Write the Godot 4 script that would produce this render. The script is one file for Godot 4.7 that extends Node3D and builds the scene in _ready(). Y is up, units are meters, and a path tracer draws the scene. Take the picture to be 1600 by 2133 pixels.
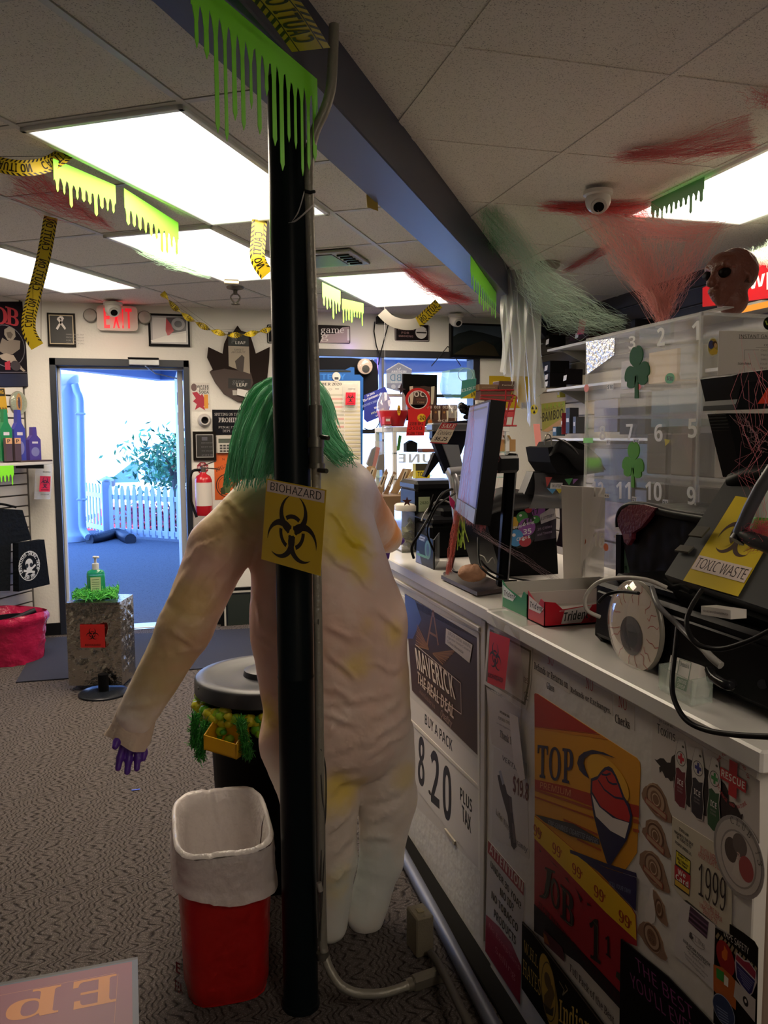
extends Node3D

# ---------------------------------------------------------------- mesh helpers
class Geo:
	var v := PackedVector3Array()
	var n := PackedVector3Array()
	var c := PackedColorArray()
	var col := Color(1, 1, 1)
	var xf := Transform3D()

	func tint(hex: String) -> Geo:
		col = Color(hex).srgb_to_linear()
		return self

	func tri(a: Vector3, b: Vector3, d: Vector3, na: Vector3, nb: Vector3, nd: Vector3) -> void:
		var turn: bool = (d - a).cross(b - a).dot(na + nb + nd) < 0.0
		v.append(xf * a)
		v.append(xf * (d if turn else b))
		v.append(xf * (b if turn else d))
		n.append((xf.basis * na).normalized())
		n.append((xf.basis * (nd if turn else nb)).normalized())
		n.append((xf.basis * (nb if turn else nd)).normalized())
		c.append(col)
		c.append(col)
		c.append(col)

	func quad(a: Vector3, b: Vector3, d: Vector3, e: Vector3, nn: Vector3) -> void:
		tri(a, b, d, nn, nn, nn)
		tri(a, d, e, nn, nn, nn)

	# a box with chamfered edges
	func box(at: Vector3, size: Vector3, bev := 0.002) -> Geo:
		var h := size * 0.5
		var b := minf(bev, minf(h.x, minf(h.y, h.z)) * 0.9)
		var ax := [Vector3.RIGHT, Vector3.UP, Vector3.BACK]
		for i in 3:
			var j := (i + 1) % 3
			var k := (i + 2) % 3
			for s in [-1.0, 1.0]:
				var o: Vector3 = at + ax[i] * (h[i] * s)
				var p: Vector3 = ax[j] * (h[j] - b)
				var q: Vector3 = ax[k] * (h[k] - b)
				quad(o + p + q, o - p + q, o - p - q, o + p - q, ax[i] * s)
				if b > 0.0:
					for t in [-1.0, 1.0]:
						var e0: Vector3 = at + ax[i] * (h[i] * s) + ax[j] * ((h[j] - b) * t)
						var e1: Vector3 = at + ax[i] * ((h[i] - b) * s) + ax[j] * (h[j] * t)
						quad(e0 + q, e0 - q, e1 - q, e1 + q, (ax[i] * s + ax[j] * t).normalized())
		if b > 0.0:
			for s in [-1.0, 1.0]:
				for t in [-1.0, 1.0]:
					for u in [-1.0, 1.0]:
						var d := Vector3(s, t, u)
						var nn := d.normalized()
						tri(at + (h - Vector3(0, b, b)) * d, at + (h - Vector3(b, 0, b)) * d, at + (h - Vector3(b, b, 0)) * d, nn, nn, nn)
		return self

	func boxab(p: Vector3, q: Vector3, bev := 0.002) -> Geo:
		return box((p + q) * 0.5, (p - q).abs(), bev)

	# a box from a to b with a cross-section w (sideways) by t (along up)
	func bar(a: Vector3, b: Vector3, w: float, t: float, up := Vector3.UP, bev := 0.001) -> Geo:
		var keep := xf
		var y := up
		var z := (b - a).normalized()
		var x := y.cross(z).normalized()
		y = z.cross(x).normalized()
		xf = keep * Transform3D(Basis(x, y, z), (a + b) * 0.5)
		box(Vector3.ZERO, Vector3(w, t, (b - a).length()), bev)
		xf = keep
		return self

	func tube(p: PackedVector3Array, r, sides := 8, caps := true) -> Geo:
		var m := p.size()
		var rings := []
		var side := Vector3.UP
		var dir0 := (p[1] - p[0]).normalized()
		if absf(dir0.dot(side)) > 0.9:
			side = Vector3.RIGHT
		for i in m:
			var dir := (p[mini(i + 1, m - 1)] - p[maxi(i - 1, 0)]).normalized()
			side = (side - dir * side.dot(dir)).normalized()
			var up := dir.cross(side)
			var rad: float = r if r is float else r[i]
			var ring := PackedVector3Array()
			for k in sides:
				var a := TAU * k / sides
				ring.append(p[i] + (side * cos(a) + up * sin(a)) * rad)
			rings.append(ring)
		for i in m - 1:
			for k in sides:
				var k2 := (k + 1) % sides
				var a0: Vector3 = rings[i][k]
				var a1: Vector3 = rings[i][k2]
				var b0: Vector3 = rings[i + 1][k]
				var b1: Vector3 = rings[i + 1][k2]
				var n0 := (a0 - p[i])
				var n1 := (a1 - p[i])
				var m0 := (b0 - p[i + 1])
				var m1 := (b1 - p[i + 1])
				if n0.length_squared() < 1e-12: n0 = m0
				if n1.length_squared() < 1e-12: n1 = m1
				if m0.length_squared() < 1e-12: m0 = n0
				if m1.length_squared() < 1e-12: m1 = n1
				tri(a0, a1, b1, n0.normalized(), n1.normalized(), m1.normalized())
				tri(a0, b1, b0, n0.normalized(), m1.normalized(), m0.normalized())
		if caps:
			for e in [0, m - 1]:
				var nn := (p[0] - p[1]).normalized() if e == 0 else (p[m - 1] - p[m - 2]).normalized()
				for k in sides:
					tri(p[e], rings[e][k], rings[e][(k + 1) % sides], nn, nn, nn)
		return self

	# profile of (radius, height) turned round the y axis at o; sx, sz squash it
	func lathe(prof: Array, o := Vector3.ZERO, seg := 24, sx := 1.0, sz := 1.0) -> Geo:
		var nrm := []
		for i in prof.size() - 1:
			var d: Vector2 = (prof[i + 1] - prof[i]).normalized()
			nrm.append(Vector2(d.y, -d.x))
		for i in prof.size() - 1:
			var n0: Vector2 = nrm[i]
			var n1: Vector2 = nrm[i]
			if i > 0 and nrm[i - 1].dot(n0) > 0.6:
				n0 = (n0 + nrm[i - 1]).normalized()
			if i < nrm.size() - 1 and nrm[i + 1].dot(nrm[i]) > 0.6:
				n1 = (nrm[i] + nrm[i + 1]).normalized()
			for k in seg:
				var a := TAU * k / seg
				var b := TAU * (k + 1) / seg
				var ca := Vector3(cos(a) * sx, 0, sin(a) * sz)
				var cb := Vector3(cos(b) * sx, 0, sin(b) * sz)
				var na := Vector3(cos(a) / sx, 0, sin(a) / sz)
				var nb := Vector3(cos(b) / sx, 0, sin(b) / sz)
				var p0: Vector2 = prof[i]
				var p1: Vector2 = prof[i + 1]
				var up := Vector3.UP
				var A := o + ca * p0.x + up * p0.y
				var B := o + cb * p0.x + up * p0.y
				var C := o + cb * p1.x + up * p1.y
				var D := o + ca * p1.x + up * p1.y
				if p0.x > 1e-6:
					tri(A, B, C, na * n0.x + up * n0.y, nb * n0.x + up * n0.y, nb * n1.x + up * n1.y)
				if p1.x > 1e-6:
					tri(A, C, D, na * n0.x + up * n0.y, nb * n1.x + up * n1.y, na * n1.x + up * n1.y)
		return self

	func ball(o: Vector3, r: Vector3, seg := 16) -> Geo:
		var prof := []
		var m := seg / 2
		for i in m + 1:
			var a := -PI / 2 + PI * i / m
			prof.append(Vector2(maxf(cos(a), 0.0), sin(a)))
		var keep := xf
		xf = keep * Transform3D(Basis.from_scale(r), o)
		lathe(prof, Vector3.ZERO, seg)
		xf = keep
		return self

	# f(u, v) -> Vector3 over the unit square
	func grid(f: Callable, nu: int, nv: int, colf = null) -> Geo:
		var p := []
		for i in nu + 1:
			var row := PackedVector3Array()
			for j in nv + 1:
				row.append(f.call(float(i) / nu, float(j) / nv))
			p.append(row)
		var q := []
		for i in nu + 1:
			var row := PackedVector3Array()
			for j in nv + 1:
				var du: Vector3 = p[mini(i + 1, nu)][j] - p[maxi(i - 1, 0)][j]
				var dv: Vector3 = p[i][mini(j + 1, nv)] - p[i][maxi(j - 1, 0)]
				var nn := du.cross(dv)
				row.append(nn.normalized() if nn.length_squared() > 1e-18 else Vector3.UP)
			q.append(row)
		var keep := col
		for i in nu:
			for j in nv:
				if colf != null:
					col = colf.call((i + 0.5) / nu, (j + 0.5) / nv)
				tri(p[i][j], p[i + 1][j], p[i + 1][j + 1], q[i][j], q[i + 1][j], q[i + 1][j + 1])
				tri(p[i][j], p[i + 1][j + 1], p[i][j + 1], q[i][j], q[i + 1][j + 1], q[i][j + 1])
		col = keep
		return self

	# outline in the plane o + U x + V y, made d thick behind that plane
	func prism(pts: PackedVector2Array, o: Vector3, U: Vector3, V: Vector3, d: float, front := true) -> Geo:
		var N := U.cross(V).normalized()
		var idx := Geometry2D.triangulate_polygon(pts)
		var q := PackedVector3Array()
		for t in pts:
			q.append(o + U * t.x + V * t.y)
		var back := -N * d
		for i in range(0, idx.size(), 3):
			var a := q[idx[i]]
			var b := q[idx[i + 1]]
			var e := q[idx[i + 2]]
			if front:
				tri(a, b, e, N, N, N)
			tri(a + back, b + back, e + back, -N, -N, -N)
		var cw := Geometry2D.is_polygon_clockwise(pts)
		for i in q.size():
			var a := q[i]
			var b := q[(i + 1) % q.size()]
			var out := (b - a).cross(N).normalized() * (-1.0 if cw else 1.0)
			quad(a, b, b + back, a + back, out)
		return self

	func add(o: Geo, t := Transform3D()) -> Geo:
		v.append_array((xf * t) * o.v)
		n.append_array(Transform3D((xf * t).basis.orthonormalized(), Vector3.ZERO) * o.n)
		c.append_array(o.c)
		return self

	func mesh(shift := Vector3.ZERO, colored := false) -> ArrayMesh:
		var a := []
		a.resize(Mesh.ARRAY_MAX)
		a[Mesh.ARRAY_VERTEX] = Transform3D(Basis(), shift) * v
		a[Mesh.ARRAY_NORMAL] = n
		if colored:
			a[Mesh.ARRAY_COLOR] = c
		var m := ArrayMesh.new()
		m.add_surface_from_arrays(Mesh.PRIMITIVE_TRIANGLES, a)
		return m


# flat print on a plane (or on a bent sheet): polygons in layers, each a hair above the last
class Ink:
	static var glyphs := {}
	var g := Geo.new()
	var o: Vector3
	var U: Vector3
	var V: Vector3
	var N: Vector3
	var k := 4
	var eps := 0.00006
	var bend = null

	func _init(o_: Vector3, U_: Vector3, V_: Vector3) -> void:
		o = o_
		U = U_
		V = V_
		N = U.cross(V).normalized()

	func at(p: Vector2) -> Vector3:
		if bend != null:
			return bend.call(p.x, p.y, eps * k)
		return o + U * p.x + V * p.y + N * (eps * k)

	func nrm(p: Vector2) -> Vector3:
		if bend == null:
			return N
		return (bend.call(p.x, p.y, 0.01) - bend.call(p.x, p.y, 0.0)).normalized()

	func poly(pts: PackedVector2Array, hex: String) -> Ink:
		k += 1
		g.tint(hex)
		var idx := Geometry2D.triangulate_polygon(pts)
		for i in range(0, idx.size(), 3):
			g.tri(at(pts[idx[i]]), at(pts[idx[i + 1]]), at(pts[idx[i + 2]]), nrm(pts[idx[i]]), nrm(pts[idx[i + 1]]), nrm(pts[idx[i + 2]]))
		return self

	func rect(x0: float, y0: float, x1: float, y1: float, hex: String) -> Ink:
		return poly(PackedVector2Array([Vector2(x0, y0), Vector2(x1, y0), Vector2(x1, y1), Vector2(x0, y1)]), hex)

	func ell(x: float, y: float, rx: float, ry: float, hex: String, a0 := 0.0, a1 := TAU, tilt := 0.0) -> Ink:
		var p := PackedVector2Array()
		var m := 28
		var full := a1 - a0 > TAU - 0.01
		for i in (m if full else m + 1):
			var a := a0 + (a1 - a0) * i / m
			p.append(Vector2(x, y) + Vector2(cos(a) * rx, sin(a) * ry).rotated(tilt))
		return poly(p, hex)

	func ring(x: float, y: float, rx: float, ry: float, w: float, hex: String, a0 := 0.0, a1 := TAU, taper := false) -> Ink:
		k += 1
		g.tint(hex)
		var m := 36
		for i in m:
			var q := []
			for j in [i, i + 1]:
				var f := float(j) / m
				var a := a0 + (a1 - a0) * f
				var h := w * (sin(PI * f) if taper else 1.0) * 0.5
				q.append(Vector2(x + cos(a) * (rx + h), y + sin(a) * (ry + h)))
				q.append(Vector2(x + cos(a) * (rx - h), y + sin(a) * (ry - h)))
			for t in [[0, 1, 3], [0, 3, 2]]:
				g.tri(at(q[t[0]]), at(q[t[1]]), at(q[t[2]]), nrm(q[t[0]]), nrm(q[t[1]]), nrm(q[t[2]]))
		return self

	func line(pts: PackedVector2Array, w: float, hex: String) -> Ink:
		k += 1
		g.tint(hex)
		for i in pts.size() - 1:
			var s := (pts[i + 1] - pts[i]).orthogonal().normalized() * w * 0.5
			var q := [pts[i] + s, pts[i + 1] + s, pts[i + 1] - s, pts[i] - s]
			g.tri(at(q[0]), at(q[1]), at(q[2]), nrm(q[0]), nrm(q[1]), nrm(q[2]))
			g.tri(at(q[0]), at(q[2]), at(q[3]), nrm(q[0]), nrm(q[2]), nrm(q[3]))
		return self

	static func letters(s: String, font: String) -> PackedVector2Array:
		var key := font + s
		if glyphs.has(key):
			return glyphs[key]
		var f := SystemFont.new()
		f.font_names = PackedStringArray(["Droid Serif"] if font.begins_with("s") else ["Droid Sans Mono"] if font.begins_with("m") else ["Droid Sans"])
		f.font_weight = 700 if font.ends_with("b") else 400
		var t := TextMesh.new()
		t.font = f
		t.text = s
		t.font_size = 32
		t.depth = 0.0
		t.curve_step = 1.6
		t.pixel_size = 0.01
		var out := PackedVector2Array()
		var a := t.get_mesh_arrays()
		var vv: PackedVector3Array = a[Mesh.ARRAY_VERTEX]
		var ii = a[Mesh.ARRAY_INDEX]
		var order = ii if ii != null and ii.size() > 0 else range(vv.size())
		var lo := Vector2(1e9, 1e9)
		var hi := -lo
		for i in order:
			var p := Vector2(vv[i].x, vv[i].y)
			lo = lo.min(p)
			hi = hi.max(p)
			out.append(p)
		var sz := (hi - lo).max(Vector2(1e-6, 1e-6))
		for i in out.size():
			out[i] = (out[i] - lo) / sz
		glyphs[key] = out
		return out

	# lettering stretched into the parallelogram p (bottom left), p + a (bottom right), p + b (top left)
	func textp(s: String, p: Vector2, a: Vector2, b: Vector2, hex: String, font := "b") -> Ink:
		k += 1
		g.tint(hex)
		var t := letters(s, font)
		for i in range(0, t.size() - 2, 3):
			var q := [p + a * t[i].x + b * t[i].y, p + a * t[i + 1].x + b * t[i + 1].y, p + a * t[i + 2].x + b * t[i + 2].y]
			g.tri(at(q[0]), at(q[1]), at(q[2]), nrm(q[0]), nrm(q[1]), nrm(q[2]))
		return self

	func text(s: String, x0: float, y0: float, x1: float, y1: float, hex: String, font := "b") -> Ink:
		return textp(s, Vector2(x0, y0), Vector2(x1 - x0, 0), Vector2(0, y1 - y0), hex, font)

	# letters along an arc; angles in radians, h the letter height, clockwise reading
	func arc(s: String, x: float, y: float, rx: float, ry: float, a0: float, a1: float, h: float, hex: String, font := "b", outward := true) -> Ink:
		for i in s.length():
			if s[i] == " ":
				continue
			var a := a0 + (a1 - a0) * (i + 0.5) / s.length()
			var rad := Vector2(cos(a) * rx, sin(a) * ry)
			var up := Vector2(cos(a), sin(a)) * (1.0 if outward else -1.0)
			var right := Vector2(up.y, -up.x)
			var w := h * (0.3 if s[i] in "I.,1'" else 0.7)
			textp(s[i], Vector2(x, y) + rad - right * w * 0.5, right * w, up * h, hex, font)
		return self

	# the three-horned hazard emblem
	func biohazard(x: float, y: float, r: float, hex: String, back: String, sx := 1.0) -> Ink:
		for i in 3:
			var a := PI / 2 + TAU * i / 3
			var cx := x + cos(a) * r * 0.44 * sx
			var cy := y + sin(a) * r * 0.44
			k += 1
			g.tint(hex)
			# a horned crescent: outer circle less a shifted inner circle, open outward
			var m := 30
			var pts := []
			for j in m + 1:
				var b := a + PI - (PI - 0.36) + (TAU - 2 * 0.36) * j / m
				var f := absf(2.0 * j / m - 1.0)
				var th := 0.30 * r * (1.0 - pow(f, 1.6)) + 0.012 * r
				var rad := 0.50 * r
				pts.append([Vector2(cx + cos(b) * rad * sx, cy + sin(b) * rad), Vector2(cx + cos(b) * (rad - th * 0.72) * sx, cy + sin(b) * (rad - th * 0.72))])
			for j in m:
				var q := [pts[j][0], pts[j][1], pts[j + 1][1], pts[j + 1][0]]
				g.tri(at(q[0]), at(q[1]), at(q[2]), nrm(q[0]), nrm(q[1]), nrm(q[2]))
				g.tri(at(q[0]), at(q[2]), at(q[3]), nrm(q[0]), nrm(q[2]), nrm(q[3]))
		for i in 3:
			var a := PI / 2 + TAU * i / 3
			ell(x + cos(a) * r * 0.5 * sx, y + sin(a) * r * 0.5, 0.285 * r * sx, 0.285 * r, back)
		for i in 3:
			var a := PI / 2 + TAU * i / 3
			var w := 0.05 * r
			line(PackedVector2Array([Vector2(x, y), Vector2(x + cos(a) * r * 0.3 * sx, y + sin(a) * r * 0.3)]), w * 1.2, back)
		ring(x, y, 0.40 * r * sx, 0.40 * r, 0.11 * r, hex, PI / 2 - 0.62, PI / 2 + 0.62)
		ring(x, y, 0.40 * r * sx, 0.40 * r, 0.11 * r, hex, PI / 2 - 0.62 + TAU / 3, PI / 2 + 0.62 + TAU / 3)
		ring(x, y, 0.40 * r * sx, 0.40 * r, 0.11 * r, hex, PI / 2 - 0.62 - TAU / 3, PI / 2 + 0.62 - TAU / 3)
		ell(x, y, 0.09 * r * sx, 0.09 * r, back)
		return self


# ---------------------------------------------------------------- scene bookkeeping
var used := {}
var org := {}
var mats := {}
var rng := RandomNumberGenerator.new()
var noise := FastNoiseLite.new()

func named(b: String) -> String:
	used[b] = used.get(b, -1) + 1
	return b if used[b] == 0 else "%s_%03d" % [b, used[b]]

func tag(o: Node, label: String, category: String, group := "") -> void:
	o.set_meta("label", label)
	o.set_meta("category", category)
	if group != "":
		o.set_meta("group", group)

func thing(called: String, label: String, category: String, at: Vector3, group := "") -> Node3D:
	var o := Node3D.new()
	o.name = named(called)
	add_child(o)
	o.position = at
	org[o] = at
	tag(o, label, category, group)
	return o

# geometry in world coordinates becomes a part of a thing
func part(called: String, g: Geo, m: Material, parent: Node3D, label := "") -> MeshInstance3D:
	var o := MeshInstance3D.new()
	o.name = called
	var at: Vector3 = org.get(parent, Vector3.ZERO)
	var tinted: bool = m is BaseMaterial3D and m.vertex_color_use_as_albedo
	o.mesh = g.mesh(-at, tinted)
	o.material_override = m
	parent.add_child(o, true)
	org[o] = at
	if label != "":
		o.set_meta("label", label)
	return o

func solo(called: String, g: Geo, m: Material, label: String, category: String, group := "") -> MeshInstance3D:
	var box := AABB(g.v[0], Vector3.ZERO)
	for p in g.v:
		box = box.expand(p)
	var at := Vector3(box.get_center().x, box.position.y, box.get_center().z)
	var o := MeshInstance3D.new()
	o.name = named(called)
	o.mesh = g.mesh(-at, m.vertex_color_use_as_albedo)
	o.material_override = m
	o.position = at
	org[o] = at
	add_child(o)
	tag(o, label, category, group)
	return o

func struct(called: String, g, m: Material) -> Node3D:
	var o: Node3D
	if g == null:
		o = Node3D.new()
	else:
		o = MeshInstance3D.new()
		o.mesh = g.mesh(Vector3.ZERO, m.vertex_color_use_as_albedo)
		o.material_override = m
	o.name = called
	add_child(o)
	o.set_meta("kind", "structure")
	org[o] = Vector3.ZERO
	return o

func dup(o: Node3D, at: Vector3, turn: float, label: String) -> Node3D:
	var r: Node3D = o.duplicate()
	r.name = named(String(o.name).rstrip("0123456789").rstrip("_"))
	add_child(r)
	r.position = at
	r.rotation.y = turn
	r.set_meta("label", label)
	return r

func mt(hex: String, rough := 0.6, metal := 0.0, spec := 0.5) -> StandardMaterial3D:
	var key := "%s %.2f %.2f %.2f" % [hex, rough, metal, spec]
	if not mats.has(key):
		var m := StandardMaterial3D.new()
		m.albedo_color = Color(hex)
		m.roughness = rough
		m.metallic = metal
		m.metallic_specular = spec if m.albedo_color.get_luminance() > 0.12 else spec * 0.4
		mats[key] = m
	return mats[key]

func vmat(rough := 0.6, bump: Texture2D = null, scale := 1.0, strength := 1.0) -> StandardMaterial3D:
	var key := "v %.2f %s %.2f %.2f" % [rough, bump, scale, strength]
	if not mats.has(key):
		var m := StandardMaterial3D.new()
		m.vertex_color_use_as_albedo = true
		m.roughness = rough
		if bump:
			m.normal_enabled = true
			m.normal_texture = bump
			m.normal_scale = strength
			m.uv1_triplanar = true
			m.uv1_scale = Vector3.ONE * scale
		mats[key] = m
	return mats[key]

func film(hex: String, alpha: float, rough := 0.1) -> StandardMaterial3D:
	var key := "f %s %.3f %.2f" % [hex, alpha, rough]
	if not mats.has(key):
		var m := StandardMaterial3D.new()
		m.albedo_color = Color(Color(hex), alpha)
		m.roughness = rough
		m.transparency = BaseMaterial3D.TRANSPARENCY_ALPHA
		m.cull_mode = BaseMaterial3D.CULL_DISABLED
		mats[key] = m
	return mats[key]

func ntex(freq: float, size := 256, octaves := 3, normal := false, kind := FastNoiseLite.TYPE_SIMPLEX_SMOOTH, sd := 1) -> NoiseTexture2D:
	var f := FastNoiseLite.new()
	f.noise_type = kind
	f.frequency = freq
	f.fractal_octaves = octaves
	f.seed = sd
	var t := NoiseTexture2D.new()
	t.noise = f
	t.width = size
	t.height = size
	t.seamless = true
	t.as_normal_map = normal
	t.bump_strength = 6.0
	return t

func bumpy(hex: String, rough: float, t: Texture2D, scale: float, strength: float, metal := 0.0) -> StandardMaterial3D:
	var m: StandardMaterial3D = mt(hex, rough, metal).duplicate()
	m.normal_enabled = true
	m.normal_texture = t
	m.normal_scale = strength
	m.uv1_triplanar = true
	m.uv1_scale = Vector3.ONE * scale
	return m

# along the beam s, across it n, height h
func bp(s: float, n: float, h: float) -> Vector3:
	return Vector3(0.5407 * s + 0.8412 * n, h, -0.8412 * s + 0.5407 * n)

func poly2(a: Array) -> PackedVector2Array:
	var p := PackedVector2Array()
	for i in range(0, a.size(), 2):
		p.append(Vector2(a[i], a[i + 1]))
	return p

func poly3(a: Array) -> PackedVector3Array:
	var p := PackedVector3Array()
	for i in range(0, a.size(), 3):
		p.append(Vector3(a[i], a[i + 1], a[i + 2]))
	return p

func smooth(p: PackedVector3Array, per := 6) -> PackedVector3Array:
	var c := Curve3D.new()
	for i in p.size():
		var t := (p[mini(i + 1, p.size() - 1)] - p[maxi(i - 1, 0)]) / 6.0
		c.add_point(p[i], -t, t)
	var q := PackedVector3Array()
	for i in p.size() - 1:
		for j in per:
			q.append(c.sample(i, float(j) / per))
	q.append(p[p.size() - 1])
	return q

# a printed sheet on a wall plane: corners u0 v0 u1 v1 along U and V from o; returns its ink
func sheet(root: Node3D, o: Vector3, U: Vector3, V: Vector3, u0: float, v0: float, u1: float, v1: float, hex: String, thick := 0.001, called := "sheet", rough := 0.6, corner := 0.0) -> Ink:
	var g := Geo.new()
	var N := U.cross(V).normalized()
	var p := PackedVector2Array()
	if corner > 0.0:
		for q in [[u1 - corner, v1 - corner, 0.0], [u0 + corner, v1 - corner, PI / 2], [u0 + corner, v0 + corner, PI], [u1 - corner, v0 + corner, 3 * PI / 2]]:
			for i in 6:
				var a: float = q[2] + PI / 2 * i / 5
				p.append(Vector2(q[0] + cos(a) * corner, q[1] + sin(a) * corner))
	else:
		p = poly2([u0, v0, u1, v0, u1, v1, u0, v1])
	g.prism(p, o + N * thick, U, V, thick)
	part(called, g, mt(hex, rough), root)
	var k := Ink.new(o + N * thick, U, V)
	return k

func printed(k: Ink, root: Node3D, rough := 0.6, called := "print") -> void:
	if k.g.v.size():
		part(called, k.g, vmat(rough), root)

# surface nets over tapered capsules [a, b, ra, rb, squash axis, squash factor] joined by a smooth minimum
func skin(bones: Array, cell: float, blend: float) -> Array:
	var lo := Vector3(1e9, 1e9, 1e9)
	var hi := -lo
	for b in bones:
		var r: float = maxf(b[2], b[3]) + blend + cell * 2
		lo = lo.min(b[0].min(b[1]) - Vector3.ONE * r)
		hi = hi.max(b[0].max(b[1]) + Vector3.ONE * r)
	var dim := Vector3i(((hi - lo) / cell).ceil()) + Vector3i.ONE
	var nx := dim.x
	var nxy := dim.x * dim.y
	var f := PackedFloat32Array()
	f.resize(nxy * dim.z)
	f.fill(1.0)
	for b in bones:
		var a: Vector3 = b[0]
		var ab: Vector3 = b[1] - a
		var ra: float = b[2]
		var rb: float = b[3]
		var ax: Vector3 = b[4] if b.size() > 4 else Vector3.ZERO
		var sq: float = b[5] - 1.0 if b.size() > 4 else 0.0
		var ll: float = maxf(ab.length_squared(), 1e-9)
		var m: float = maxf(ra, rb) + blend + cell * 2
		var i0 := Vector3i(((a.min(b[1]) - Vector3.ONE * m - lo) / cell).floor()).clamp(Vector3i.ZERO, dim - Vector3i.ONE)
		var i1 := Vector3i(((a.max(b[1]) + Vector3.ONE * m - lo) / cell).ceil()).clamp(Vector3i.ZERO, dim - Vector3i.ONE)
		for z in range(i0.z, i1.z + 1):
			for y in range(i0.y, i1.y + 1):
				var at := z * nxy + y * nx
				for x in range(i0.x, i1.x + 1):
					var p := lo + Vector3(x, y, z) * cell - a
					var t := clampf(p.dot(ab) / ll, 0.0, 1.0)
					var q := p - ab * t
					if sq != 0.0:
						q += ax * (q.dot(ax) * sq)
					var d := q.length() - ra - (rb - ra) * t
					var e := f[at + x]
					var h := blend - absf(d - e)
					f[at + x] = minf(d, e) - (h * h * 0.25 / blend if h > 0.0 else 0.0)
	var verts := PackedVector3Array()
	var cellv := {}
	var off := [0, 1, nx, nx + 1, nxy, nxy + 1, nxy + nx, nxy + nx + 1]
	for z in dim.z - 1:
		for y in dim.y - 1:
			var row := z * nxy + y * nx
			for x in dim.x - 1:
				var at := row + x
				if f[at] > cell * 2.0 or f[at] < -cell * 2.0:
					continue
				var inside := 0
				for k in 8:
					if f[at + off[k]] < 0.0:
						inside += 1
				if inside == 0 or inside == 8:
					continue
				var s := Vector3.ZERO
				var cnt := 0
				for e in [[0, 1], [2, 3], [4, 5], [6, 7], [0, 2], [1, 3], [4, 6], [5, 7], [0, 4], [1, 5], [2, 6], [3, 7]]:
					var fa := f[at + off[e[0]]]
					var fb := f[at + off[e[1]]]
					if (fa < 0.0) != (fb < 0.0):
						var t := fa / (fa - fb)
						var pa := Vector3(e[0] & 1, (e[0] >> 1) & 1, e[0] >> 2)
						var pb := Vector3(e[1] & 1, (e[1] >> 1) & 1, e[1] >> 2)
						s += pa.lerp(pb, t)
						cnt += 1
				cellv[at] = verts.size()
				verts.append(lo + (Vector3(x, y, z) + s / cnt) * cell)
	var tris := PackedInt32Array()
	for at in cellv:
		for e in [[1, nx, nxy], [nx, nxy, 1], [nxy, 1, nx]]:
			var fa := f[at]
			var fb := f[at + e[0]]
			if (fa < 0.0) == (fb < 0.0):
				continue
			if not (cellv.has(at - e[1]) and cellv.has(at - e[2]) and cellv.has(at - e[1] - e[2])):
				continue
			var q := [cellv[at], cellv[at - e[1]], cellv[at - e[1] - e[2]], cellv[at - e[2]]]
			if fa < 0.0:
				q = [q[3], q[2], q[1], q[0]]
			tris.append_array(PackedInt32Array([q[0], q[1], q[2], q[0], q[2], q[3]]))
	return [verts, tris]

# smooth-shaded Geo from vertices and triangles, with a colour for each vertex
func skinned(verts: PackedVector3Array, tris: PackedInt32Array, colf = null) -> Geo:
	var nn := PackedVector3Array()
	nn.resize(verts.size())
	var volume := 0.0
	for i in range(0, tris.size(), 3):
		var a := verts[tris[i]]
		var fn := (verts[tris[i + 2]] - a).cross(verts[tris[i + 1]] - a)
		volume += fn.dot(a)
		for j in 3:
			nn[tris[i + j]] += fn
	var way := 1.0 if volume > 0.0 else -1.0
	var g := Geo.new()
	var cc := PackedColorArray()
	for i in verts.size():
		nn[i] = nn[i].normalized() * way
		cc.append(colf.call(verts[i], nn[i]) if colf != null else Color(1, 1, 1))
	for i in range(0, tris.size(), 3):
		for j in ([0, 1, 2] if way > 0.0 else [0, 2, 1]):
			g.v.append(verts[tris[i + j]])
			g.n.append(nn[tris[i + j]])
			g.c.append(cc[tris[i + j]])
	return g

const AX := Vector3.RIGHT
const AY := Vector3.UP
const OO := Vector3.ZERO

func V3(x: float, y: float, z: float) -> Vector3:
	return Vector3(x, y, z)

func V2(x: float, y: float) -> Vector2:
	return Vector2(x, y)

func A3(a: Array) -> PackedVector3Array:
	return PackedVector3Array(a)

func A2(a: Array) -> PackedVector2Array:
	return PackedVector2Array(a)

func geo() -> Geo:
	return Geo.new()

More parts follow.
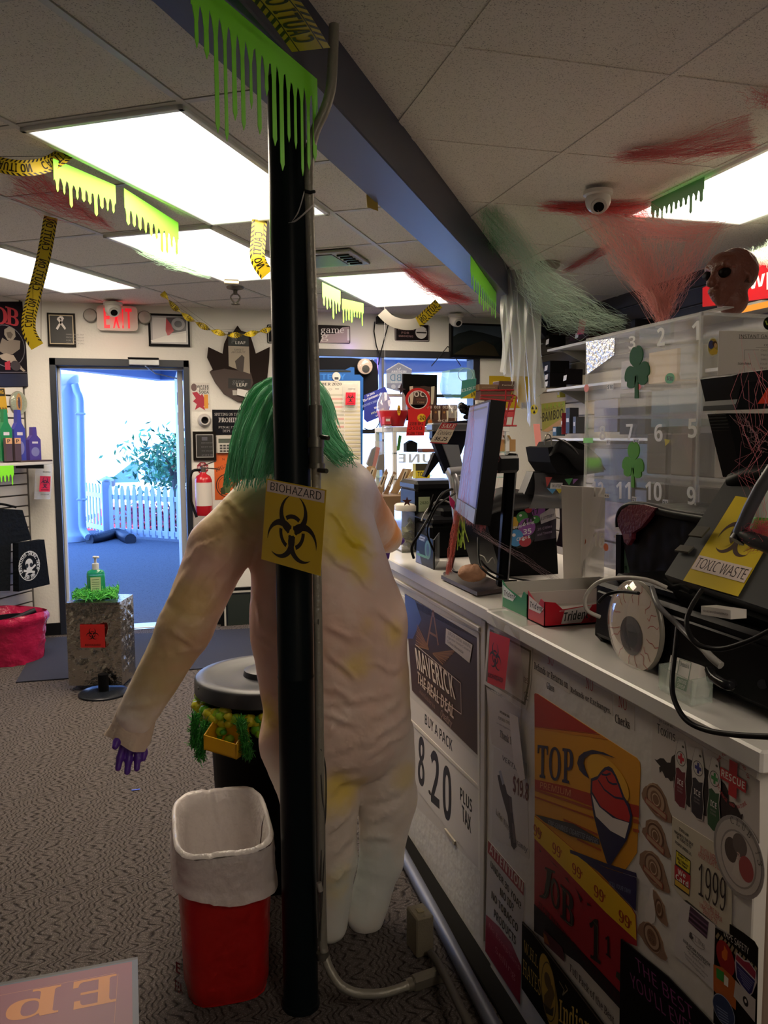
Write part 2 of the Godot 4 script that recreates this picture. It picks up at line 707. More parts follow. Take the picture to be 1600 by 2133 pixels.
# ---------------------------------------------------------------- the scene
func _ready() -> void:
	var cam := Camera3D.new()
	cam.name = "camera"
	cam.fov = 64.39
	cam.position = Vector3(0, 1.5, 0)
	cam.rotation = Vector3(-0.0901, -0.2717, -0.0061)
	cam.near = 0.05
	cam.far = 200.0
	add_child(cam)
	cam.current = true
	var env := Environment.new()
	env.background_mode = Environment.BG_SKY
	var sky := Sky.new()
	var sm := ProceduralSkyMaterial.new()
	sm.sky_top_color = Color("5c96ff")
	sm.sky_horizon_color = Color("86b4ff")
	sm.ground_bottom_color = Color("7f98bc")
	sm.ground_horizon_color = Color("86b4ff")
	sm.sky_energy_multiplier = 2.5
	sm.sky_curve = 0.8
	sm.ground_energy_multiplier = 3.0
	sky.sky_material = sm
	env.sky = sky
	env.tonemap_mode = Environment.TONE_MAPPER_LINEAR
	env.tonemap_exposure = 1.3
	env.sdfgi_enabled = true
	env.ssao_enabled = true
	env.ssil_enabled = true
	var we := WorldEnvironment.new()
	we.name = "environment"
	we.environment = env
	add_child(we)
	var sun := DirectionalLight3D.new()
	sun.name = "sun"
	sun.light_energy = 2.2
	sun.light_color = Color("e4eeff")
	sun.shadow_enabled = true
	sun.light_angular_distance = 0.5
	sun.rotation = Vector3(-1.0, 0.45, 0)
	sun.sky_mode = DirectionalLight3D.SKY_MODE_LIGHT_ONLY
	add_child(sun)
	noise.noise_type = FastNoiseLite.TYPE_SIMPLEX_SMOOTH
	noise.frequency = 1.0
	rng.seed = 7
	build_room()
	build_lights()
	build_outside()
	build_counter()
	build_dummy()
	build_floor_things()
	build_posters()
	build_counter_things()
	build_dispenser()
	build_back_shelves()
	build_far_wall()
	build_decorations()

func carpet() -> StandardMaterial3D:
	var n := 512
	var im := Image.create(n, n, false, Image.FORMAT_RGB8)
	var hm := Image.create(n, n, false, Image.FORMAT_L8)
	rng.seed = 11
	var wob := FastNoiseLite.new()
	wob.frequency = 0.02
	for y in n:
		for x in n:
			var a := TAU * y / n
			var sh := 0.1 * sin(a * 7.0 + 3.0 * sin(a * 2.0)) + 0.05 * sin(a * 19.0) + 0.12 * sin(TAU * x / n * 5.0 + a)
			var ph: float = (float(x) / n * 34.0 + sh * 5.0)
			ph -= floor(ph)
			var groove := clampf(1.0 - absf(ph - 0.5) / 0.22, 0.0, 1.0) * (0.65 + 0.35 * sin(a * 15.0 + floor(float(x) / n * 34.0) * 2.3))
			groove = maxf(groove, 0.0)
			var sp := rng.randf()
			var b := 0.33 + 0.10 * (sp - 0.5)
			if sp > 0.93:
				b += 0.16
			b = b * (1.0 - 0.6 * groove)
			var warm := 0.02 * rng.randf()
			im.set_pixel(x, y, Color(b * 1.02 + warm, b * 0.98, b * 0.95))
			hm.set_pixel(x, y, Color.from_hsv(0, 0, clampf(0.75 - 0.6 * groove + 0.25 * (sp - 0.5), 0, 1)))
	var m := StandardMaterial3D.new()
	m.albedo_texture = ImageTexture.create_from_image(im)
	m.roughness = 0.95
	m.metallic_specular = 0.2
	m.heightmap_enabled = true
	m.heightmap_texture = ImageTexture.create_from_image(hm)
	m.heightmap_scale = 0.5
	m.uv1_triplanar = true
	m.uv1_world_triplanar = true
	m.uv1_scale = Vector3.ONE * 1.25
	return m

func tile_mat(hex: String) -> StandardMaterial3D:
	var n := 512
	var im := Image.create(n, n, false, Image.FORMAT_RGB8)
	var hm := Image.create(n, n, false, Image.FORMAT_L8)
	im.fill(Color(hex))
	hm.fill(Color(0.8, 0.8, 0.8))
	rng.seed = 5
	for i in 9000:
		var x := rng.randi_range(0, n - 3)
		var y := rng.randi_range(0, n - 3)
		var d := rng.randf_range(0.55, 0.95)
		var w := rng.randi_range(1, 3)
		im.fill_rect(Rect2i(x, y, w, rng.randi_range(1, 2)), Color(hex) * d)
		hm.fill_rect(Rect2i(x, y, w, 1), Color(0.5, 0.5, 0.5))
	var m := StandardMaterial3D.new()
	m.albedo_texture = ImageTexture.create_from_image(im)
	m.roughness = 0.95
	m.heightmap_enabled = true
	m.heightmap_texture = ImageTexture.create_from_image(hm)
	m.heightmap_scale = 0.12
	m.uv1_triplanar = true
	m.uv1_world_triplanar = true
	m.uv1_scale = Vector3.ONE * 1.7
	return m

func clipped(g: Geo, p: PackedVector2Array, areas: Array, y: float, t: float) -> void:
	for a in areas:
		for q in Geometry2D.intersect_polygons(p, a):
			if q.size() > 2:
				g.prism(q, Vector3(0, y, 0), Vector3.RIGHT, Vector3(0, 0, 1), t)

func build_room() -> void:
	# floor, far wall with a door and a window band, right wall, back wall
	struct("floor", Geo.new().boxab(Vector3(-6.4, -0.1, -6.65), Vector3(3.5, 0, 1.7), 0.0), carpet())
	var paint := bumpy("dcdad4", 0.7, ntex(0.05, 256, 3, true), 3.0, 0.12)
	var z := -6.65
	var g := Geo.new()
	for r in [[-1.3, 0.0, -0.757, 2.6], [-0.757, 2.11, 0.26, 2.6], [0.26, 0.0, 1.14, 2.6], [1.14, 2.22, 2.72, 2.6], [1.14, 0.0, 2.72, 0.5], [2.72, 0.0, 3.5, 2.6]]:
		g.boxab(Vector3(r[0], r[1], z - 0.14), Vector3(r[2], r[3], z), 0.0)
	var far := struct("wall_far", g, paint)
	g = Geo.new().boxab(Vector3(3.32, 0, -6.65), Vector3(3.46, 2.6, 1.7), 0.0)
	var right := struct("wall_right", g, mt("8f8b85", 0.8))
	g = Geo.new().boxab(Vector3(-6.4, 0, 1.5), Vector3(3.46, 2.6, 1.64), 0.0)
	struct("wall_back", g, paint)
	# the angled left wall and its slat boards
	var left := struct("wall_left", Geo.new().prism(poly2([5.1, 0, 5.1, 2.6, -5.3, 2.6, -5.3, 0]), bp(0, -4.385, 0), bp(1, 0, 0), Vector3.UP, 0.12), mt("55524f", 0.8))
	var board := mt("d2cfca", 0.55)
	var y := 0.04
	var k := 0
	while y < 2.5:
		g = Geo.new()
		var b := Geo.new().box(Vector3(0, y + 0.036, 0), Vector3(4.6, 0.071, 0.018), 0.003)
		g.add(b, Transform3D(Basis(bp(1, 0, 0), Vector3.UP, bp(0, 1, 0)), bp(2.75, -4.376, 0)))
		part("slat", g, board, left)
		y += 0.0815
	y = 0.06
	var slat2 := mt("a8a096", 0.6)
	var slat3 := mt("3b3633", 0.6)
	while y < 2.5:
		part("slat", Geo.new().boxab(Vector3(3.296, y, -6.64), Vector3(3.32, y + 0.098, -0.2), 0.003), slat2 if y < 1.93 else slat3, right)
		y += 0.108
	# ceiling: two grids that meet at the beam
	var top := struct("ceiling", Geo.new().boxab(Vector3(-6.5, 2.56, -6.8), Vector3(3.5, 2.66, 1.7), 0.0), mt("70706e", 0.9))
	var tile := tile_mat("d8d2ca")
	var tee := mt("b9b7b3", 0.5)
	var room := poly2([-0.92, -6.65, 3.32, -6.65, 3.32, 1.5, -5.3, 1.5])
	var lp := PackedVector2Array()
	var rp := PackedVector2Array()
	for c in [[9.0, -6.0], [9.0, -0.93], [-6.0, -0.93], [-6.0, -6.0]]:
		var q := bp(c[0], c[1], 0)
		lp.append(Vector2(q.x, q.z))
	for c in [[9.0, -0.76], [9.0, 9.0], [-6.0, 9.0], [-6.0, -0.76]]:
		var q := bp(c[0], c[1], 0)
		rp.append(Vector2(q.x, q.z))
	var la := Geometry2D.intersect_polygons(room, lp)
	var ra := Geometry2D.intersect_polygons(room, rp)
	var lit := [[3, 1], [5, 2], [5, 4], [7, 1]]
	for i in range(0, 11):
		for j in range(0, 6):
			var s0 := 0.365 + 0.645 * i
			var n0 := -0.73 - 0.62 * j
			var skip := false
			for l in lit:
				if j == l[1] and (i == l[0] or i == l[0] + 1):
					skip = true
			if skip:
				continue
			var p := PackedVector2Array()
			for c in [[s0 + 0.014, n0 - 0.014], [s0 + 0.631, n0 - 0.014], [s0 + 0.631, n0 - 0.606], [s0 + 0.014, n0 - 0.606]]:
				var q := bp(c[0], c[1], 0)
				p.append(Vector2(q.x, q.z))
			g = Geo.new()
			clipped(g, p, la, 2.533, 0.015)
			if g.v.size():
				part("tile", g, tile, top)
	for i in range(-1, 10):
		for j in range(-1, 5):
			var z0 := -0.82 - 0.655 * i
			var x0 := 0.15 + 0.655 * j
			if j == 3 and i in [2, 3]:
				continue
			g = Geo.new()
			clipped(g, poly2([x0 + 0.012, z0 - 0.012, x0 + 0.643, z0 - 0.012, x0 + 0.643, z0 - 0.643, x0 + 0.012, z0 - 0.643]), ra, 2.533, 0.015)
			if g.v.size():
				part("tile", g, tile, top)
	for j in 7:
		g = Geo.new()
		var n0 := -0.73 - 0.62 * j
		var p := PackedVector2Array()
		for c in [[-1.0, n0 - 0.012], [9.0, n0 - 0.012], [9.0, n0 + 0.012], [-1.0, n0 + 0.012]]:
			var q := bp(c[0], c[1], 0)
			p.append(Vector2(q.x, q.z))
		clipped(g, p, la, 2.529, 0.02)
		if g.v.size():
			part("ceiling_rail", g, tee, top)
	for i in 12:
		g = Geo.new()
		var s0 := 0.365 + 0.645 * i
		var p := PackedVector2Array()
		for c in [[s0 - 0.012, -6.0], [s0 + 0.012, -6.0], [s0 + 0.012, 0.0], [s0 - 0.012, 0.0]]:
			var q := bp(c[0], c[1], 0)
			p.append(Vector2(q.x, q.z))
		clipped(g, p, la, 2.53, 0.02)
		if g.v.size():
			part("ceiling_rail", g, tee, top)
	for j in range(0, 6):
		g = Geo.new()
		var x0 := 0.15 + 0.655 * j
		clipped(g, poly2([x0 - 0.012, 1.5, x0 + 0.012, 1.5, x0 + 0.012, -6.65, x0 - 0.012, -6.65]), ra, 2.529, 0.02)
		part("ceiling_rail", g, tile, top)
	for i in range(-2, 10):
		g = Geo.new()
		var z0 := -0.82 - 0.655 * i
		clipped(g, poly2([-2, z0 - 0.012, 3.4, z0 - 0.012, 3.4, z0 + 0.012, -2, z0 + 0.012]), ra, 2.53, 0.02)
		if g.v.size():
			part("ceiling_rail", g, tile, top)
	# beam and the steel post under it
	g = Geo.new()
	g.add(Geo.new().boxab(Vector3(-1.5, 2.36, -0.93), Vector3(7.45, 2.56, -0.76), 0.004), Transform3D(Basis(bp(1, 0, 0), Vector3.UP, bp(0, 1, 0)), Vector3.ZERO))
	struct("beam", g, mt("30364c", 0.45))
	g = Geo.new()
	var c := Vector3(0.327, 0, -2.027)
	g.lathe([Vector2(0.0, 0.0), Vector2(0.05, 0.0), Vector2(0.05, 0.012), Vector2(0.046, 0.014), Vector2(0.046, 0.89), Vector2(0.0468, 0.892), Vector2(0.0468, 0.896), Vector2(0.046, 0.898), Vector2(0.046, 2.36)], c, 40)
	struct("column", g, mt("10171a", 0.3))
	# baseboards
	var dark := mt("15161a", 0.5)
	struct("baseboard_left", Geo.new().boxab(Vector3(-0.9, 0, -6.638), Vector3(-0.757, 0.095, -6.65), 0.003), dark)
	struct("baseboard_right", Geo.new().boxab(Vector3(0.26, 0, -6.638), Vector3(3.3, 0.095, -6.65), 0.003), dark)
	# door frame, leaf and closer
	var fr := mt("1d2430", 0.4)
	g = Geo.new()
	g.boxab(Vector3(-0.757, 0, -6.8), Vector3(-0.712, 2.12, -6.635), 0.003)
	g.boxab(Vector3(0.222, 0, -6.8), Vector3(0.265, 2.12, -6.635), 0.003)
	g.boxab(Vector3(-0.757, 2.065, -6.8), Vector3(0.265, 2.12, -6.635), 0.003)
	var door := struct("door_1", g, fr)
	g = Geo.new()
	g.boxab(Vector3(-0.712, 0, -6.8), Vector3(-0.693, 2.065, -6.72), 0.002)
	g.boxab(Vector3(-0.712, 2.05, -6.8), Vector3(0.222, 2.065, -6.72), 0.002)
	part("door_stop", g, mt("c9ced4", 0.5), door)
	g = Geo.new().boxab(Vector3(0.176, 0.01, -7.72), Vector3(0.22, 2.05, -6.79), 0.003)
	part("door_leaf", g, mt("a9acb2", 0.5), door)
	for yy in [1.62, 1.78]:
		part("latch_plate", Geo.new().boxab(Vector3(0.172, yy, -6.86), Vector3(0.177, yy + 0.1, -6.8), 0.001), mt("4a5878", 0.3, 0.6), door)
	part("threshold", Geo.new().boxab(Vector3(-0.712, 0, -6.82), Vector3(0.222, 0.014, -6.66), 0.004), mt("c8ccd0", 0.35, 0.6), door)
	g = Geo.new().boxab(Vector3(-0.1842, 2.118, -6.6), Vector3(0.0415, 2.074, -6.64), 0.004)
	var cl := part("door_closer", g, mt("b9bcc0", 0.3, 0.5), door)
	part("closer_cover", Geo.new().boxab(Vector3(-0.1904, 2.131, -6.585), Vector3(0.0393, 2.122, -6.64), 0.002), mt("17181c", 0.5), cl)
	part("closer_arm", Geo.new().tube(PackedVector3Array([Vector3(-0.0623, 2.07, -6.61), Vector3(0.0111, 2.023, -6.75), Vector3(0.2046, 1.988, -6.85)]), 0.006, 6), mt("aeb2b8", 0.3, 0.7), cl)
	# window band
	var w1 := struct("window_1", null, null)
	var wf := mt("23262e", 0.4)
	g = Geo.new()
	g.boxab(Vector3(1.14, 2.175, -6.8), Vector3(2.72, 2.235, -6.63), 0.003)
	g.boxab(Vector3(1.14, 0.47, -6.8), Vector3(2.72, 0.52, -6.62), 0.003)
	g.boxab(Vector3(1.14, 0.5, -6.8), Vector3(1.2, 2.2, -6.64), 0.003)
	g.boxab(Vector3(2.66, 0.5, -6.8), Vector3(2.72, 2.2, -6.64), 0.003)
	part("window_frame", g, wf, w1)
	part("mullion", Geo.new().boxab(Vector3(1.838, 2.225, -6.75), Vector3(1.858, 0.5, -6.64), 0.003), mt("6a6d74", 0.4), w1)
	part("rail", Geo.new().boxab(Vector3(1.217, 1.578, -6.74), Vector3(1.819, 1.543, -6.68), 0.002), wf, w1)
	part("rail", Geo.new().boxab(Vector3(1.884, 1.877, -6.74), Vector3(2.721, 1.852, -6.68), 0.002), wf, w1)
	for r in [[1.2, 1.98], [2.03, 2.66]]:
		part("pane", Geo.new().boxab(Vector3(r[0], 0.52, -6.722), Vector3(r[1], 2.175, -6.718), 0.0), film("e8f2ff", 0.05, 0.02), w1)

func panel(at: Vector3, size: Vector2, along: Vector3, label: String, power := 1.0) -> void:
	# a recessed fluorescent troffer: frame, glowing diffuser, and the lamp under it
	var t := thing("ceiling_light", label, "light", at, "recessed ceiling light panels")
	var side := along.cross(Vector3.UP).normalized()
	var b := Basis(along, Vector3.UP, side)
	var g := Geo.new()
	var x := size.x / 2
	var z := size.y / 2
	for r in [[-x, -z, x, -z + 0.02], [-x, z - 0.02, x, z], [-x, -z, -x + 0.02, z], [x - 0.02, -z, x, z]]:
		g.add(Geo.new().boxab(Vector3(r[0], -0.008, r[1]), Vector3(r[2], 0.03, r[3]), 0.002), Transform3D(b, at))
	part("frame", g, mt("e8e8e4", 0.4), t)
	var m := mt("ffffff", 0.5).duplicate()
	m.emission_enabled = true
	m.emission = Color(1.0, 0.985, 0.95)
	m.emission_energy_multiplier = 1.6
	g = Geo.new().add(Geo.new().boxab(Vector3(-x + 0.02, -0.002, -z + 0.02), Vector3(x - 0.02, 0.012, z - 0.02), 0.0), Transform3D(b, at))
	part("diffuser", g, m, t)
	var l := AreaLight3D.new()
	l.name = "panel_light"
	l.area_size = Vector2(size.x - 0.06, size.y - 0.06)
	l.light_energy = 2.1 * power
	l.light_color = Color(1.0, 0.91, 0.8)
	l.area_range = 14.0
	l.area_attenuation = 2.0
	l.shadow_enabled = true
	l.basis = Basis(along, side, -along.cross(side)) if along.cross(side).y < 0 else Basis(along, -side, along.cross(side))
	l.position = Vector3(0, -0.012, 0)
	t.add_child(l)

func build_lights() -> void:
	var d := bp(1, 0, 0)
	panel(bp(2.945, -1.66, 2.524), Vector2(1.27, 0.61), d, "large bright ceiling light panel nearest the black post")
	panel(bp(4.235, -2.28, 2.524), Vector2(1.27, 0.61), d, "ceiling light panel behind the big one, with green fluff along its edge")
	panel(bp(4.235, -3.52, 2.524), Vector2(1.27, 0.61), d, "ceiling light panel at the left edge above the dangling caution tape")
	panel(bp(5.525, -1.66, 2.524), Vector2(1.27, 0.61), d, "farthest ceiling light panel, right of the post, with green drips below")
	panel(Vector3(2.4425, 2.524, -2.785), Vector2(1.3, 0.64), Vector3(0, 0, -1), "ceiling light panel at the right above the acrylic ticket case")
	panel(Vector3(0.9, 2.524, 0.85), Vector2(1.27, 0.61), Vector3(0, 0, -1), "ceiling light panel outside the picture, behind the viewer", 0.6)

func build_outside() -> void:
	# porch slab, lot, canopy
	var asphalt := tile_mat("4c505a")
	asphalt.uv1_scale = Vector3.ONE*.6
	asphalt.heightmap_scale = 1.2
	struct("pavement",geo().boxab(V3(-9,-.12,-14.4),V3(9,-.005,-6.79),.0),asphalt)
	struct("ground",geo().boxab(V3(-60,-1.2,-90),V3(60,-1.0,-14.4),.0),mt("e4e2de",.9))
	var far := struct("exterior_building",geo().boxab(V3(-60,-1.0,-62),V3(60,13,-50),.0),mt("e6e4de",.8))
	part("parapet",geo().boxab(V3(-60.2,13,-62.2),V3(60.2,13.5,-49.7),.05),mt("dcdad4",.8),far)
	for i in 10:
		part("pilaster",geo().boxab(V3(-54+i*12,-1,-50),V3(-53+i*12,13,-49.7),.03),mt("dedcd6",.8),far)
	var B := Basis(bp(1,0,0),AY,bp(0,1,0))
	var can := mt("46608f",.6)
	var g := geo()
	g.add(geo().boxab(V3(4.9,2.86,-7.5),V3(11.9,2.98,9.5),.0),Transform3D(B,OO))
	g.add(geo().boxab(V3(11.7,2.47,-7.5),V3(11.95,2.98,9.5),.01),Transform3D(B,OO))
	g.add(geo().boxab(V3(4.9,2.47,-7.6),V3(11.9,2.98,-7.4),.01),Transform3D(B,OO))
	var roof := struct("roof",g,can)
	var soffit := mt("4a6698",.6)
	for i in 12:
		g = geo().add(geo().boxab(V3(5.0,2.845,-7.3+i*1.4),V3(11.7,2.862,-5.93+i*1.4),.004),Transform3D(B,OO))
		part("panel",g,soffit,roof)
	# round porch column and downspout
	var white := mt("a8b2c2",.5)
	var c := V3(-1.265,0,-12.96)
	var t := thing("porch_column","round white porch column outside the open door, left edge of the doorway","column",c)
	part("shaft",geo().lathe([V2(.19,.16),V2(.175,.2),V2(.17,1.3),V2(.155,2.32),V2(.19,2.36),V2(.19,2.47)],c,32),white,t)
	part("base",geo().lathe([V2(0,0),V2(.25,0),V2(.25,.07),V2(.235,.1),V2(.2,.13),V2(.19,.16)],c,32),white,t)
	var p := P_of(poly3([-1.121,2.321,-12.79,-1.097,2.216,-12.78,-1.06,2.111,-12.76,-1.052,1.901,-12.73,-1.073,.919,-12.7,-1.087,.3521,-12.7,-1.072,.1756,-12.68,-.9987,.0882,-12.55]))
	t = thing("downspout","pale downspout beside the round porch column, bent outward at its foot","downspout",V3(-1.094,.1404,-12.69))
	part("pipe",geo().tube(smooth(p,4),.055,8),mt("93a2b8",.4),t)
	for q in [V3(-1.053,1.887,-12.73),V3(-1.077,.6358,-12.71)]:
		part("strap",geo().box(q,V3(.14,.03,.13),.005),white,t)
	var post := V3(-.769,0,-13.43)
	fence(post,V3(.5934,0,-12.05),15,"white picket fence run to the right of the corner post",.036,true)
	fence(post,V3(-1.469,0,-15.16),12,"white picket fence run receding to the left of the corner post",.03,false)
	# black corrugated drain hose on the ground
	var hose := smooth(poly3([-.9884,.05,-12.57,-.8711,.05,-12.71,-.7504,.05,-12.99,-.6567,.05,-13.22,-.5649,.05,-13.06,-.4804,.05,-12.64,-.4042,.05,-12.38]),8)
	var rr := []
	for i in hose.size():
		rr.append(.075+(.012 if i % 2 == 0 else -.006))
	solo("drain_hose",geo().tube(hose,rr,10),mt("1b2130",.5),"black corrugated drain hose lying at the foot of the picket fence","hose")
	# bed of red flowers behind the fence
	rng.seed = 21
	g = geo()
	for i in 2600:
		var a := rng.randf()
		var q: Vector3 = V3(-.9994,0,-14.68).lerp(V3(.8315,0,-12.51),a)+V3(.2,0,-.35)*rng.randf_range(.4,3.2)+V3(0,rng.randf_range(.0,.34),0)
		g.tint(["b02a4a","c8344f","7d2338","a33050","58623c"][rng.randi() % 5])
		var u := V3(rng.randfn(),rng.randfn(),rng.randfn()).normalized()*.035
		var v := u.cross(V3(rng.randfn(),rng.randfn(),rng.randfn())).normalized()*.025
		g.quad(q - u,q - v,q+u,q+v,u.cross(v).normalized())
	var bed := solo("flower_bed",g,vmat(.7),"bed of red flowers behind the white picket fence","flowers")
	bed.set_meta("kind","stuff")
	# small tree behind the fence on the right
	var base := V3(.1591,0,-13.82)
	t = thing("small_tree","small green leafy tree behind the fence at the right of the doorway","tree",base)
	var crown := V3(.2941,1.141,-15.1)
	g = geo().tube(A3([base,base.lerp(crown,.5)+V3(.06,0,0),crown]),[.07,.05,.03],8)
	part("trunk",g,mt("4a4038",.8),t)
	for i in 9:
		var a := crown+V3(rng.randfn()*.3,rng.randfn()*.22+.1,rng.randfn()*.3)
		part("branch",geo().tube(A3([base.lerp(crown,.72),(base.lerp(crown,.8)+a)*.5+V3(0,.05,0),a]),[.025,.016,.008],5),mt("4a4038",.8),t)
	g = geo()
	for i in 1500:
		var q := crown+V3(rng.randfn()*.42+.12,rng.randfn()*.26,rng.randfn()*.42)
		if i % 5 == 0:
			q += V3(rng.randf_range(-.5,.2),rng.randf_range(-.5,.0),0)
		g.tint(["2f6a4a","3b7a50","27593f","4c8a5a"][rng.randi() % 4])
		var u := V3(rng.randfn(),rng.randfn() - .4,rng.randfn()).normalized()*.075
		var v := u.cross(V3(rng.randfn(),rng.randfn(),rng.randfn())).normalized()*.026
		g.quad(q - u,q - v,q+u,q+v,u.cross(v).normalized())
	part("foliage",g,vmat(.6),t).set_meta("kind","stuff")
	# parked van in the sunlit lot
	var vb := V3(-.3479,-.0247,-21.84)
	vb.y = -1.0
	t = thing("van","white van parked in the bright lot beyond the picket fence","car",vb)
	g = geo().prism(poly2([-1.9,.35,2.6,.35,2.65,1.95,2.45,2.12,-.2,2.12,-1.05,1.45,-1.85,1.22,-1.95,.8]),vb+V3(0,0,.95),AX,AY,1.9)
	part("body",g,mt("e9ecef",.25),t)
	for w in [poly2([-.86,1.47,-.1,1.47,-.1,1.98,-.18,2.0]),poly2([.06,1.47,1.2,1.47,1.2,2.0,.06,2.0]),poly2([1.36,1.47,2.45,1.47,2.4,2.0,1.36,2.0])]:
		part("side_window",geo().prism(w,vb+V3(0,0,.965),AX,AY,.02),mt("4f6f8f",.1),t)
	for x in [-1.15,1.8]:
		for zz in [.92,-.72]:
			var wheel := geo()
			wheel.xf = Transform3D(Basis(AX,PI/2),vb+V3(x,.36,zz))
			wheel.lathe([V2(0,-.1),V2(.3,-.1),V2(.36,-.06),V2(.36,.06),V2(.3,.1),V2(.2,.06),V2(0,.06)],OO,20)
			part("wheel",wheel,mt("24262a",.7),t)
	part("mirror",geo().box(vb+V3(-.72,1.5,1.06),V3(.16,.24,.1),.03),mt("3a3f46",.4),t)
	# a red car further along, seen between the pickets
	var rb := V3(-.6718,.1084,-18.3)
	rb.y = -1.0
	t = thing("red_car","red car showing between the white pickets, right of the corner post","car",rb)
	part("body",geo().prism(poly2([-.9,.25,.9,.25,.92,.7,.6,.78,.35,1.12,-.45,1.12,-.68,.78,-.92,.7]),rb+V3(0,0,.7),AX,AY,1.5),mt("b3202c",.25),t)
	part("windscreen",geo().prism(poly2([-.55,.8,.45,.8,.28,1.07,-.38,1.07]),rb+V3(0,0,.71),AX,AY,.02),mt("3a4654",.1),t)
	for x in [-.6,.6]:
		var wheel := geo()
		wheel.xf = Transform3D(Basis(AX,PI/2),rb+V3(x,.3,.65))
		wheel.lathe([V2(0,-.08),V2(.3,-.08),V2(.3,.08),V2(.16,.05),V2(0,.05)],OO,18)
		part("wheel",wheel,mt("1e2024",.7),t)

func P_of(p: PackedVector3Array) -> PackedVector3Array:
	return p

func fence(a: Vector3,b: Vector3,n: int,label: String,w: float,with_post: bool) -> void:
	var t := thing("picket_fence",label,"fence",a.lerp(b,.5))
	var white := mt("b4bcc8",.5)
	var dir := (b - a).normalized()
	if with_post:
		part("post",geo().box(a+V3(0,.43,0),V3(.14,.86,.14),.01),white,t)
		part("post_cap",geo().lathe([V2(.11,.86),V2(.11,.89),V2(0,.95)],a,4),white,t)
	for h in [.1,.62]:
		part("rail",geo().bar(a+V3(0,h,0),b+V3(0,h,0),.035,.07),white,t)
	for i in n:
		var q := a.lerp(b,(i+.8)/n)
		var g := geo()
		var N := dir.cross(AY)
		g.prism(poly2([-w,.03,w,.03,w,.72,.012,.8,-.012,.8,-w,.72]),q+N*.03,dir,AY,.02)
		part("picket",g,white,t)

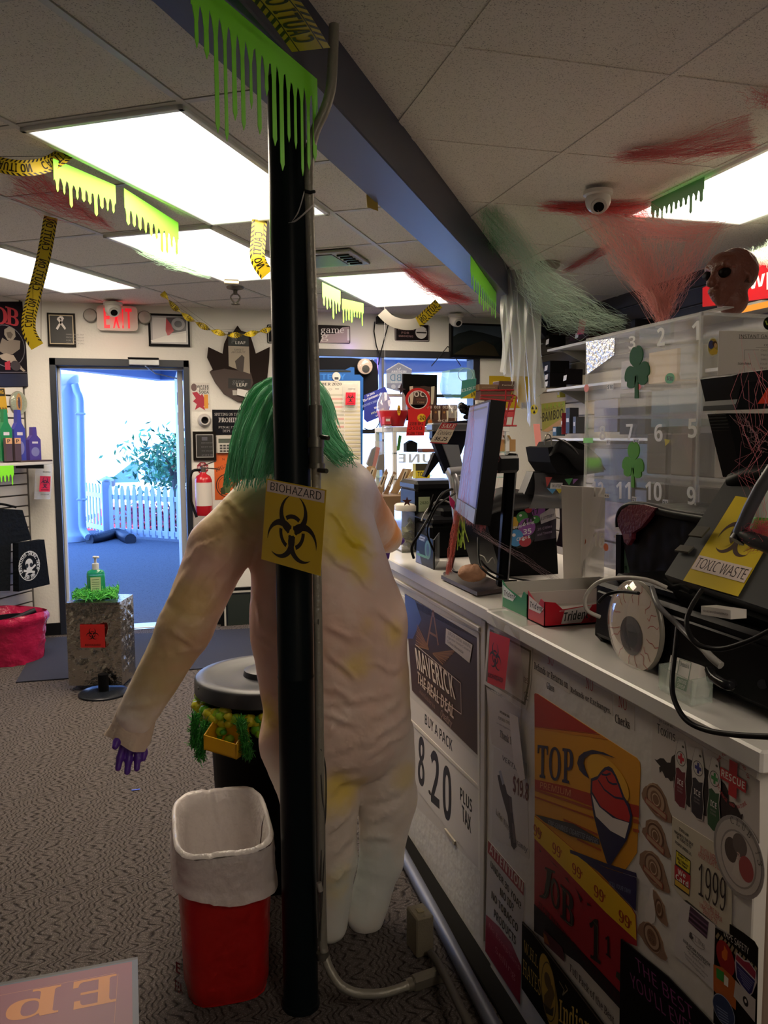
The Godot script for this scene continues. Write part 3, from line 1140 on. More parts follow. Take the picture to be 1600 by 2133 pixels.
func build_counter() -> void:
	var t := thing("sales_counter","long white sales counter along the right, its front covered in posters","counter",V3(1.2,0,-2.6))
	var white := bumpy("cdc8c0",.5,ntex(.04,256,3,true),2.0,.1)
	var trim := mt("c4beb4",.5)
	part("front_panel",geo().boxab(V3(.872,0,-4.3),V3(.892,1.0,-2.02),.002),white,t)
	part("front_panel",geo().boxab(V3(.866,0,-2.017),V3(.892,1.0,-1.0),.002),white,t)
	part("end_panel",geo().boxab(V3(.892,0,-1.02),V3(1.5,1.0,-1.0),.002),mt("7d6a5c",.6),t)
	part("back_panel",geo().boxab(V3(1.48,0,-4.3),V3(1.5,1.0,-1.02),.002),trim,t)
	part("countertop",geo().boxab(V3(.852,1.0,-4.3),V3(1.54,1.037,-2.016),.004),mt("d9d6d2",.3),t)
	part("countertop",geo().boxab(V3(.846,1.0,-2.014),V3(1.54,1.037,-.97),.004),mt("d9d6d2",.3),t)
	part("batten",geo().boxab(V3(.86,.955,-4.3),V3(.872,.968,-2.1),.002),trim,t)
	part("corner_strip",geo().boxab(V3(.866,.9914,-2.098),V3(.872,.0536,-2.068),.001),trim,t)
	part("toe_strip",geo().boxab(V3(.815,0,-4.3),V3(.872,.012,-1.0),.003),mt("131210",.7),t)
	# grey raceway pipe along the foot of the counter
	var g := geo().tube(A3([V3(.80,.03,-4.2),V3(.80,.03,-2.7),V3(.787,.03,-2.2),V3(.765,.03,-1.6),V3(.76,.03,-1.2)]),.02,10)
	solo("floor_pipe",g,mt("6f7484",.45,.3),"grey painted pipe running along the floor at the counter's foot","pipe")
	t = thing("floor_wire_channel","thin grey wire channel on the carpet beside the pipe","cable cover",V3(.7,0,-1.7))
	g = geo().tube(smooth(poly3([.7133,.0312,-2.092,.7109,.0484,-2.011,.6915,.0833,-1.863,.6852,.0917,-1.762,.6834,.0915,-1.679]),4),.011,6)
	part("channel",g,mt("57534c",.6),t)
	# junction box and conduit fitting
	t = thing("junction_box","dented grey metal junction box on the carpet beside the counter","box",V3(.6966,0,-2.116))
	g = geo()
	g.xf = Transform3D(Basis(AY,.12),V3(.7075,0,-2.131))
	g.box(V3(0,.06,-.03),V3(.055,.12,.075),.004)
	part("body",g,bumpy("8e8672",.55,ntex(.06,128,3,true),20.0,.4,.3),t)
	g = geo()
	g.xf = Transform3D(Basis(AY,.12),V3(.7075,0,-2.131))
	g.box(V3(0,.121,-.03),V3(.02,.003,.022),.001)
	part("cover_plate",g,mt("9a8f6f",.5,.3),t)
	t = thing("conduit_fitting","grey metal conduit elbow fitting at the end of the bent floor pipe","fitting",V3(.6741,0,-2.006))
	part("body",geo().bar(V3(.6237,.02,-1.995),V3(.7278,.02,-2.015),.035,.04,AY,.008),mt("6f6a5e",.5,.4),t)
	part("nut",geo().tube(A3([V3(.6076,.02,-1.992),V3(.6268,.02,-1.996)]),.019,6),mt("7d786c",.4,.5),t)
	# electrical conduit on the post
	t = thing("conduit","grey steel conduit strapped to the right of the black post, bending at the floor","pipe",V3(.3865,.1274,-2.025))
	var steel := bumpy("8f8c82",.42,ntex(.05,128,3,true),12.0,.3,.3)
	var p := smooth(poly3([.4364,2.478,-1.982,.4305,2.39,-1.975,.4253,2.33,-1.976,.4105,2.28,-1.981,.3889,2.233,-1.993,.3767,2.174,-2.001,.3744,2.073,-2.003,.3783,1.821,-1.999,.3805,1.681,-1.996,.3809,1.517,-1.99,.3803,1.398,-1.99]),5)
	part("upper_run",geo().tube(p,.0125,12),steel,t)
	p = smooth(poly3([.3803,1.398,-1.99,.378,1.219,-1.984,.3773,.9146,-1.977,.3783,.5344,-1.982,.3817,.2279,-1.994,.3844,.159,-1.987,.3949,.1248,-1.966,.4171,.0949,-1.941,.4583,.0748,-1.927,.524,.0744,-1.909,.5899,.0804,-1.912]),5)
	part("lower_run",geo().tube(p,.0115,12),steel,t)
	for q in [[V3(.3807,1.582,-1.991),V3(.3788,1.487,-1.988),.0165],[V3(.3804,1.503,-1.989),V3(.3797,1.479,-1.987),.021],[V3(.3809,1.482,-1.987),V3(.3815,1.436,-1.993),.018],[V3(.3827,1.439,-1.993),V3(.3823,1.427,-1.992),.021],[V3(.3797,.1627,-1.989),V3(.3816,.1452,-1.987),.017]]:
		part("coupling",geo().tube(A3([q[0],q[1]]),q[2],14),mt("6a6860",.35,.6),t)
	for q in [[V3(.39,1.505,-1.976),V3(.404,1.502,-1.951)],[V3(.383,1.423,-1.971),V3(.3982,1.422,-1.946)]]:
		part("set_screw",geo().tube(PackedVector3Array(q),.006,6),mt("4f4d48",.35,.6),t)
	part("cable_tie",geo().tube(A3([V3(.3612,2.094,-1.993),V3(.3734,2.089,-1.984),V3(.3864,2.095,-1.996)]),.004,6),mt("1c1c1c",.5),t)
	t = thing("post_wires","thin pale wires tied along the lower part of the black post","cable",V3(.3726,.2829,-1.971))
	for w in [poly3([.3764,1.052,-1.969,.3755,.7906,-1.976,.3792,.6167,-1.969,.387,.5098,-1.978,.3812,.3693,-1.977,.3715,.1965,-1.984]),poly3([.365,1.042,-1.961,.3648,.6695,-1.968,.3634,.3801,-1.962,.3653,.1965,-1.965]),poly3([.378,.7179,-1.968,.392,.6613,-1.98,.3902,.5344,-1.979,.3784,.4607,-1.976,.3726,.2829,-1.971])]:
		part("wire",geo().tube(smooth(w,5),.0022,5),mt("3d3b38",.4),t)
	part("tape_wrap",geo().tube(A3([V3(.3649,.3757,-1.95),V3(.3689,.3538,-1.947)]),.007,8),mt("8f8c86",.5),t)
	# ribbon of clear tape round the post
	g = geo()
	var rb := smooth(poly3([.3583,2.087,-1.977,.3437,2.041,-1.977,.3256,2.01,-1.99,.3095,1.978,-2.002,.2893,1.928,-2.013,.2828,1.89,-2.022]),4)
	var r2 := smooth(poly3([.3772,2.055,-1.969,.3504,2.029,-1.964,.3319,2.016,-1.978,.318,2.014,-1.992]),4)
	for q in [rb,r2]:
		for i in q.size() - 1:
			g.bar(q[i],q[i+1],.012,.0006,V3(.27,0,-.96).cross(q[i+1] - q[i]).normalized(),.0)
	solo("tape_ribbon",g,film("d8d8d4",.55,.3),"twisted strip of clear tape stuck across the black post below the beam","tape")
	# hazard sign on the post
	var o := V3(.2447,1.202,-2.02)
	var U: Vector3 = V3(.3607,1.181,-1.85) - o
	var V: Vector3 = V3(.2621,1.403,-2.023) - o
	t = thing("hazard_sign","yellow BIOHAZARD sign with a black emblem taped to the black post","sign",o+U*.5)
	var k := sheet(t,o,U,V,0,0,1,1,"d9b52a",.001,"card",.35)
	k.rect(.02,.845,.98,.985,"e6d3c8")
	k.text("BIOHAZARD",.08,.87,.93,.965,"1c1210","r")
	k.biohazard(.5,.42,.47,"21150f","d9b52a")
	printed(k,t,.35)

func stain(p: Vector3,spots: Array,base: Color) -> Color:
	var c := base
	for s in spots:
		var d: float = (p - s[0]).length()/s[1]
		d += .3*noise.get_noise_3dv(p*14.0+s[0]*3.0)
		var w := clampf(1.25 - d,.0,1.0)
		c = c.lerp(s[2],w*w*(3.0 - 2.0*w)*s[3])
	return c

func build_dummy() -> void:
	var eye := V3(.268,0,-.963)
	var t := thing("costumed_dummy","life-size dummy in a stained white coverall and green wig behind the post","mannequin",V3(.5285,0,-2.278))
	var bones := [
		[V3(.4296,1.261,-2.339),V3(.4693,.9601,-2.299),.18,.226,eye,1.5],
		[V3(.4693,.9601,-2.299),V3(.4904,.6906,-2.279),.226,.215,eye,1.45],
		[V3(.3522,1.346,-2.358),V3(.5116,1.348,-2.334),.095,.1],
		[V3(.3947,1.437,-2.334),V3(.3975,1.34,-2.334),.075,.11],
		[V3(.3834,.6247,-2.292),V3(.4361,.4477,-2.281),.125,.112],
		[V3(.4361,.4477,-2.281),V3(.4663,.2486,-2.285),.112,.076],
		[V3(.4663,.2486,-2.285),V3(.4615,.0438,-2.288),.076,.052],
		[V3(.618,.612,-2.298),V3(.6504,.4026,-2.322),.108,.09],
		[V3(.6504,.4026,-2.322),V3(.6326,.2013,-2.329),.09,.066],
		[V3(.6326,.2013,-2.329),V3(.5816,.0312,-2.327),.066,.058],
		[V3(.2826,1.313,-2.364),V3(.1693,1.192,-2.353),.085,.088],
		[V3(.1693,1.192,-2.353),V3(.0621,.9672,-2.33),.088,.074],
		[V3(.0621,.9672,-2.33),V3(-.0767,.7178,-2.366),.074,.056],
		[V3(.5452,1.335,-2.355),V3(.6465,1.23,-2.505),.09,.078],
		[V3(.6465,1.23,-2.505),V3(.7715,1.153,-2.733),.078,.055],
	]
	var r := skin(bones,.0095,.022)
	var verts: PackedVector3Array = r[0]
	var sidex := eye.cross(AY)
	var folds := []
	var fp := [-.176,.830,-.077,.786,-.174,.748,-.068,.707,-.062,.646,.087,.733,-.063,.619,.094,.666,-.166,.627,-.068,.664,-.172,.566,-.080,.583,-.162,.505,-.075,.538,-.059,.504,.037,.571,-.054,.423,.066,.483,-.168,.390,-.093,.444,-.155,.316,-.089,.349,-.060,.342,.043,.409,-.142,.221,-.098,.254,-.071,.301,.022,.314,-.186,.776,.045,.793,.008,.788,.015,.991,-.407,1.210,-.506,1.075,-.418,1.149,-.517,1.005,-.434,1.250,-.563,1.163,-.483,.933,-.610,.897,-.468,1.007,-.555,.991,-.641,.778,-.719,.763,-.541,1.143,-.623,1.015,-.135,1.249,.040,1.126,-.152,1.201,-.001,1.065,-.149,1.303,-.048,1.180,-.388,1.081,-.338,.966,-.375,.939,-.314,.918,-.356,.750,-.301,.803,-.349,.722,-.288,.709,-.447,1.305,-.346,1.209,-.467,1.332,-.352,1.270,-.164,.992,-.056,.937,-.151,.924,-.077,.842,-.028,1.045,.066,.936,-.043,.883,.082,.842,-.665,.738,-.733,.711,-.599,.981,-.517,.926,-.173,.681,-.091,.734,-.049,.707,.052,.767]
	for i in range(0,fp.size(),4):
		folds.append([V2(fp[i],fp[i+1]),V2(fp[i+2],fp[i+3])])
	for i in verts.size():
		var p := verts[i]
		var q := V2(p.x*.963+p.z*.268,p.y)
		q += V2(noise.get_noise_3dv(p*9.0),noise.get_noise_3dv(p*9.0+Vector3.ONE*7.0))*.022
		var h := .0
		for f in folds:
			var ab: Vector2 = f[1] - f[0]
			var t2: float = (q - f[0]).dot(ab)/ab.length_squared()
			if t2 < -.1 or t2 > 1.1:
				continue
			var s2: float = (q - f[0]).cross(ab)/ab.length()
			if absf(s2) > .045:
				continue
			var e := clampf(sin(clampf(t2*.9+.05,.0,1.0)*PI)*1.5,.0,1.0)
			h += e*(.0062*exp(-pow(s2/.007,2.0)) - .0045*exp(-pow((s2 - .018)/.012,2.0)))
		var f3 := absf(noise.get_noise_3d(p.x*6.0+p.y*4.0,p.y*9.0,p.z*6.0))
		verts[i] = p - eye*h+V3(sidex.x,0,sidex.z)*(.004*noise.get_noise_3dv(p*8.0)) - eye*(.004*(.5 - f3))
	var yel := Color("f0d224").srgb_to_linear()
	var mus := Color("cbb05e").srgb_to_linear()
	var pink := Color("e6ab94").srgb_to_linear()
	var oran := Color("d98a3c").srgb_to_linear()
	var pale := Color("ecdccc").srgb_to_linear()
	var clean := Color("f2e8e0").srgb_to_linear()
	var white := Color("dfe6e2").srgb_to_linear()
	var spots := [
		[V3(.2938,1.282,-2.243),.22,mus,.6],[V3(.1235,1.15,-2.278),.16,pink,.55],[V3(.0135,.8997,-2.285),.2,mus,.75],[V3(.1914,1.282,-2.271),.12,mus,.6],
		[V3(.2652,.9794,-2.275),.3,pink,.6],[V3(.2832,.7088,-2.244),.16,pink,.55],[V3(.5778,.9369,-2.183),.3,pink,.45],[V3(.49,.6263,-2.179),.2,pink,.35],
		[V3(.4721,1.254,-2.191),.10,yel,.8],[V3(.5285,1.214,-2.171),.08,yel,.95],[V3(.4749,1.347,-2.199),.09,yel,.6],[V3(.5453,1.135,-2.159),.05,yel,.7],
		[V3(.5325,.9822,-2.179),.045,yel,.95],[V3(.5217,.8817,-2.173),.06,yel,.9],[V3(.624,.9501,-2.172),.05,yel,.5],[V3(.4428,.9292,-2.2),.05,yel,.6],
		[V3(.4666,.5055,-2.205),.09,yel,.75],[V3(.4566,.6152,-2.218),.06,yel,.7],[V3(.4839,.2012,-2.203),.08,yel,.6],[V3(.264,.7224,-2.251),.06,yel,.9],[V3(.6862,.5025,-2.217),.06,yel,.4],
		[V3(.6689,1.299,-2.401),.12,oran,.8],[V3(.7426,1.188,-2.578),.16,oran,.9],[V3(.579,.1511,-2.266),.2,white,.9],[V3(.4533,.0241,-2.237),.1,white,.5],[V3(.0823,1.058,-2.281),.09,yel,.35],[V3(.7083,.7847,-2.237),.1,yel,.3],
	]
	var tint := func(p: Vector3,_n: Vector3) -> Color:
		return stain(p,spots,clean.lerp(pale,.5+.5*noise.get_noise_3dv(p*3.0)))
	var suit := vmat(.45,ntex(.012,512,3,true,FastNoiseLite.TYPE_SIMPLEX_SMOOTH,9),3.4,.4)
	part("coverall",skinned(verts,r[1],tint),suit,t)
	# loose cuffs
	var g := geo()
	var wr := V3(-.0767,.7178,-2.366)
	var cuff_end := V3(-.1072,.6379,-2.378)
	var ax := (cuff_end - wr).normalized()
	var s1 := ax.cross(eye).normalized()
	var s2 := ax.cross(s1)
	g.grid(func(u,v):
		var a: float = u*TAU
		var rad: float = .052+.012*v+.006*sin(a*3.0+v*4.0)*v+.003*sin(a*7.0)
		return wr - ax*.03+ax*(.11*v+.008*v*sin(a*2.0+1.0))+(s1*cos(a)+s2*sin(a)*.8)*rad,36,8)
	part("cuff",g,bumpy("d8c4b0",.5,ntex(.03,256,3,true),4.0,.5),t)
	# purple gloves
	var palm := V3(-.0966,.6392,-2.375)
	var glove := mt("5a2f9c",.4)
	var hand := [
		[V3(-.0841,.7008,-2.377),V3(-.091,.646,-2.374),.026,.030,eye,1.5],
		[V3(-.1098,.6393,-2.378),V3(-.0754,.6391,-2.369),.022,.022,eye,1.3],
		[V3(-.1147,.6389,-2.369),V3(-.126,.602,-2.359),.0105,.0098],[V3(-.126,.602,-2.359),V3(-.1316,.5761,-2.347),.0098,.0085],
		[V3(-.0982,.6296,-2.374),V3(-.103,.5897,-2.361),.011,.010],[V3(-.103,.5897,-2.361),V3(-.1075,.5611,-2.35),.010,.0088],
		[V3(-.0783,.6295,-2.369),V3(-.0778,.595,-2.355),.0105,.0096],[V3(-.0778,.595,-2.355),V3(-.0809,.5704,-2.343),.0096,.0084],
		[V3(-.0612,.6312,-2.375),V3(-.0591,.6075,-2.361),.0092,.0085],[V3(-.0591,.6075,-2.361),V3(-.062,.5949,-2.35),.0085,.0076],
		[V3(-.1161,.6671,-2.362),V3(-.1308,.6579,-2.334),.013,.0105],[V3(-.1308,.6579,-2.334),V3(-.1358,.6483,-2.324),.0105,.009],
	]
	r = skin(hand,.0032,.007)
	part("glove",skinned(r[0],r[1]),glove,t,"purple glove hanging below the left cuff")
	var b2 := []
	var home := V3(-.091,.646,-2.374)
	var there := V3(.8065,1.127,-2.794)
	var turn := Basis(AX,1.45)*Basis(AY,.3)
	for b in hand:
		var c: Array = b.duplicate()
		c[0] = there+turn*(b[0] - home)
		c[1] = there+turn*(b[1] - home)
		if c.size() > 4:
			c[4] = turn*c[4]
		b2.append(c)
	r = skin(b2,.0036,.007)
	part("glove",skinned(r[0],r[1]),glove,t,"purple glove resting on the counter")
	# head under the wig, turned to the door
	var hd := V3(.3861,1.541,-2.356)
	var dirx := eye.cross(AY)
	var face := [
		[hd+V3(0,.03,0),hd+V3(0,-.01,0)+eye*.02,.095,.085],[hd+eye*.045+V3(0,-.07,0),hd+eye*.06+V3(0,-.095,0),.05,.036],
		[hd+eye*.1+V3(0,.0,0),hd+eye*.125+V3(0,-.035,0),.012,.018],[hd+V3(0,-.06,0),V3(.3926,1.402,-2.341),.055,.06],
		[hd+dirx*.09+V3(0,-.02,0),hd+dirx*.095+V3(0,.015,0),.012,.016],[hd - dirx*.09+V3(0,-.02,0),hd - dirx*.095+V3(0,.015,0),.012,.016],
	]
	r = skin(face,.006,.02)
	var head := part("head",skinned(r[0],r[1]),mt("b9a488",.6),t)
	for s in [-1,1]:
		part("eye",geo().ball(hd+eye*.088+dirx*(.034*s)+V3(0,.005,0),Vector3.ONE*.015,12),mt("e4e0d8",.2),head)
	part("mouth",geo().tube(A3([hd+eye*.094 - dirx*.025+V3(0,-.075,0),hd+eye*.1+V3(0,-.079,0),hd+eye*.094+dirx*.025+V3(0,-.075,0)]),.006,6),mt("7a3a34",.6),head)
	# wig: fat locks of fluffy green yarn, each a bundle
	rng.seed = 33
	var wig := Node3D.new()
	wig.name = "wig"
	t.add_child(wig)
	org[wig] = org[t]
	var fuzz := bumpy("6ccf94",.9,ntex(.09,256,3,true,FastNoiseLite.TYPE_SIMPLEX_SMOOTH,4),9.0,.7)
	fuzz.rim_enabled = true
	fuzz.rim = .6
	var locks := [
		[poly3([.3704,1.658,-2.351,.3154,1.653,-2.293,.2643,1.615,-2.272,.2321,1.546,-2.254,.2103,1.475,-2.232,.1981,1.401,-2.229]),.021,.016],[poly3([.3795,1.647,-2.305,.3193,1.634,-2.237,.2765,1.594,-2.214,.2438,1.532,-2.197,.2233,1.462,-2.186,.2125,1.395,-2.193]),.024,.018],
		[poly3([.3805,1.642,-2.263,.3305,1.627,-2.182,.2906,1.582,-2.157,.2595,1.519,-2.139,.2407,1.456,-2.139,.2339,1.398,-2.156]),.024,.018],[poly3([.3821,1.635,-2.241,.3379,1.617,-2.147,.3063,1.568,-2.11,.2805,1.506,-2.111,.2621,1.451,-2.111,.2536,1.404,-2.13]),.023,.018],
		[poly3([.3871,1.631,-2.239,.3505,1.606,-2.132,.3274,1.555,-2.103,.3026,1.494,-2.094,.286,1.45,-2.104,.2756,1.414,-2.125]),.023,.017],[poly3([.3946,1.627,-2.237,.3688,1.594,-2.137,.3505,1.53,-2.094,.3323,1.481,-2.095,.3175,1.444,-2.116,.3077,1.423,-2.138]),.022,.016],
		[poly3([.3822,1.665,-2.39,.3142,1.649,-2.345,.2602,1.593,-2.334,.2298,1.52,-2.314,.2113,1.454,-2.303,.1991,1.392,-2.3]),.02,.015],[poly3([.4085,1.632,-2.254,.414,1.59,-2.186,.4211,1.538,-2.158,.4418,1.499,-2.159,.4655,1.472,-2.161,.4874,1.451,-2.153]),.022,.012],
		[poly3([.4287,1.63,-2.29,.4437,1.585,-2.23,.4531,1.538,-2.212,.4697,1.499,-2.204,.4915,1.472,-2.206,.5086,1.446,-2.198]),.021,.01],[poly3([.3997,1.627,-2.235,.3971,1.582,-2.159,.4004,1.531,-2.132,.4161,1.499,-2.135,.4438,1.47,-2.146,.4701,1.446,-2.147]),.02,.01],
		[poly3([.3971,1.627,-2.236,.3806,1.581,-2.132,.3734,1.518,-2.097,.3789,1.481,-2.102,.3908,1.455,-2.128]),.022,.015],[poly3([.427,1.651,-2.355,.4633,1.609,-2.341,.4809,1.547,-2.32,.4962,1.506,-2.301,.514,1.464,-2.282]),.02,.01],
		[poly3([.3915,1.669,-2.429,.4381,1.663,-2.416,.4792,1.618,-2.421,.4993,1.549,-2.409]),.03,.02],[poly3([.3862,1.665,-2.451,.3275,1.647,-2.445,.2754,1.592,-2.433,.2448,1.507,-2.413,.2242,1.424,-2.39]),.026,.02],
	]
	for L in locks:
		var p := smooth(L[0],5)
		var rr := []
		for i in p.size():
			var f := float(i)/(p.size() - 1)
			rr.append(lerpf(L[1],L[2],f)*(1.0+.07*sin(f*17.0+L[1]*900.0))*(.55 if i == 0 or i == p.size() - 1 else 1.0))
		part("lock",geo().tube(p,rr,10),fuzz,wig)
	g = geo()
	for i in 420:
		var L: Array = locks[i % locks.size()]
		var p := smooth(L[0],4)
		var off: Vector3 = V3(rng.randfn(),rng.randfn(),rng.randfn()).normalized()*L[1]*rng.randf_range(.9,1.1)
		var q := PackedVector3Array()
		for j in p.size():
			q.append(p[j]+off+V3(rng.randfn(),rng.randfn(),rng.randfn())*.0012)
		q.append(q[q.size() - 1]+(q[q.size() - 1] - q[q.size() - 2]).normalized()*rng.randf_range(.002,.018))
		g.tube(q,.0011,3,false)
	part("yarn",g,mt("8adcae",.8),wig).set_meta("kind","stuff")
	part("cap",geo().ball(V3(.3965,1.565,-2.366),V3(.11,.12,.12),24),fuzz,wig)

func crumple(g: Geo,o: Vector3,U: Vector3,V: Vector3,N: Vector3,amp: float,nu: int,nv: int,f: float) -> void:
	g.grid(func(u,v):
		var e: float = minf(minf(u,1.0 - u),minf(v,1.0 - v))*6.0
		return o+U*u+V*v+N*(amp*clampf(e,0,1)*(1.0 - 2.2*absf(noise.get_noise_3dv((U*u+V*v)*f+o*9.0)))),nu,nv)

func build_floor_things() -> void:
	rng.seed = 51
	# red bin with a white liner
	var c := V3(.145,0,-2.25)
	var t := thing("waste_bin","red plastic bin with a white bag liner at the foot of the black post","bin",c)
	var out := func(a: float,w: float,d: float) -> Vector3:
		var x := cos(a)
		var z := sin(a)
		var n := 4.2
		var r := pow(pow(absf(x),n)+pow(absf(z),n),-1.0/n)
		return V3(x*r*w,0,z*r*d)
	var g := geo()
	g.grid(func(u,v):
		var s := lerpf(.94,1.06,v)
		var w: float = .121*s+.004*noise.get_noise_2d(u*9.0,v*4.0)
		if v < .06:
			w *= .93+v
		return c+out.call(u*TAU,w,w*1.6)+V3(0,.41*v,0),64,14)
	g.grid(func(u,v): return c+out.call(u*TAU,.11*v,.176*v)+V3(0,.004,0),32,2)
	part("body",g,bumpy("a81816",.32,ntex(.02,256,3,true),3.0,.35),t)
	g = geo()
	g.grid(func(u,v):
		var a: float = u*TAU
		var drop: float = .105+.028*sin(a*1.0+.9)+.006*sin(a*5.0)
		var w: float = .134+.004*v+.0035*noise.get_noise_2d(u*26.0,v*5.0)+(.004 if v > .85 else .0)
		return c+out.call(a,w,w*1.56)+V3(0,.43 - drop*v,0),96,10)
	part("liner_cuff",g,liner(.78),t,"translucent white bag folded over the rim")
	g = geo()
	g.grid(func(u,v):
		var a: float = u*TAU
		var b: float = minf(v*5.0,1.0)
		var w: float = .134 - .022*b - .03*maxf(v - .2,.0)+.006*noise.get_noise_2d(u*18.0,v*5.0)*b
		return c+out.call(a,w,w*1.55)+V3(0,.43+.012*sin(minf(v*5.0,1.0)*PI)+.005*noise.get_noise_2d(u*22.0,3.0) - .36*maxf(v - .1,.0),0),96,16)
	g.grid(func(u,v): return c+out.call(u*TAU,.09*v,.14*v)+V3(0,.1+.01*noise.get_noise_2d(u*8.0,v*6.0),0),32,4)
	part("liner_bag",g,liner(.96),t)
	var k := Ink.new(c+V3(-.122,0,.206),V3(.6,0,.8),AY)
	k.text("FEA",-.03,.075,.0,.105,"4a0d0c")
	k.text("E",-.024,.128,-.006,.158,"4a0d0c")
	printed(k,t,.4,"print")
	# large black can with a lid, slime foam and a yellow tray
	c = V3(.3409,.7072,-2.728)
	var top: float = c.y
	c.y = 0
	t = thing("trash_can","large round black trash can with a lid behind the dummy's left leg","bin",c)
	part("body",geo().lathe([V2(0,0),V2(.165,0),V2(.172,.02),V2(.198,top - .05),V2(.205,top - .045)],c,40),mt("0d0e10",.5),t)
	part("lid",geo().lathe([V2(.235,top - .055),V2(.243,top - .05),V2(.243,top - .008),V2(.236,top),V2(.2,top+.004),V2(.185,top - .004),V2(.1,top - .008),V2(.08,top - .006),V2(.076,top+.012),V2(.06,top+.016),V2(0,top+.016)],c,48),mt("20232a",.42),t)
	part("lid_grip",geo().bar(V3(.1114,.6927,-2.666),V3(.1794,.6952,-2.584),.02,.012,AY,.003),mt("55585c",.4),t)
	rng.seed = 5
	g = geo()
	for i in 150:
		var a := rng.randf_range(1.2,4.4)
		var h := top - .075 - absf(rng.randfn())*.035
		var p := c+V3(cos(a),0,sin(a))*(.222+rng.randf_range(-.012,.018))+V3(0,h,0)
		g.tint("b8b524" if h > top - .11 and rng.randf() < .7 else ["5fae2c","3f9a34","86b82a"][rng.randi() % 3])
		var r := rng.randf_range(.012,.028)
		g.ball(p,V3(r,r*.75,r),8)
	var sl := solo("slime_foam",g,vmat(.3),"lumpy yellow and green slime foam oozing under the black can's lid","slime")
	sl.set_meta("kind","stuff")
	g = geo()
	for b in [[V3(.0959,.6223,-2.601),V3(.0889,.5382,-2.595)],[V3(.2243,.6336,-2.483),V3(.2429,.5372,-2.469)],[V3(.1231,.602,-2.56),V3(.1057,.5114,-2.557)]]:
		for i in 90:
			var q := PackedVector3Array()
			var p: Vector3 = b[0]
			var st: Vector3 = (b[1] - b[0])/7.0
			for j in 9:
				q.append(p+V3(rng.randfn(),rng.randfn(),rng.randfn())*.009)
				p += st
			g.tint(["2c8a2c","3aa035","1f6e28"][i % 3])
			g.tube(q,.0012,3,false)
	sl = solo("slime_tinsel",g,vmat(.5),"curly dark green tinsel hanging from the slime on the black can","tinsel")
	sl.set_meta("kind","stuff")
	t = thing("yellow_tray","small yellow open tray hung on the black can under the slime","tray",V3(.1717,.5264,-2.498))
	var yl := mt("c99a10",.4)
	var o := V3(.1179,.5348,-2.524)
	var U: Vector3 = V3(.2089,.52,-2.456) - o
	var V := V3(0,.085,0)
	var N := -U.cross(V).normalized()*-.075
	part("front",geo().prism(poly2([0,0,1,0,1.04,.55,-.03,.55]),o,U,V,.004),yl,t)
	for s in [.0,1.0]:
		part("side",geo().prism(poly2([0,0,1,0,1,1,0,.55]),o+U*s,-N,V,.004),yl,t)
	part("back",geo().prism(poly2([0,0,1,0,1,1,0,1]),o - N,U,V,.004),yl,t)
	part("base",geo().prism(poly2([0,0,1,0,1,1,0,1]),o - N,U,N,.004),yl,t)
	# foil-wrapped sanitizer stand
	c = V3(-.345,0,-4.99)
	t = thing("foil_stand","stand wrapped in crumpled silver foil on a round base by the open door","stand",c)
	part("base",geo().lathe([V2(0,0),V2(.145,0),V2(.145,.01),V2(.13,.018),V2(.05,.02),V2(0,.02)],c,36),mt("20252e",.25,.3),t)
	part("pole",geo().lathe([V2(.03,.018),V2(.03,.12),V2(0,.12)],c,20),mt("0c0d10",.4),t)
	var x0 := V3(-.5564,.0093,-5.102)
	var x1 := V3(-.2369,.0188,-5.014)
	var yb := .035
	var foil := bumpy("b5b0a6",.22,ntex(.03,512,4,true,FastNoiseLite.TYPE_CELLULAR,3),3.0,.9,1.0)
	var fo := V3(x0.x+.008,yb,x0.z)
	var fu := V3(x1.x - x0.x - .01,0,x1.z - x0.z)
	var fv := V3(0,.5392 - yb,0)
	var fn := fu.cross(fv).normalized()
	var dp := .26
	g = geo()
	crumple(g,fo,fu,fv,fn,.012,26,36,11.0)
	crumple(g,fo+fu,-fn*dp,fv,fu.normalized(),.012,22,36,11.0)
	crumple(g,fo - fn*dp,fn*dp,fv,-fu.normalized(),.01,12,18,9.0)
	crumple(g,fo+fu - fn*dp,-fu,fv,-fn,.01,12,18,9.0)
	crumple(g,fo+fv,fu,-fn*dp,AY,.004,12,12,9.0)
	crumple(g,fo,fu,-fn*dp,Vector3.DOWN,.002,4,4,9.0)
	part("foil_box",g,foil,t)
	k = sheet(t,fo+fn*.012,fu.normalized(),AY,.085,.235,.232,.375,"b3211f",.001,"hazard_label",.4)
	k.biohazard(.158,.315,.042,"160c0a","b3211f")
	k.text("BIOHAZARD",.112,.245,.205,.257,"4a0d0c")
	printed(k,t,.4)
	var ty: float = fo.y+fv.y
	g = geo()
	rng.seed = 9
	for i in 200:
		var q := PackedVector3Array()
		var p := V3(fo.x+fu.x*rng.randf_range(.2,.85),ty+.01,fo.z - dp*rng.randf_range(.12,.75))
		for j in 8:
			q.append(p+V3(0,absf(rng.randfn())*.022,0))
			p += V3(rng.randfn(),0,rng.randfn())*.03
			p.x = clampf(p.x,fo.x+fu.x*.12,fo.x+fu.x*.95)
		g.tint(["3fae3a","5cc04a","2f9440"][i % 3])
		g.tube(q,.0022,3,false)
	var ts := solo("tinsel_nest",g,vmat(.5),"nest of bright green tinsel on top of the foil-wrapped stand","tinsel")
	ts.set_meta("kind","stuff")
	c = V3(fo.x+fu.x*.54,ty+.006,fo.z - .13)
	t = thing("sanitizer_bottle","pump bottle of green hand sanitizer standing on the foil stand","bottle",c)
	var b0 := .6977 - c.y
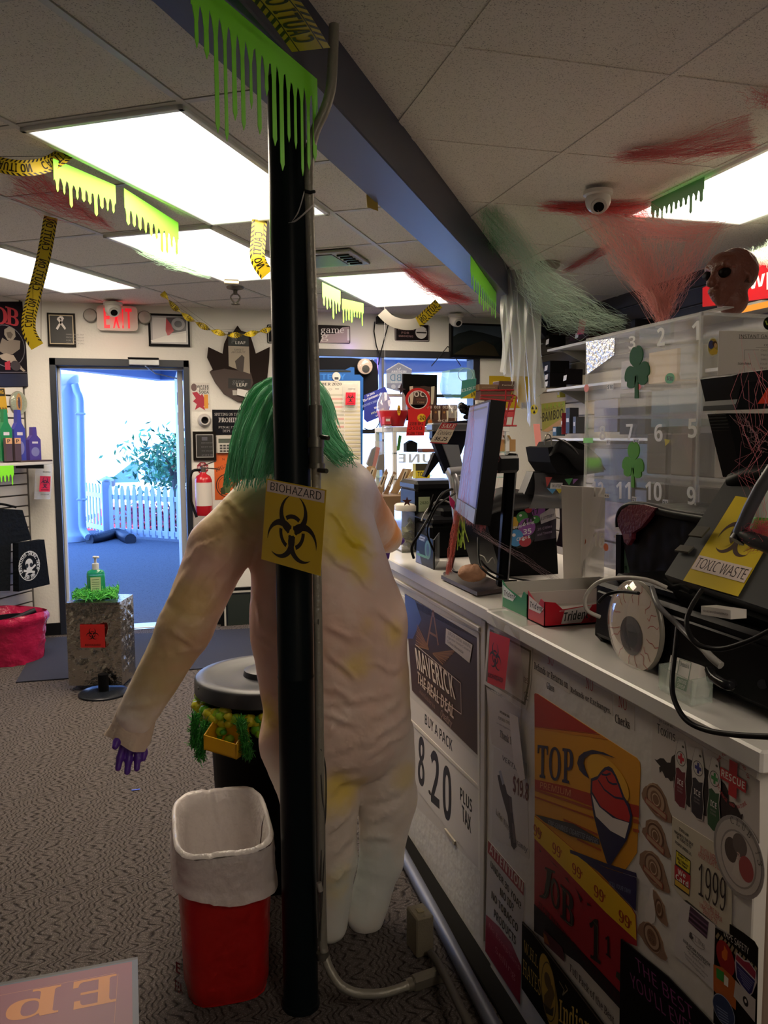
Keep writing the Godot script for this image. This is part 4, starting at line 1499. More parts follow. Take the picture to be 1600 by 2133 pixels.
	part("bottle",geo().lathe([V2(0,0),V2(.05,0),V2(.054,.006),V2(.054,b0 - .012),V2(.046,b0+.006),V2(.022,b0+.016),V2(.018,b0+.02)],c,28,1.0,.62),film("1f9a6a",.75,.12),t)
	part("gel",geo().lathe([V2(0,.004),V2(.048,.004),V2(.05,b0 - .022),V2(0,b0 - .022)],c,28,1.0,.6),mt("0f9f5c",.2),t)
	k = sheet(t,c+V3(0,0,.0335),AX,AY,-.03,.02,.03,b0 - .03,"b8cfa4",.001,"label",.5)
	for i in 7:
		k.line(A2([V2(-.022,b0 - .045 - i*.014),V2(.02,b0 - .045 - i*.014)]),.003,"5a7a5a")
	printed(k,t)
	part("collar",geo().lathe([V2(.02,b0+.014),V2(.02,b0+.05),V2(.008,b0+.054),V2(.007,b0+.085)],c,20),mt("cfd4d8",.4),t)
	part("pump",geo().bar(c+V3(-.012,b0+.09,0),c+V3(.022,b0+.092,.03),.018,.014,AY,.004),mt("d6dade",.4),t)
	# pink bagged bucket with a broom-like handle inside
	c = V3(-1.0,0,-5.98)
	t = thing("pink_bucket","bucket lined with a pink plastic bag by the left slat wall","bucket",c)
	g = geo()
	g.grid(func(u,v):
		var a: float = u*TAU
		var w: float = lerpf(.2,.235,v)+.012*noise.get_noise_2d(u*14.0,v*4.0)+(.018*sin((v - .75)*4.0*PI) if v > .75 else .0)
		return c+V3(cos(a)*w,.0+.33*v+.012*sin(a*2.0)*v,sin(a)*w),56,14)
	g.grid(func(u,v):
		var a: float = u*TAU
		var w: float = lerpf(.235,.17,v)+.01*noise.get_noise_2d(u*14.0,v*4.0+9.0)
		return c+V3(cos(a)*w,.33 - .2*v+.012*sin(a*2.0)*(1.0 - v),sin(a)*w),56,8)
	part("bag",g,bumpy("b31e4c",.25,ntex(.03,256,3,true),3.0,.5),t)
	part("bucket",geo().lathe([V2(0,.01),V2(.185,.01),V2(.205,.28),V2(.19,.28),V2(.17,.03),V2(0,.03)],c,36),mt("15131a",.6),t)
	solo("umbrella_handle",geo().tube(A3([c+V3(-.14,.24,.1),c+V3(.02,.29,.08),c+V3(.17,.345,.05)]),.018,10),mt("20222c",.5),"dark foam handle lying across the pink bucket's mouth","handle")
	# door mat and floor graphic
	var mat := bumpy("2a2c38",.95,ntex(.3,256,2,true),6.0,.6)
	var mp := PackedVector2Array()
	for p in poly3([-.8852,0,-5.373,.5536,0,-5.341,.819,0,-6.379,-.889,0,-6.543]):
		mp.append(V2(p.x,p.z))
	solo("door_mat",geo().prism(mp,V3(0,.008,0),AX,V3(0,0,1),-.008),mat,"dark navy door mat on the carpet inside the open door","mat")
	var tr := V3(-.0968,0,-2.354)
	U = (V3(-.0968,0,-2.354) - V3(-.463,0,-2.342)).normalized()
	V = V3(U.z,0,-U.x)
	t = thing("floor_graphic","purple floor graphic with orange letters upside down, bottom left corner","floor sign",tr - U*.5 - V*.3)
	k = sheet(t,tr,U,V,-1.0,-.62,0,0,"2b2a2c",.002,"sheet",.45)
	k.rect(-.985,-.6,.0,-.012,"2e3a4e")
	k.rect(-1.0,-.62,-.016,-.018,"6d2a41")
	var L := func(p: Vector3) -> Vector2:
		return V2((p - tr).dot(U),(p - tr).dot(V))
	k.line(A2([L.call(V3(-.4533,0,-2.284)),L.call(V3(-.1566,0,-2.296))]),.0015,"9a5a4a")
	k.line(A2([L.call(V3(-.1486,0,-2.289)),L.call(V3(-.1494,0,-2.087))]),.0015,"9a5a4a")
	var e1: Vector2 = L.call(V3(-.1525,0,-2.291))
	var e2: Vector2 = L.call(V3(-.2616,0,-2.169))
	k.textp("E",V2(e1.x,e1.y),V2(e2.x - e1.x,0),V2(0,e2.y - e1.y),"b06a1e","sb")
	e1 = L.call(V3(-.2975,0,-2.286))
	e2 = L.call(V3(-.4242,0,-2.167))
	k.textp("p",V2(e1.x,e1.y),V2(e2.x - e1.x,0),V2(0,e2.y - e1.y),"b06a1e","sb")
	k.textp("K",V2(e2.x - .03,e1.y),V2(-.15,0),V2(0,-.12),"b06a1e","sb")
	printed(k,t,.4)
	# picture leaning on the floor by the far wall
	t = thing("leaning_picture","black framed picture with a silver mat standing on the floor behind the dummy","picture",V3(.57,-.1434,-6.58))
	k = sheet(t,V3(0,0,-6.6),AX,AY,.4594,-.1643,.7861,.306,"111214",.03,"frame",.3)
	k.rect(.487,-.09052,.7525,.2824,"b4b2ac")
	k.rect(.5018,-.04956,.7377,.2659,"1c2024")
	k.rect(.5167,-.0007379,.7231,.2494,"2c3430")
	printed(k,t,.2)
	solo("scrap",geo().box(V3(-.1293,.002,-3.541),V3(.035,.003,.01),.001),mt("4a63d8",.4),"tiny blue scrap lying on the grey carpet below the glove","scrap")

func liner(alpha: float) -> StandardMaterial3D:
	var m: StandardMaterial3D = bumpy("d9d2cf",.3,ntex(.025,256,4,true),5.0,.6)
	if alpha < .9:
		m.albedo_color = Color(Color("dcd2cf"),alpha)
		m.transparency = BaseMaterial3D.TRANSPARENCY_ALPHA
	return m

func board(called: String,label: String,category: String,pts: PackedVector2Array,hex: String,o: Vector3,U: Vector3,thick := .001,rough := .5,group := "") -> Array:
	var V := AY
	var N := U.cross(V).normalized()
	var lo := pts[0]
	var hi := pts[0]
	for p in pts:
		lo = lo.min(p)
		hi = hi.max(p)
	var t := thing(called,label,category,o+U*((lo.x+hi.x)/2)+V*lo.y+N*(thick/2),group)
	part("sheet",geo().prism(pts,o+N*thick,U,V,thick),mt(hex,rough),t)
	return [t,Ink.new(o+N*thick,U,V)]

func front(called: String,label: String,pts: PackedVector2Array,hex: String,x := .866,thick := .001,rough := .5,category := "poster",group := "") -> Array:
	return board(called,label,category,pts,hex,V3(x,0,0),V3(0,0,1),thick,rough,group)

func done(a: Array,rough := .5) -> void:
	printed(a[1],a[0],rough)

func scribble(k: Ink,p: PackedVector2Array,w: float,hex: String) -> void:
	k.line(p,w,hex)

func seal(pts: PackedVector2Array,e: Array,label: String,torn := false) -> void:
	var a := front("paper_seal",label,pts,"8a6a52",.866,.0012,.6,"sticker","brown paper seals in a column")
	var k: Ink = a[1]
	k.ell(e[0],e[1],e[2],e[3],"a98c70",0,TAU,-.5)
	k.ring(e[0],e[1],e[2]*.9,e[3]*.9,.004,"63402c")
	k.ell(e[0],e[1],e[2]*.55,e[3]*.6,"7a583f",0,TAU,-.3)
	if not torn:
		k.ring(e[0],e[1],e[2]*.35,e[3]*.4,.002,"c2a68a")
		k.line(A2([V2(e[0] - e[2]*1.1,e[1] - e[3]*.55),V2(e[0]+e[2]*1.1,e[1] - e[3]*.75)]),.012,"8f4636")
		k.line(A2([V2(e[0] - e[2]*1.0,e[1] - e[3]*.55),V2(e[0]+e[2]*1.0,e[1] - e[3]*.74)]),.008,"a98a6c")
	else:
		k.text("333",e[0] - e[2]*.4,e[1]+e[3]*.1,e[0]+e[2]*.3,e[1]+e[3]*.4,"4a2c1c","s")
		k.text("33",e[0] - e[2]*.3,e[1] - e[3]*.35,e[0]+e[2]*.3,e[1] - e[3]*.05,"4a2c1c","s")
	done(a)

func build_posters() -> void:
	var a: Array
	var k: Ink
	# --- sign holder on the first panel
	a = front("cigarette_poster","brown MAVERICK poster in the sign holder beside the dummy's right leg",poly2([-2.839,.9272,-2.133,.9302,-2.122,.5852,-2.754,.5871]),"3a2017",.872,.003,.35)
	k = a[1]
	k.poly(poly2([-2.839,.9272,-2.717,.9271,-2.642,.874,-2.741,.7824,-2.823,.7628]),"3f4a86")
	k.line(poly2([-2.583,.7967,-2.519,.9307,-2.467,.8252]),.012,"9a6a40")
	k.line(poly2([-2.561,.848,-2.474,.8511]),.008,"9a6a40")
	for i in 9:
		k.line(A2([V2(-2.519,.7845),V2(-2.303,.8497).lerp(V2(-2.418,.7754),i/8.0)]),.005,["96683c","7d5230"][i % 2])
		k.line(A2([V2(-2.561,.7878),V2(-2.691,.8439).lerp(V2(-2.706,.7662),i/8.0)]),.005,["96683c","7d5230"][i % 2])
	k.textp("MAVERICK",V2(-2.688,.6876),V2(.3858,.0063),V2(-.028,.0688),"d8c8ba","b")
	k.line(poly2([-2.711,.7688,-2.26,.7594,-2.253,.6652,-2.67,.6422]),.003,"c9b4a4")
	k.textp("THE REAL DEAL",V2(-2.688,.6367),V2(.3685,-.0089),V2(.005,.0424),"c9b2a2","b")
	k.textp("Quality",V2(-2.445,.5909),V2(.1038,-.005),V2(.0119,.0315),"a98c7c","s")
	k.textp("available in",V2(-2.665,.6064),V2(.1668,-.0052),V2(.0048,.0178),"8a6c5c","r")
	k.poly(poly2([-2.389,.9002,-2.164,.9014,-2.187,.8414,-2.395,.8497]),"d8d0c8")
	k.textp("SURGEON GENERAL WARNING",V2(-2.369,.8851),V2(.1908,.0017),V2(.0018,.0109),"4a4440","r")
	k.textp("Cigarette Smoke Contains",V2(-2.376,.8702),V2(.1951,.0024),V2(.0018,.0097),"4a4440","r")
	k.textp("Carbon Monoxide",V2(-2.376,.857),V2(.139,-.0013),V2(.0018,.0097),"4a4440","r")
	done(a,.3)
	var hold: Node3D = thing("sign_holder","white plastic sign holder with the price panel 8.20 on the counter front","sign",V3(.872,.431,-2.234))
	part("back_panel",geo().prism(poly2([-3.066,.8935,-2.113,.9407,-2.095,.247,-2.935,.1382]),V3(.8715,0,0),V3(0,0,1),AY,.001),mt("c2bbb2",.5),hold)
	part("frame_strip",geo().prism(poly2([-3.066,.906,-2.122,.9463,-2.122,.9272,-3.066,.8811]),V3(.869,0,0),V3(0,0,1),AY,.004),mt("d2ccc2",.4),hold)
	part("frame_strip",geo().prism(poly2([-2.133,.9426,-2.119,.9434,-2.101,.2456,-2.117,.2435]),V3(.8685,0,0),V3(0,0,1),AY,.004),mt("d2ccc2",.4),hold)
	part("rail_strip",geo().prism(poly2([-2.823,.4718,-2.12,.4972,-2.114,.4876,-2.823,.456]),V3(.868,0,0),V3(0,0,1),AY,.005),mt("cfc8be",.4),hold)
	part("latch_tab",geo().prism(poly2([-2.401,.2342,-2.307,.2355,-2.31,.2223,-2.393,.224]),V3(.866,0,0),V3(0,0,1),AY,.006),mt("a59c8a",.5),hold)
	k = Ink.new(V3(.8705,0,0),V3(0,0,1),AY)
	k.poly(poly2([-2.822,.5545,-2.118,.573,-2.114,.498,-2.823,.4718]),"cfc7be")
	k.textp("BUY A PACK",V2(-2.611,.5118),V2(.2732,.0035),V2(.0002,.0367),"2a2624","rb")
	k.poly(poly2([-2.823,.452,-2.11,.4852,-2.101,.2499,-2.852,.23]),"c9c2ba")
	k.textp("8",V2(-2.691,.2669),V2(.0746,.0073),V2(.0061,.1817),"2a2624","b")
	k.textp(".",V2(-2.572,.2786),V2(.0262,.0011),V2(0,.0147),"2a2624","b")
	k.textp("2",V2(-2.546,.2607),V2(.0882,.0121),V2(-.0038,.1873),"2a2624","b")
	k.textp("0",V2(-2.425,.2636),V2(.0811,.0115),V2(-.0022,.1803),"2a2624","b")
	k.textp("PLUS",V2(-2.268,.3899),V2(.0984,.0003),V2(-.0003,.0406),"2a2624","b")
	k.textp("TAX",V2(-2.25,.3324),V2(.0746,-.0086),V2(-.0038,.0493),"2a2624","b")
	printed(k,hold)
	# --- narrow column of notices
	a = front("award_certificate","white certificate with an olive border behind the clear hazard bag",poly2([-2.044,.9878,-1.768,.9903,-1.777,.8991,-1.8,.8267,-1.938,.8206,-2.074,.813,-2.06,.8832]),"cfc8bc",.866,.0012)
	k = a[1]
	k.poly(poly2([-2.03,.9798,-1.775,.9831,-1.782,.8999,-1.805,.8365,-1.938,.8305,-2.058,.8252,-2.046,.887]),"6f6650")
	k.poly(poly2([-2.017,.9747,-1.784,.9776,-1.792,.8984,-1.813,.8433,-1.938,.8391,-2.043,.8369,-2.032,.8907]),"cbc3b6")
	k.textp("S",V2(-2.012,.9126),V2(.0334,.0032),V2(.006,.0536),"3a3630","s")
	k.textp("AWARD",V2(-2.018,.8446),V2(.0534,.0045),V2(.003,.0285),"3a3630","s")
	k.textp("tes",V2(-1.816,.8926),V2(.0253,.0024),V2(.0013,.0176),"7a5a4a","r")
	k.textp("CE",V2(-1.812,.8507),V2(.0224,.0033),V2(.0007,.0205),"3a3630","r")
	done(a)
	a = front("credit_card_notice","curled white notice about credit cards that says Thank You, under the certificate",poly2([-2.056,.8084,-1.829,.82,-1.838,.6852,-1.879,.6743,-2.015,.6611]),"c4bab0",.866,.0008)
	k = a[1]
	k.textp("WE NOW INSERT",V2(-1.963,.7666),V2(.082,.0073),V2(.0012,.0067),"4a4440","b")
	k.textp("FOR ALL CREDIT",V2(-1.971,.7463),V2(.091,.0111),V2(.0012,.0081),"4a4440","r")
	k.textp("DO NOT forget the chip",V2(-1.981,.729),V2(.1041,.0122),V2(.0012,.0054),"4a4440","r")
	k.textp("Thank You",V2(-1.961,.7005),V2(.099,.0069),V2(.0023,.0205),"2e2a28","s")
	done(a)
	part("folded_flap",geo().prism(poly2([-1.88,.7927,-1.831,.7986,-1.81,.7319,-1.787,.6561,-1.81,.6412,-1.849,.6703,-1.871,.7405]),V3(.856,0,0),V3(0,0,1),AY,.0008),mt("d6ccc2",.5),a[0])
	a = front("vape_poster","white VERTIGO sheet with a dark vape pen and handwritten price",poly2([-2.002,.6578,-1.792,.6929,-1.778,.4516,-2.011,.3986]),"c6bfb6",.866,.0006)
	k = a[1]
	k.textp("VERTIGO",V2(-1.945,.6435),V2(.1254,.0075),V2(.003,.0135),"2e2a28","r")
	k.poly(poly2([-1.974,.5879,-1.957,.596,-1.921,.5794,-1.911,.5645,-1.896,.5633,-1.883,.5526,-1.867,.5038,-1.849,.4481,-1.865,.432,-1.882,.4345,-1.907,.5066,-1.933,.5332,-1.96,.5631]),"3b3234")
	k.poly(poly2([-1.966,.6021,-1.951,.6112,-1.928,.5848,-1.94,.574]),"9a98a0")
	k.poly(poly2([-1.898,.5635,-1.882,.5665,-1.875,.5267,-1.891,.5221]),"55484a")
	k.poly(poly2([-1.879,.4981,-1.864,.5012,-1.853,.4569,-1.869,.4492]),"6a5d5e")
	k.textp("$19.8",V2(-1.874,.5792),V2(.0904,.0148),V2(.0008,.0549),"6b3a34","b")
	k.textp("Life Time",V2(-1.982,.4752),V2(.1065,-.0103),V2(.0017,.0177),"55504c","r")
	k.textp("Warranty",V2(-1.9,.4421),V2(.1131,.0168),V2(.0034,.0207),"55504c","r")
	done(a)
	a = front("age_notice","white and red ATTENTION UNDER 30 sheet in a plastic sleeve low on the counter",poly2([-2.04,.3741,-1.801,.3777,-1.82,.0323,-2.053,.0328]),"b9b2ac",.866,.0012,.25)
	k = a[1]
	k.poly(poly2([-2.034,.374,-1.803,.3759,-1.804,.3407,-2.037,.3378]),"8e3038")
	k.textp("ATTENTION",V2(-2.025,.3449),V2(.2152,.0021),V2(.0025,.0276),"c9b0a8","b")
	k.textp("UNDER 30 YOA?",V2(-2.016,.3053),V2(.1973,-.0116),V2(.0012,.0198),"2c2828","b")
	k.textp("NO ID?",V2(-1.95,.261),V2(.0873,.0012),V2(.001,.0222),"2c2828","b")
	k.textp("NO TOBACCO",V2(-2.009,.219),V2(.172,.0025),V2(.0026,.0231),"2c2828","b")
	k.textp("PRODUCTS",V2(-1.991,.1741),V2(.1424,.0053),V2(.0025,.0254),"2c2828","b")
	k.poly(poly2([-2.046,.1487,-1.954,.1674,-1.874,.1702,-1.813,.147,-1.818,.0368,-2.05,.036]),"8a2338")
	k.textp("No Exceptions",V2(-2.025,.1198),V2(.2025,.0043),V2(.0027,.0187),"b8606a","r")
	k.textp("Selling",V2(-1.98,.0733),V2(.1317,.0046),V2(.0024,.0256),"b8606a","r")
	done(a,.25)
	var bag := thing("hazard_bag","clear specimen bag with a red hazard label taped over the counter edge","bag",V3(.866,.8362,-1.901),"clear bags with red hazard labels")
	var g := geo()
	g.grid(func(u,v):
		var p: Vector2 = V2(-1.984,.8216).lerp(V2(-1.817,.8212),u).lerp(V2(-1.974,1.03).lerp(V2(-1.798,1.026),u),v)
		return V3(.858 - .006*sin(u*PI)*sin(v*PI) - .014*v*v*v - .002*sin(u*9.0+v*6.0),p.y,p.x),10,14)
	g.grid(func(u,v):
		var p: Vector2 = V2(-1.974,1.03).lerp(V2(-1.798,1.026),u)
		return V3(.843+.1*v,1.0385+.002*sin(v*5.0)+.0*p.y,p.x),8,5)
	part("pouch",g,film("e6eee8",.1,.2),bag)
	k = Ink.new(V3(.836,0,0),V3(0,0,1),AY)
	k.poly(poly2([-1.964,.9901,-1.835,1.001,-1.865,.8602,-1.978,.8467]),"e0262c")
	k.biohazard(V2(-1.926,.9295).x,V2(-1.926,.9295).y,.042,"1c1010","e0262c",1.0)
	k.textp("BIOHAZARD",V2(-1.974,.8641),V2(.0968,.0119),V2(.0024,.0124),"5a1216","b")
	k.textp("SPECIMEN BAG",V2(-1.976,.8294),V2(.0966,.0068),V2(.0018,.0082),"55605a","r")
	part("label",k.g,vmat(.4),bag)
	# --- refund notices
	a = front("refund_notice","paper strip lettered NO Refunds or Returns on Glass at the left",poly2([-1.766,.9816,-1.585,.9878,-1.583,.9331,-1.765,.9332]),"c6beb5",.866,.0005,.6,"notice","NO notices under the counter edge")
	k = a[1]
	k.textp("NO",V2(-1.689,.9736),V2(.0279,.0022),V2(-.0007,.0266),"a82a30","s")
	k.textp("Refunds or Returns on",V2(-1.759,.9427),V2(.168,.0003),V2(-.0004,.0175),"1e1a18","sb")
	k.textp("Glass",V2(-1.693,.9141),V2(.0374,.0015),V2(-.0004,.0161),"1e1a18","sb")
	done(a)
	a = front("refund_notice","paper strip lettered NO Refunds or Exchanges, middle of the three",poly2([-1.582,.9843,-1.41,.9864,-1.406,.9432,-1.58,.936]),"c6beb5",.866,.0005,.6,"notice","NO notices under the counter edge")
	k = a[1]
	k.textp("NO",V2(-1.513,.969),V2(.0294,-0),V2(-.0008,.0243),"a82a30","s")
	k.textp("Refunds or Exchanges.",V2(-1.579,.9357),V2(.1657,.0044),V2(-.0005,.0168),"1e1a18","sb")
	done(a)
	a = front("refund_notice","paper strip lettered NO Checks at the right of the three",poly2([-1.403,.9866,-1.331,.9867,-1.329,.9394,-1.401,.941]),"c6beb5",.866,.0005,.6,"notice","NO notices under the counter edge")
	k = a[1]
	k.textp("NO",V2(-1.386,.9691),V2(.0293,.0005),V2(-.0008,.0233),"a82a30","s")
	k.textp("Checks",V2(-1.397,.9333),V2(.052,.0037),V2(-.0007,.0182),"1e1a18","sb")
	done(a)
	# --- cigarette-paper poster
	a = front("rolling_paper_poster","red and yellow TOP poster with a spinning top on the counter front",poly2([-1.756,.8815,-1.749,.8853,-1.736,.8868,-1.319,.89,-1.309,.8855,-1.306,.8735,-1.312,.7044,-1.391,.5924,-1.746,.5496]),"d08e1c",.866,.001,.3)
	k = a[1]
	k.poly(poly2([-1.756,.8811,-1.749,.8851,-1.736,.8866,-1.46,.8875,-1.752,.8019]),"a8161c")
	k.poly(poly2([-1.752,.8019,-1.457,.8877,-1.42,.8882,-1.751,.798]),"9a3a18")
	k.poly(poly2([-1.752,.7994,-1.45,.8879,-1.424,.8881,-1.751,.7955]),"c77a1c")
	k.poly(poly2([-1.748,.6703,-1.595,.7181,-1.476,.7506,-1.307,.8007,-1.306,.7774,-1.475,.723,-1.594,.6941,-1.747,.6467]),"a8261c")
	for q in [[V2(-1.747,.6446),V2(-1.475,.7178),.006],[V2(-1.747,.6264),V2(-1.471,.7009),.004],[V2(-1.326,.7629),V2(-1.306,.7691),.008],[V2(-1.325,.7443),V2(-1.305,.7516),.006],[V2(-1.601,.6369),V2(-1.453,.6722),.005],[V2(-1.538,.6213),V2(-1.438,.6459),.004]]:
		k.line(A2([q[0],q[1]]),q[2],"a3401a")
	k.textp("TOP",V2(-1.734,.6823),V2(.1733,.0536),V2(-.0001,.08),"1b2048","sb")
	k.textp("PREMIUM",V2(-1.719,.6611),V2(.1479,.0431),V2(.0019,.0157),"d9956a","r")
	k.ell(-1.421,.8076,.08077,.04089,"d9a02a")
	k.poly(poly2([-1.387,.8628,-1.436,.8568,-1.48,.8457,-1.514,.8278,-1.536,.81,-1.543,.7919,-1.533,.7804,-1.513,.7771,-1.49,.7782,-1.506,.7894,-1.516,.8027,-1.51,.816,-1.49,.8316,-1.452,.8478,-1.419,.8559]),"1b2048")
	k.poly(poly2([-1.484,.7813,-1.457,.7981,-1.444,.8143,-1.431,.8268,-1.415,.8359,-1.402,.8365,-1.386,.8271,-1.373,.8149,-1.357,.7973,-1.339,.7897,-1.328,.7723,-1.33,.7507,-1.345,.714,-1.402,.6318,-1.415,.6305,-1.446,.6681,-1.471,.7083,-1.485,.7491]),"1b2048")
	k.poly(poly2([-1.477,.7786,-1.457,.7908,-1.441,.8103,-1.423,.8247,-1.405,.8283,-1.392,.8229,-1.379,.8106,-1.363,.7929,-1.345,.782,-1.335,.7673,-1.338,.7541,-1.383,.7417,-1.442,.7385,-1.478,.7558]),"b8222a")
	k.poly(poly2([-1.479,.7498,-1.448,.7355,-1.396,.7359,-1.338,.7524,-1.351,.7145,-1.404,.7049,-1.461,.7093]),"d8d0c8")
	for q in [poly2([-1.454,.7904,-1.43,.7803,-1.391,.7809,-1.357,.7921]),poly2([-1.424,.8098,-1.414,.8031,-1.398,.8054,-1.383,.8119]),poly2([-1.441,.8085,-1.423,.814,-1.407,.8241])]:
		k.line(q,.004,"1b2048")
	k.poly(poly2([-1.742,.5841,-1.554,.6489,-1.446,.6663,-1.442,.6561,-1.568,.6143,-1.692,.5879]),"2c2c3a")
	k.textp("FINE-GUMMED CIGARETTE PAPERS",V2(-1.675,.5898),V2(.2224,.0622),V2(.004,.0134),"8a90a0","r")
	k.poly(poly2([-1.552,.5828,-1.411,.6214,-1.308,.6571,-1.31,.6404,-1.41,.5998]),"23254c")
	k.line(poly2([-1.567,.5789,-1.411,.6268,-1.308,.6622]),.008,"23254c")
	k.poly(poly2([-1.485,.5974,-1.307,.6521,-1.308,.5896,-1.332,.5916]),"23264e")
	k.textp("ROLL YOUR OWN",V2(-1.404,.5897),V2(.0763,.0239),V2(.0017,.0094),"8088a8","r")
	done(a,.3)
	# --- price strip and second paper poster
	a = front("price_poster","red JOB cigarette-paper poster below a yellow strip of 99 cent prices",poly2([-1.746,.5792,-1.558,.5895,-1.397,.5897,-1.323,.5871,-1.309,.5808,-1.304,.5211,-1.358,.5003,-1.352,.3568,-1.519,.3448,-1.74,.286]),"9c1526",.8648,.001,.3)
	k = a[1]
	k.poly(poly2([-1.746,.5792,-1.558,.5895,-1.397,.5897,-1.323,.5871,-1.309,.5808,-1.304,.5325,-1.415,.5243,-1.58,.5241,-1.745,.5224]),"e0b41e")
	for q in [[V2(-1.651,.5331),V2(-1.603,.5391),V2(-1.651,.5607)],[V2(-1.556,.5348),V2(-1.509,.5391),V2(-1.557,.5601)],[V2(-1.462,.5343),V2(-1.415,.5393),V2(-1.463,.5603)],[V2(-1.366,.5362),V2(-1.318,.541),V2(-1.367,.5608)],[V2(-1.748,.5301),V2(-1.703,.5343),V2(-1.748,.5591)]]:
		k.textp("99",q[0],(q[1] - q[0])*.84,q[2] - q[0],"a33a14","sb")
		k.textp("¢",q[0]+(q[1] - q[0])*.86+(q[2] - q[0])*.55,(q[1] - q[0])*.14,(q[2] - q[0])*.3,"a33a14","sb")
	k.poly(poly2([-1.741,.3562,-1.576,.3754,-1.354,.3907,-1.352,.3568,-1.519,.3448,-1.74,.286]),"15090d")
	k.textp("J",V2(-1.713,.3903),V2(.0571,.0169),V2(.0211,.0886),"1c1512","sb")
	k.textp("O",V2(-1.655,.408),V2(.0445,-.0002),V2(-.0018,.0688),"1c1512","sb")
	k.textp("B",V2(-1.606,.4019),V2(.0616,.0054),V2(-.0022,.0787),"1c1512","sb")
	k.line(poly2([-1.69,.4724,-1.678,.4741,-1.672,.4287,-1.685,.4059,-1.704,.4044,-1.708,.4178]),.0016,"6f6a58")
	k.line(poly2([-1.646,.4563,-1.636,.4729,-1.616,.4475,-1.632,.4124,-1.648,.438,-1.646,.4563]),.0016,"6f6a58")
	k.line(poly2([-1.599,.4757,-1.57,.471,-1.572,.4534,-1.553,.4372,-1.552,.4127,-1.585,.4058]),.0016,"6f6a58")
	k.textp("1",V2(-1.476,.3885),V2(.0465,.0124),V2(-.0012,.0932),"1c1512","sb")
	k.textp("1",V2(-1.412,.4358),V2(.0203,.0034),V2(-.0015,.0434),"1c1512","sb")
	k.line(poly2([-1.478,.4764,-1.466,.4784,-1.443,.4767,-1.442,.4184,-1.43,.4066]),.0016,"6f6a58")
	k.textp("SLOW BURNING CIGARETTE PAPERS",V2(-1.717,.3631),V2(.3613,.0033),V2(.002,.0158),"3c0a14","sb")
	for q in [poly2([-1.716,.5098,-1.71,.5038,-1.704,.509]),poly2([-1.666,.5113,-1.639,.5099,-1.617,.5127,-1.635,.5122]),poly2([-1.588,.5074,-1.563,.5041,-1.576,.5119]),poly2([-1.543,.5108,-1.508,.5001,-1.515,.4878,-1.527,.5013]),poly2([-1.489,.5047,-1.467,.5074,-1.486,.499])]:
		k.poly(q,"2a080c")
	k.poly(poly2([-1.368,.4281,-1.349,.4315,-1.351,.4148,-1.371,.4149]),"28331f")
	k.poly(poly2([-1.688,.323,-1.591,.3359,-1.582,.3077,-1.683,.2905]),"4a1026")
	k.poly(poly2([-1.688,.3142,-1.674,.3159,-1.655,.3019,-1.683,.2938]),"8a4a1c")
	k.textp("Full Pack of the Best",V2(-1.557,.3028),V2(.1836,.0054),V2(.0002,.0191),"2a1018","sb")
	done(a,.3)
	# --- two dark boards at the bottom
	a = front("tobacco_board","black W.H.I. HAYES board with a gold oval portrait at the counter's foot",poly2([-1.797,.277,-1.739,.2838,-1.456,.2856,-1.403,.2845,-1.4,.1985,-1.659,.1006,-1.796,.0992]),"120d0a",.8615,.004,.35)
	k = a[1]
	k.line(poly2([-1.798,.2749,-1.739,.2842,-1.456,.2836,-1.403,.2826]),.003,"55493f")
	k.textp("W.H.I.",V2(-1.785,.2062),V2(.0802,.0055),V2(.0008,.0312),"c2a24a","s")
	k.textp("HAYES",V2(-1.788,.1436),V2(.0978,.006),V2(.0001,.0405),"c2a24a","s")
	k.ell(-1.648,.1915,.04503,.08307,"a88a34",0,TAU,.32)
	k.ring(-1.648,.1915,.03708,.06995,.003,"3a2c10")
	k.ell(-1.653,.2147,.01773,.01969,"54401a")
	k.poly(poly2([-1.67,.1672,-1.631,.2208,-1.617,.2038,-1.638,.1539,-1.66,.1271,-1.67,.1451]),"5e481c")
	k.poly(poly2([-1.674,.1463,-1.638,.1539,-1.621,.1728,-1.625,.1459,-1.66,.1293]),"2e230d")
	k.line(poly2([-1.597,.2524,-1.572,.2482,-1.58,.23,-1.556,.2593,-1.568,.2635]),.003,"8a7a5a")
	k.textp("Indian",V2(-1.595,.1567),V2(.1407,.0541),V2(.0005,.0568),"c2a24a","sb")
	done(a,.35)
	a = front("slogan_board","black board with purple THE BEST YOU'LL EVER lettering, bottom right corner",poly2([-1.352,.5063,-1.317,.5119,-1.199,.5294,-1.092,.5293,-1.068,.5271,-1.009,.5083,-1.349,.2586]),"0e080d",.8625,.003,.35)
	k = a[1]
	k.textp("THE BEST",V2(-1.294,.4793),V2(.1725,.0193),V2(-.0066,.0231),"83386f","r")
	k.textp("YOU'LL EVER",V2(-1.311,.4352),V2(.1998,.0328),V2(-.0068,.025),"83386f","r")
	done(a,.35)
	# --- detox poster
	a = front("detox_poster","white In Case of Toxins poster with three ICE drink bottles and ink splats",poly2([-1.271,.9894,-.9937,.98,-.9897,.8834,-1.072,.8262,-1.206,.8274,-1.272,.875]),"c9c1b9",.866,.0008,.35)
	k = a[1]
	k.textp("In Case of",V2(-1.251,.9842),V2(.0418,.0025),V2(.0007,.0078),"3a3634","r")
	k.textp("Toxins",V2(-1.256,.9618),V2(.0544,.0025),V2(-.0007,.018),"221e1c","r")
	k.poly(poly2([-1.262,.9102,-1.254,.9113,-1.245,.9184,-1.234,.9223,-1.224,.9186,-1.214,.9223,-1.211,.934,-1.202,.9419,-1.202,.9182,-1.204,.8939,-1.213,.8886,-1.22,.8915,-1.228,.8886,-1.238,.8981,-1.245,.8907,-1.247,.9004,-1.243,.9036,-1.252,.9062]),"17120f")
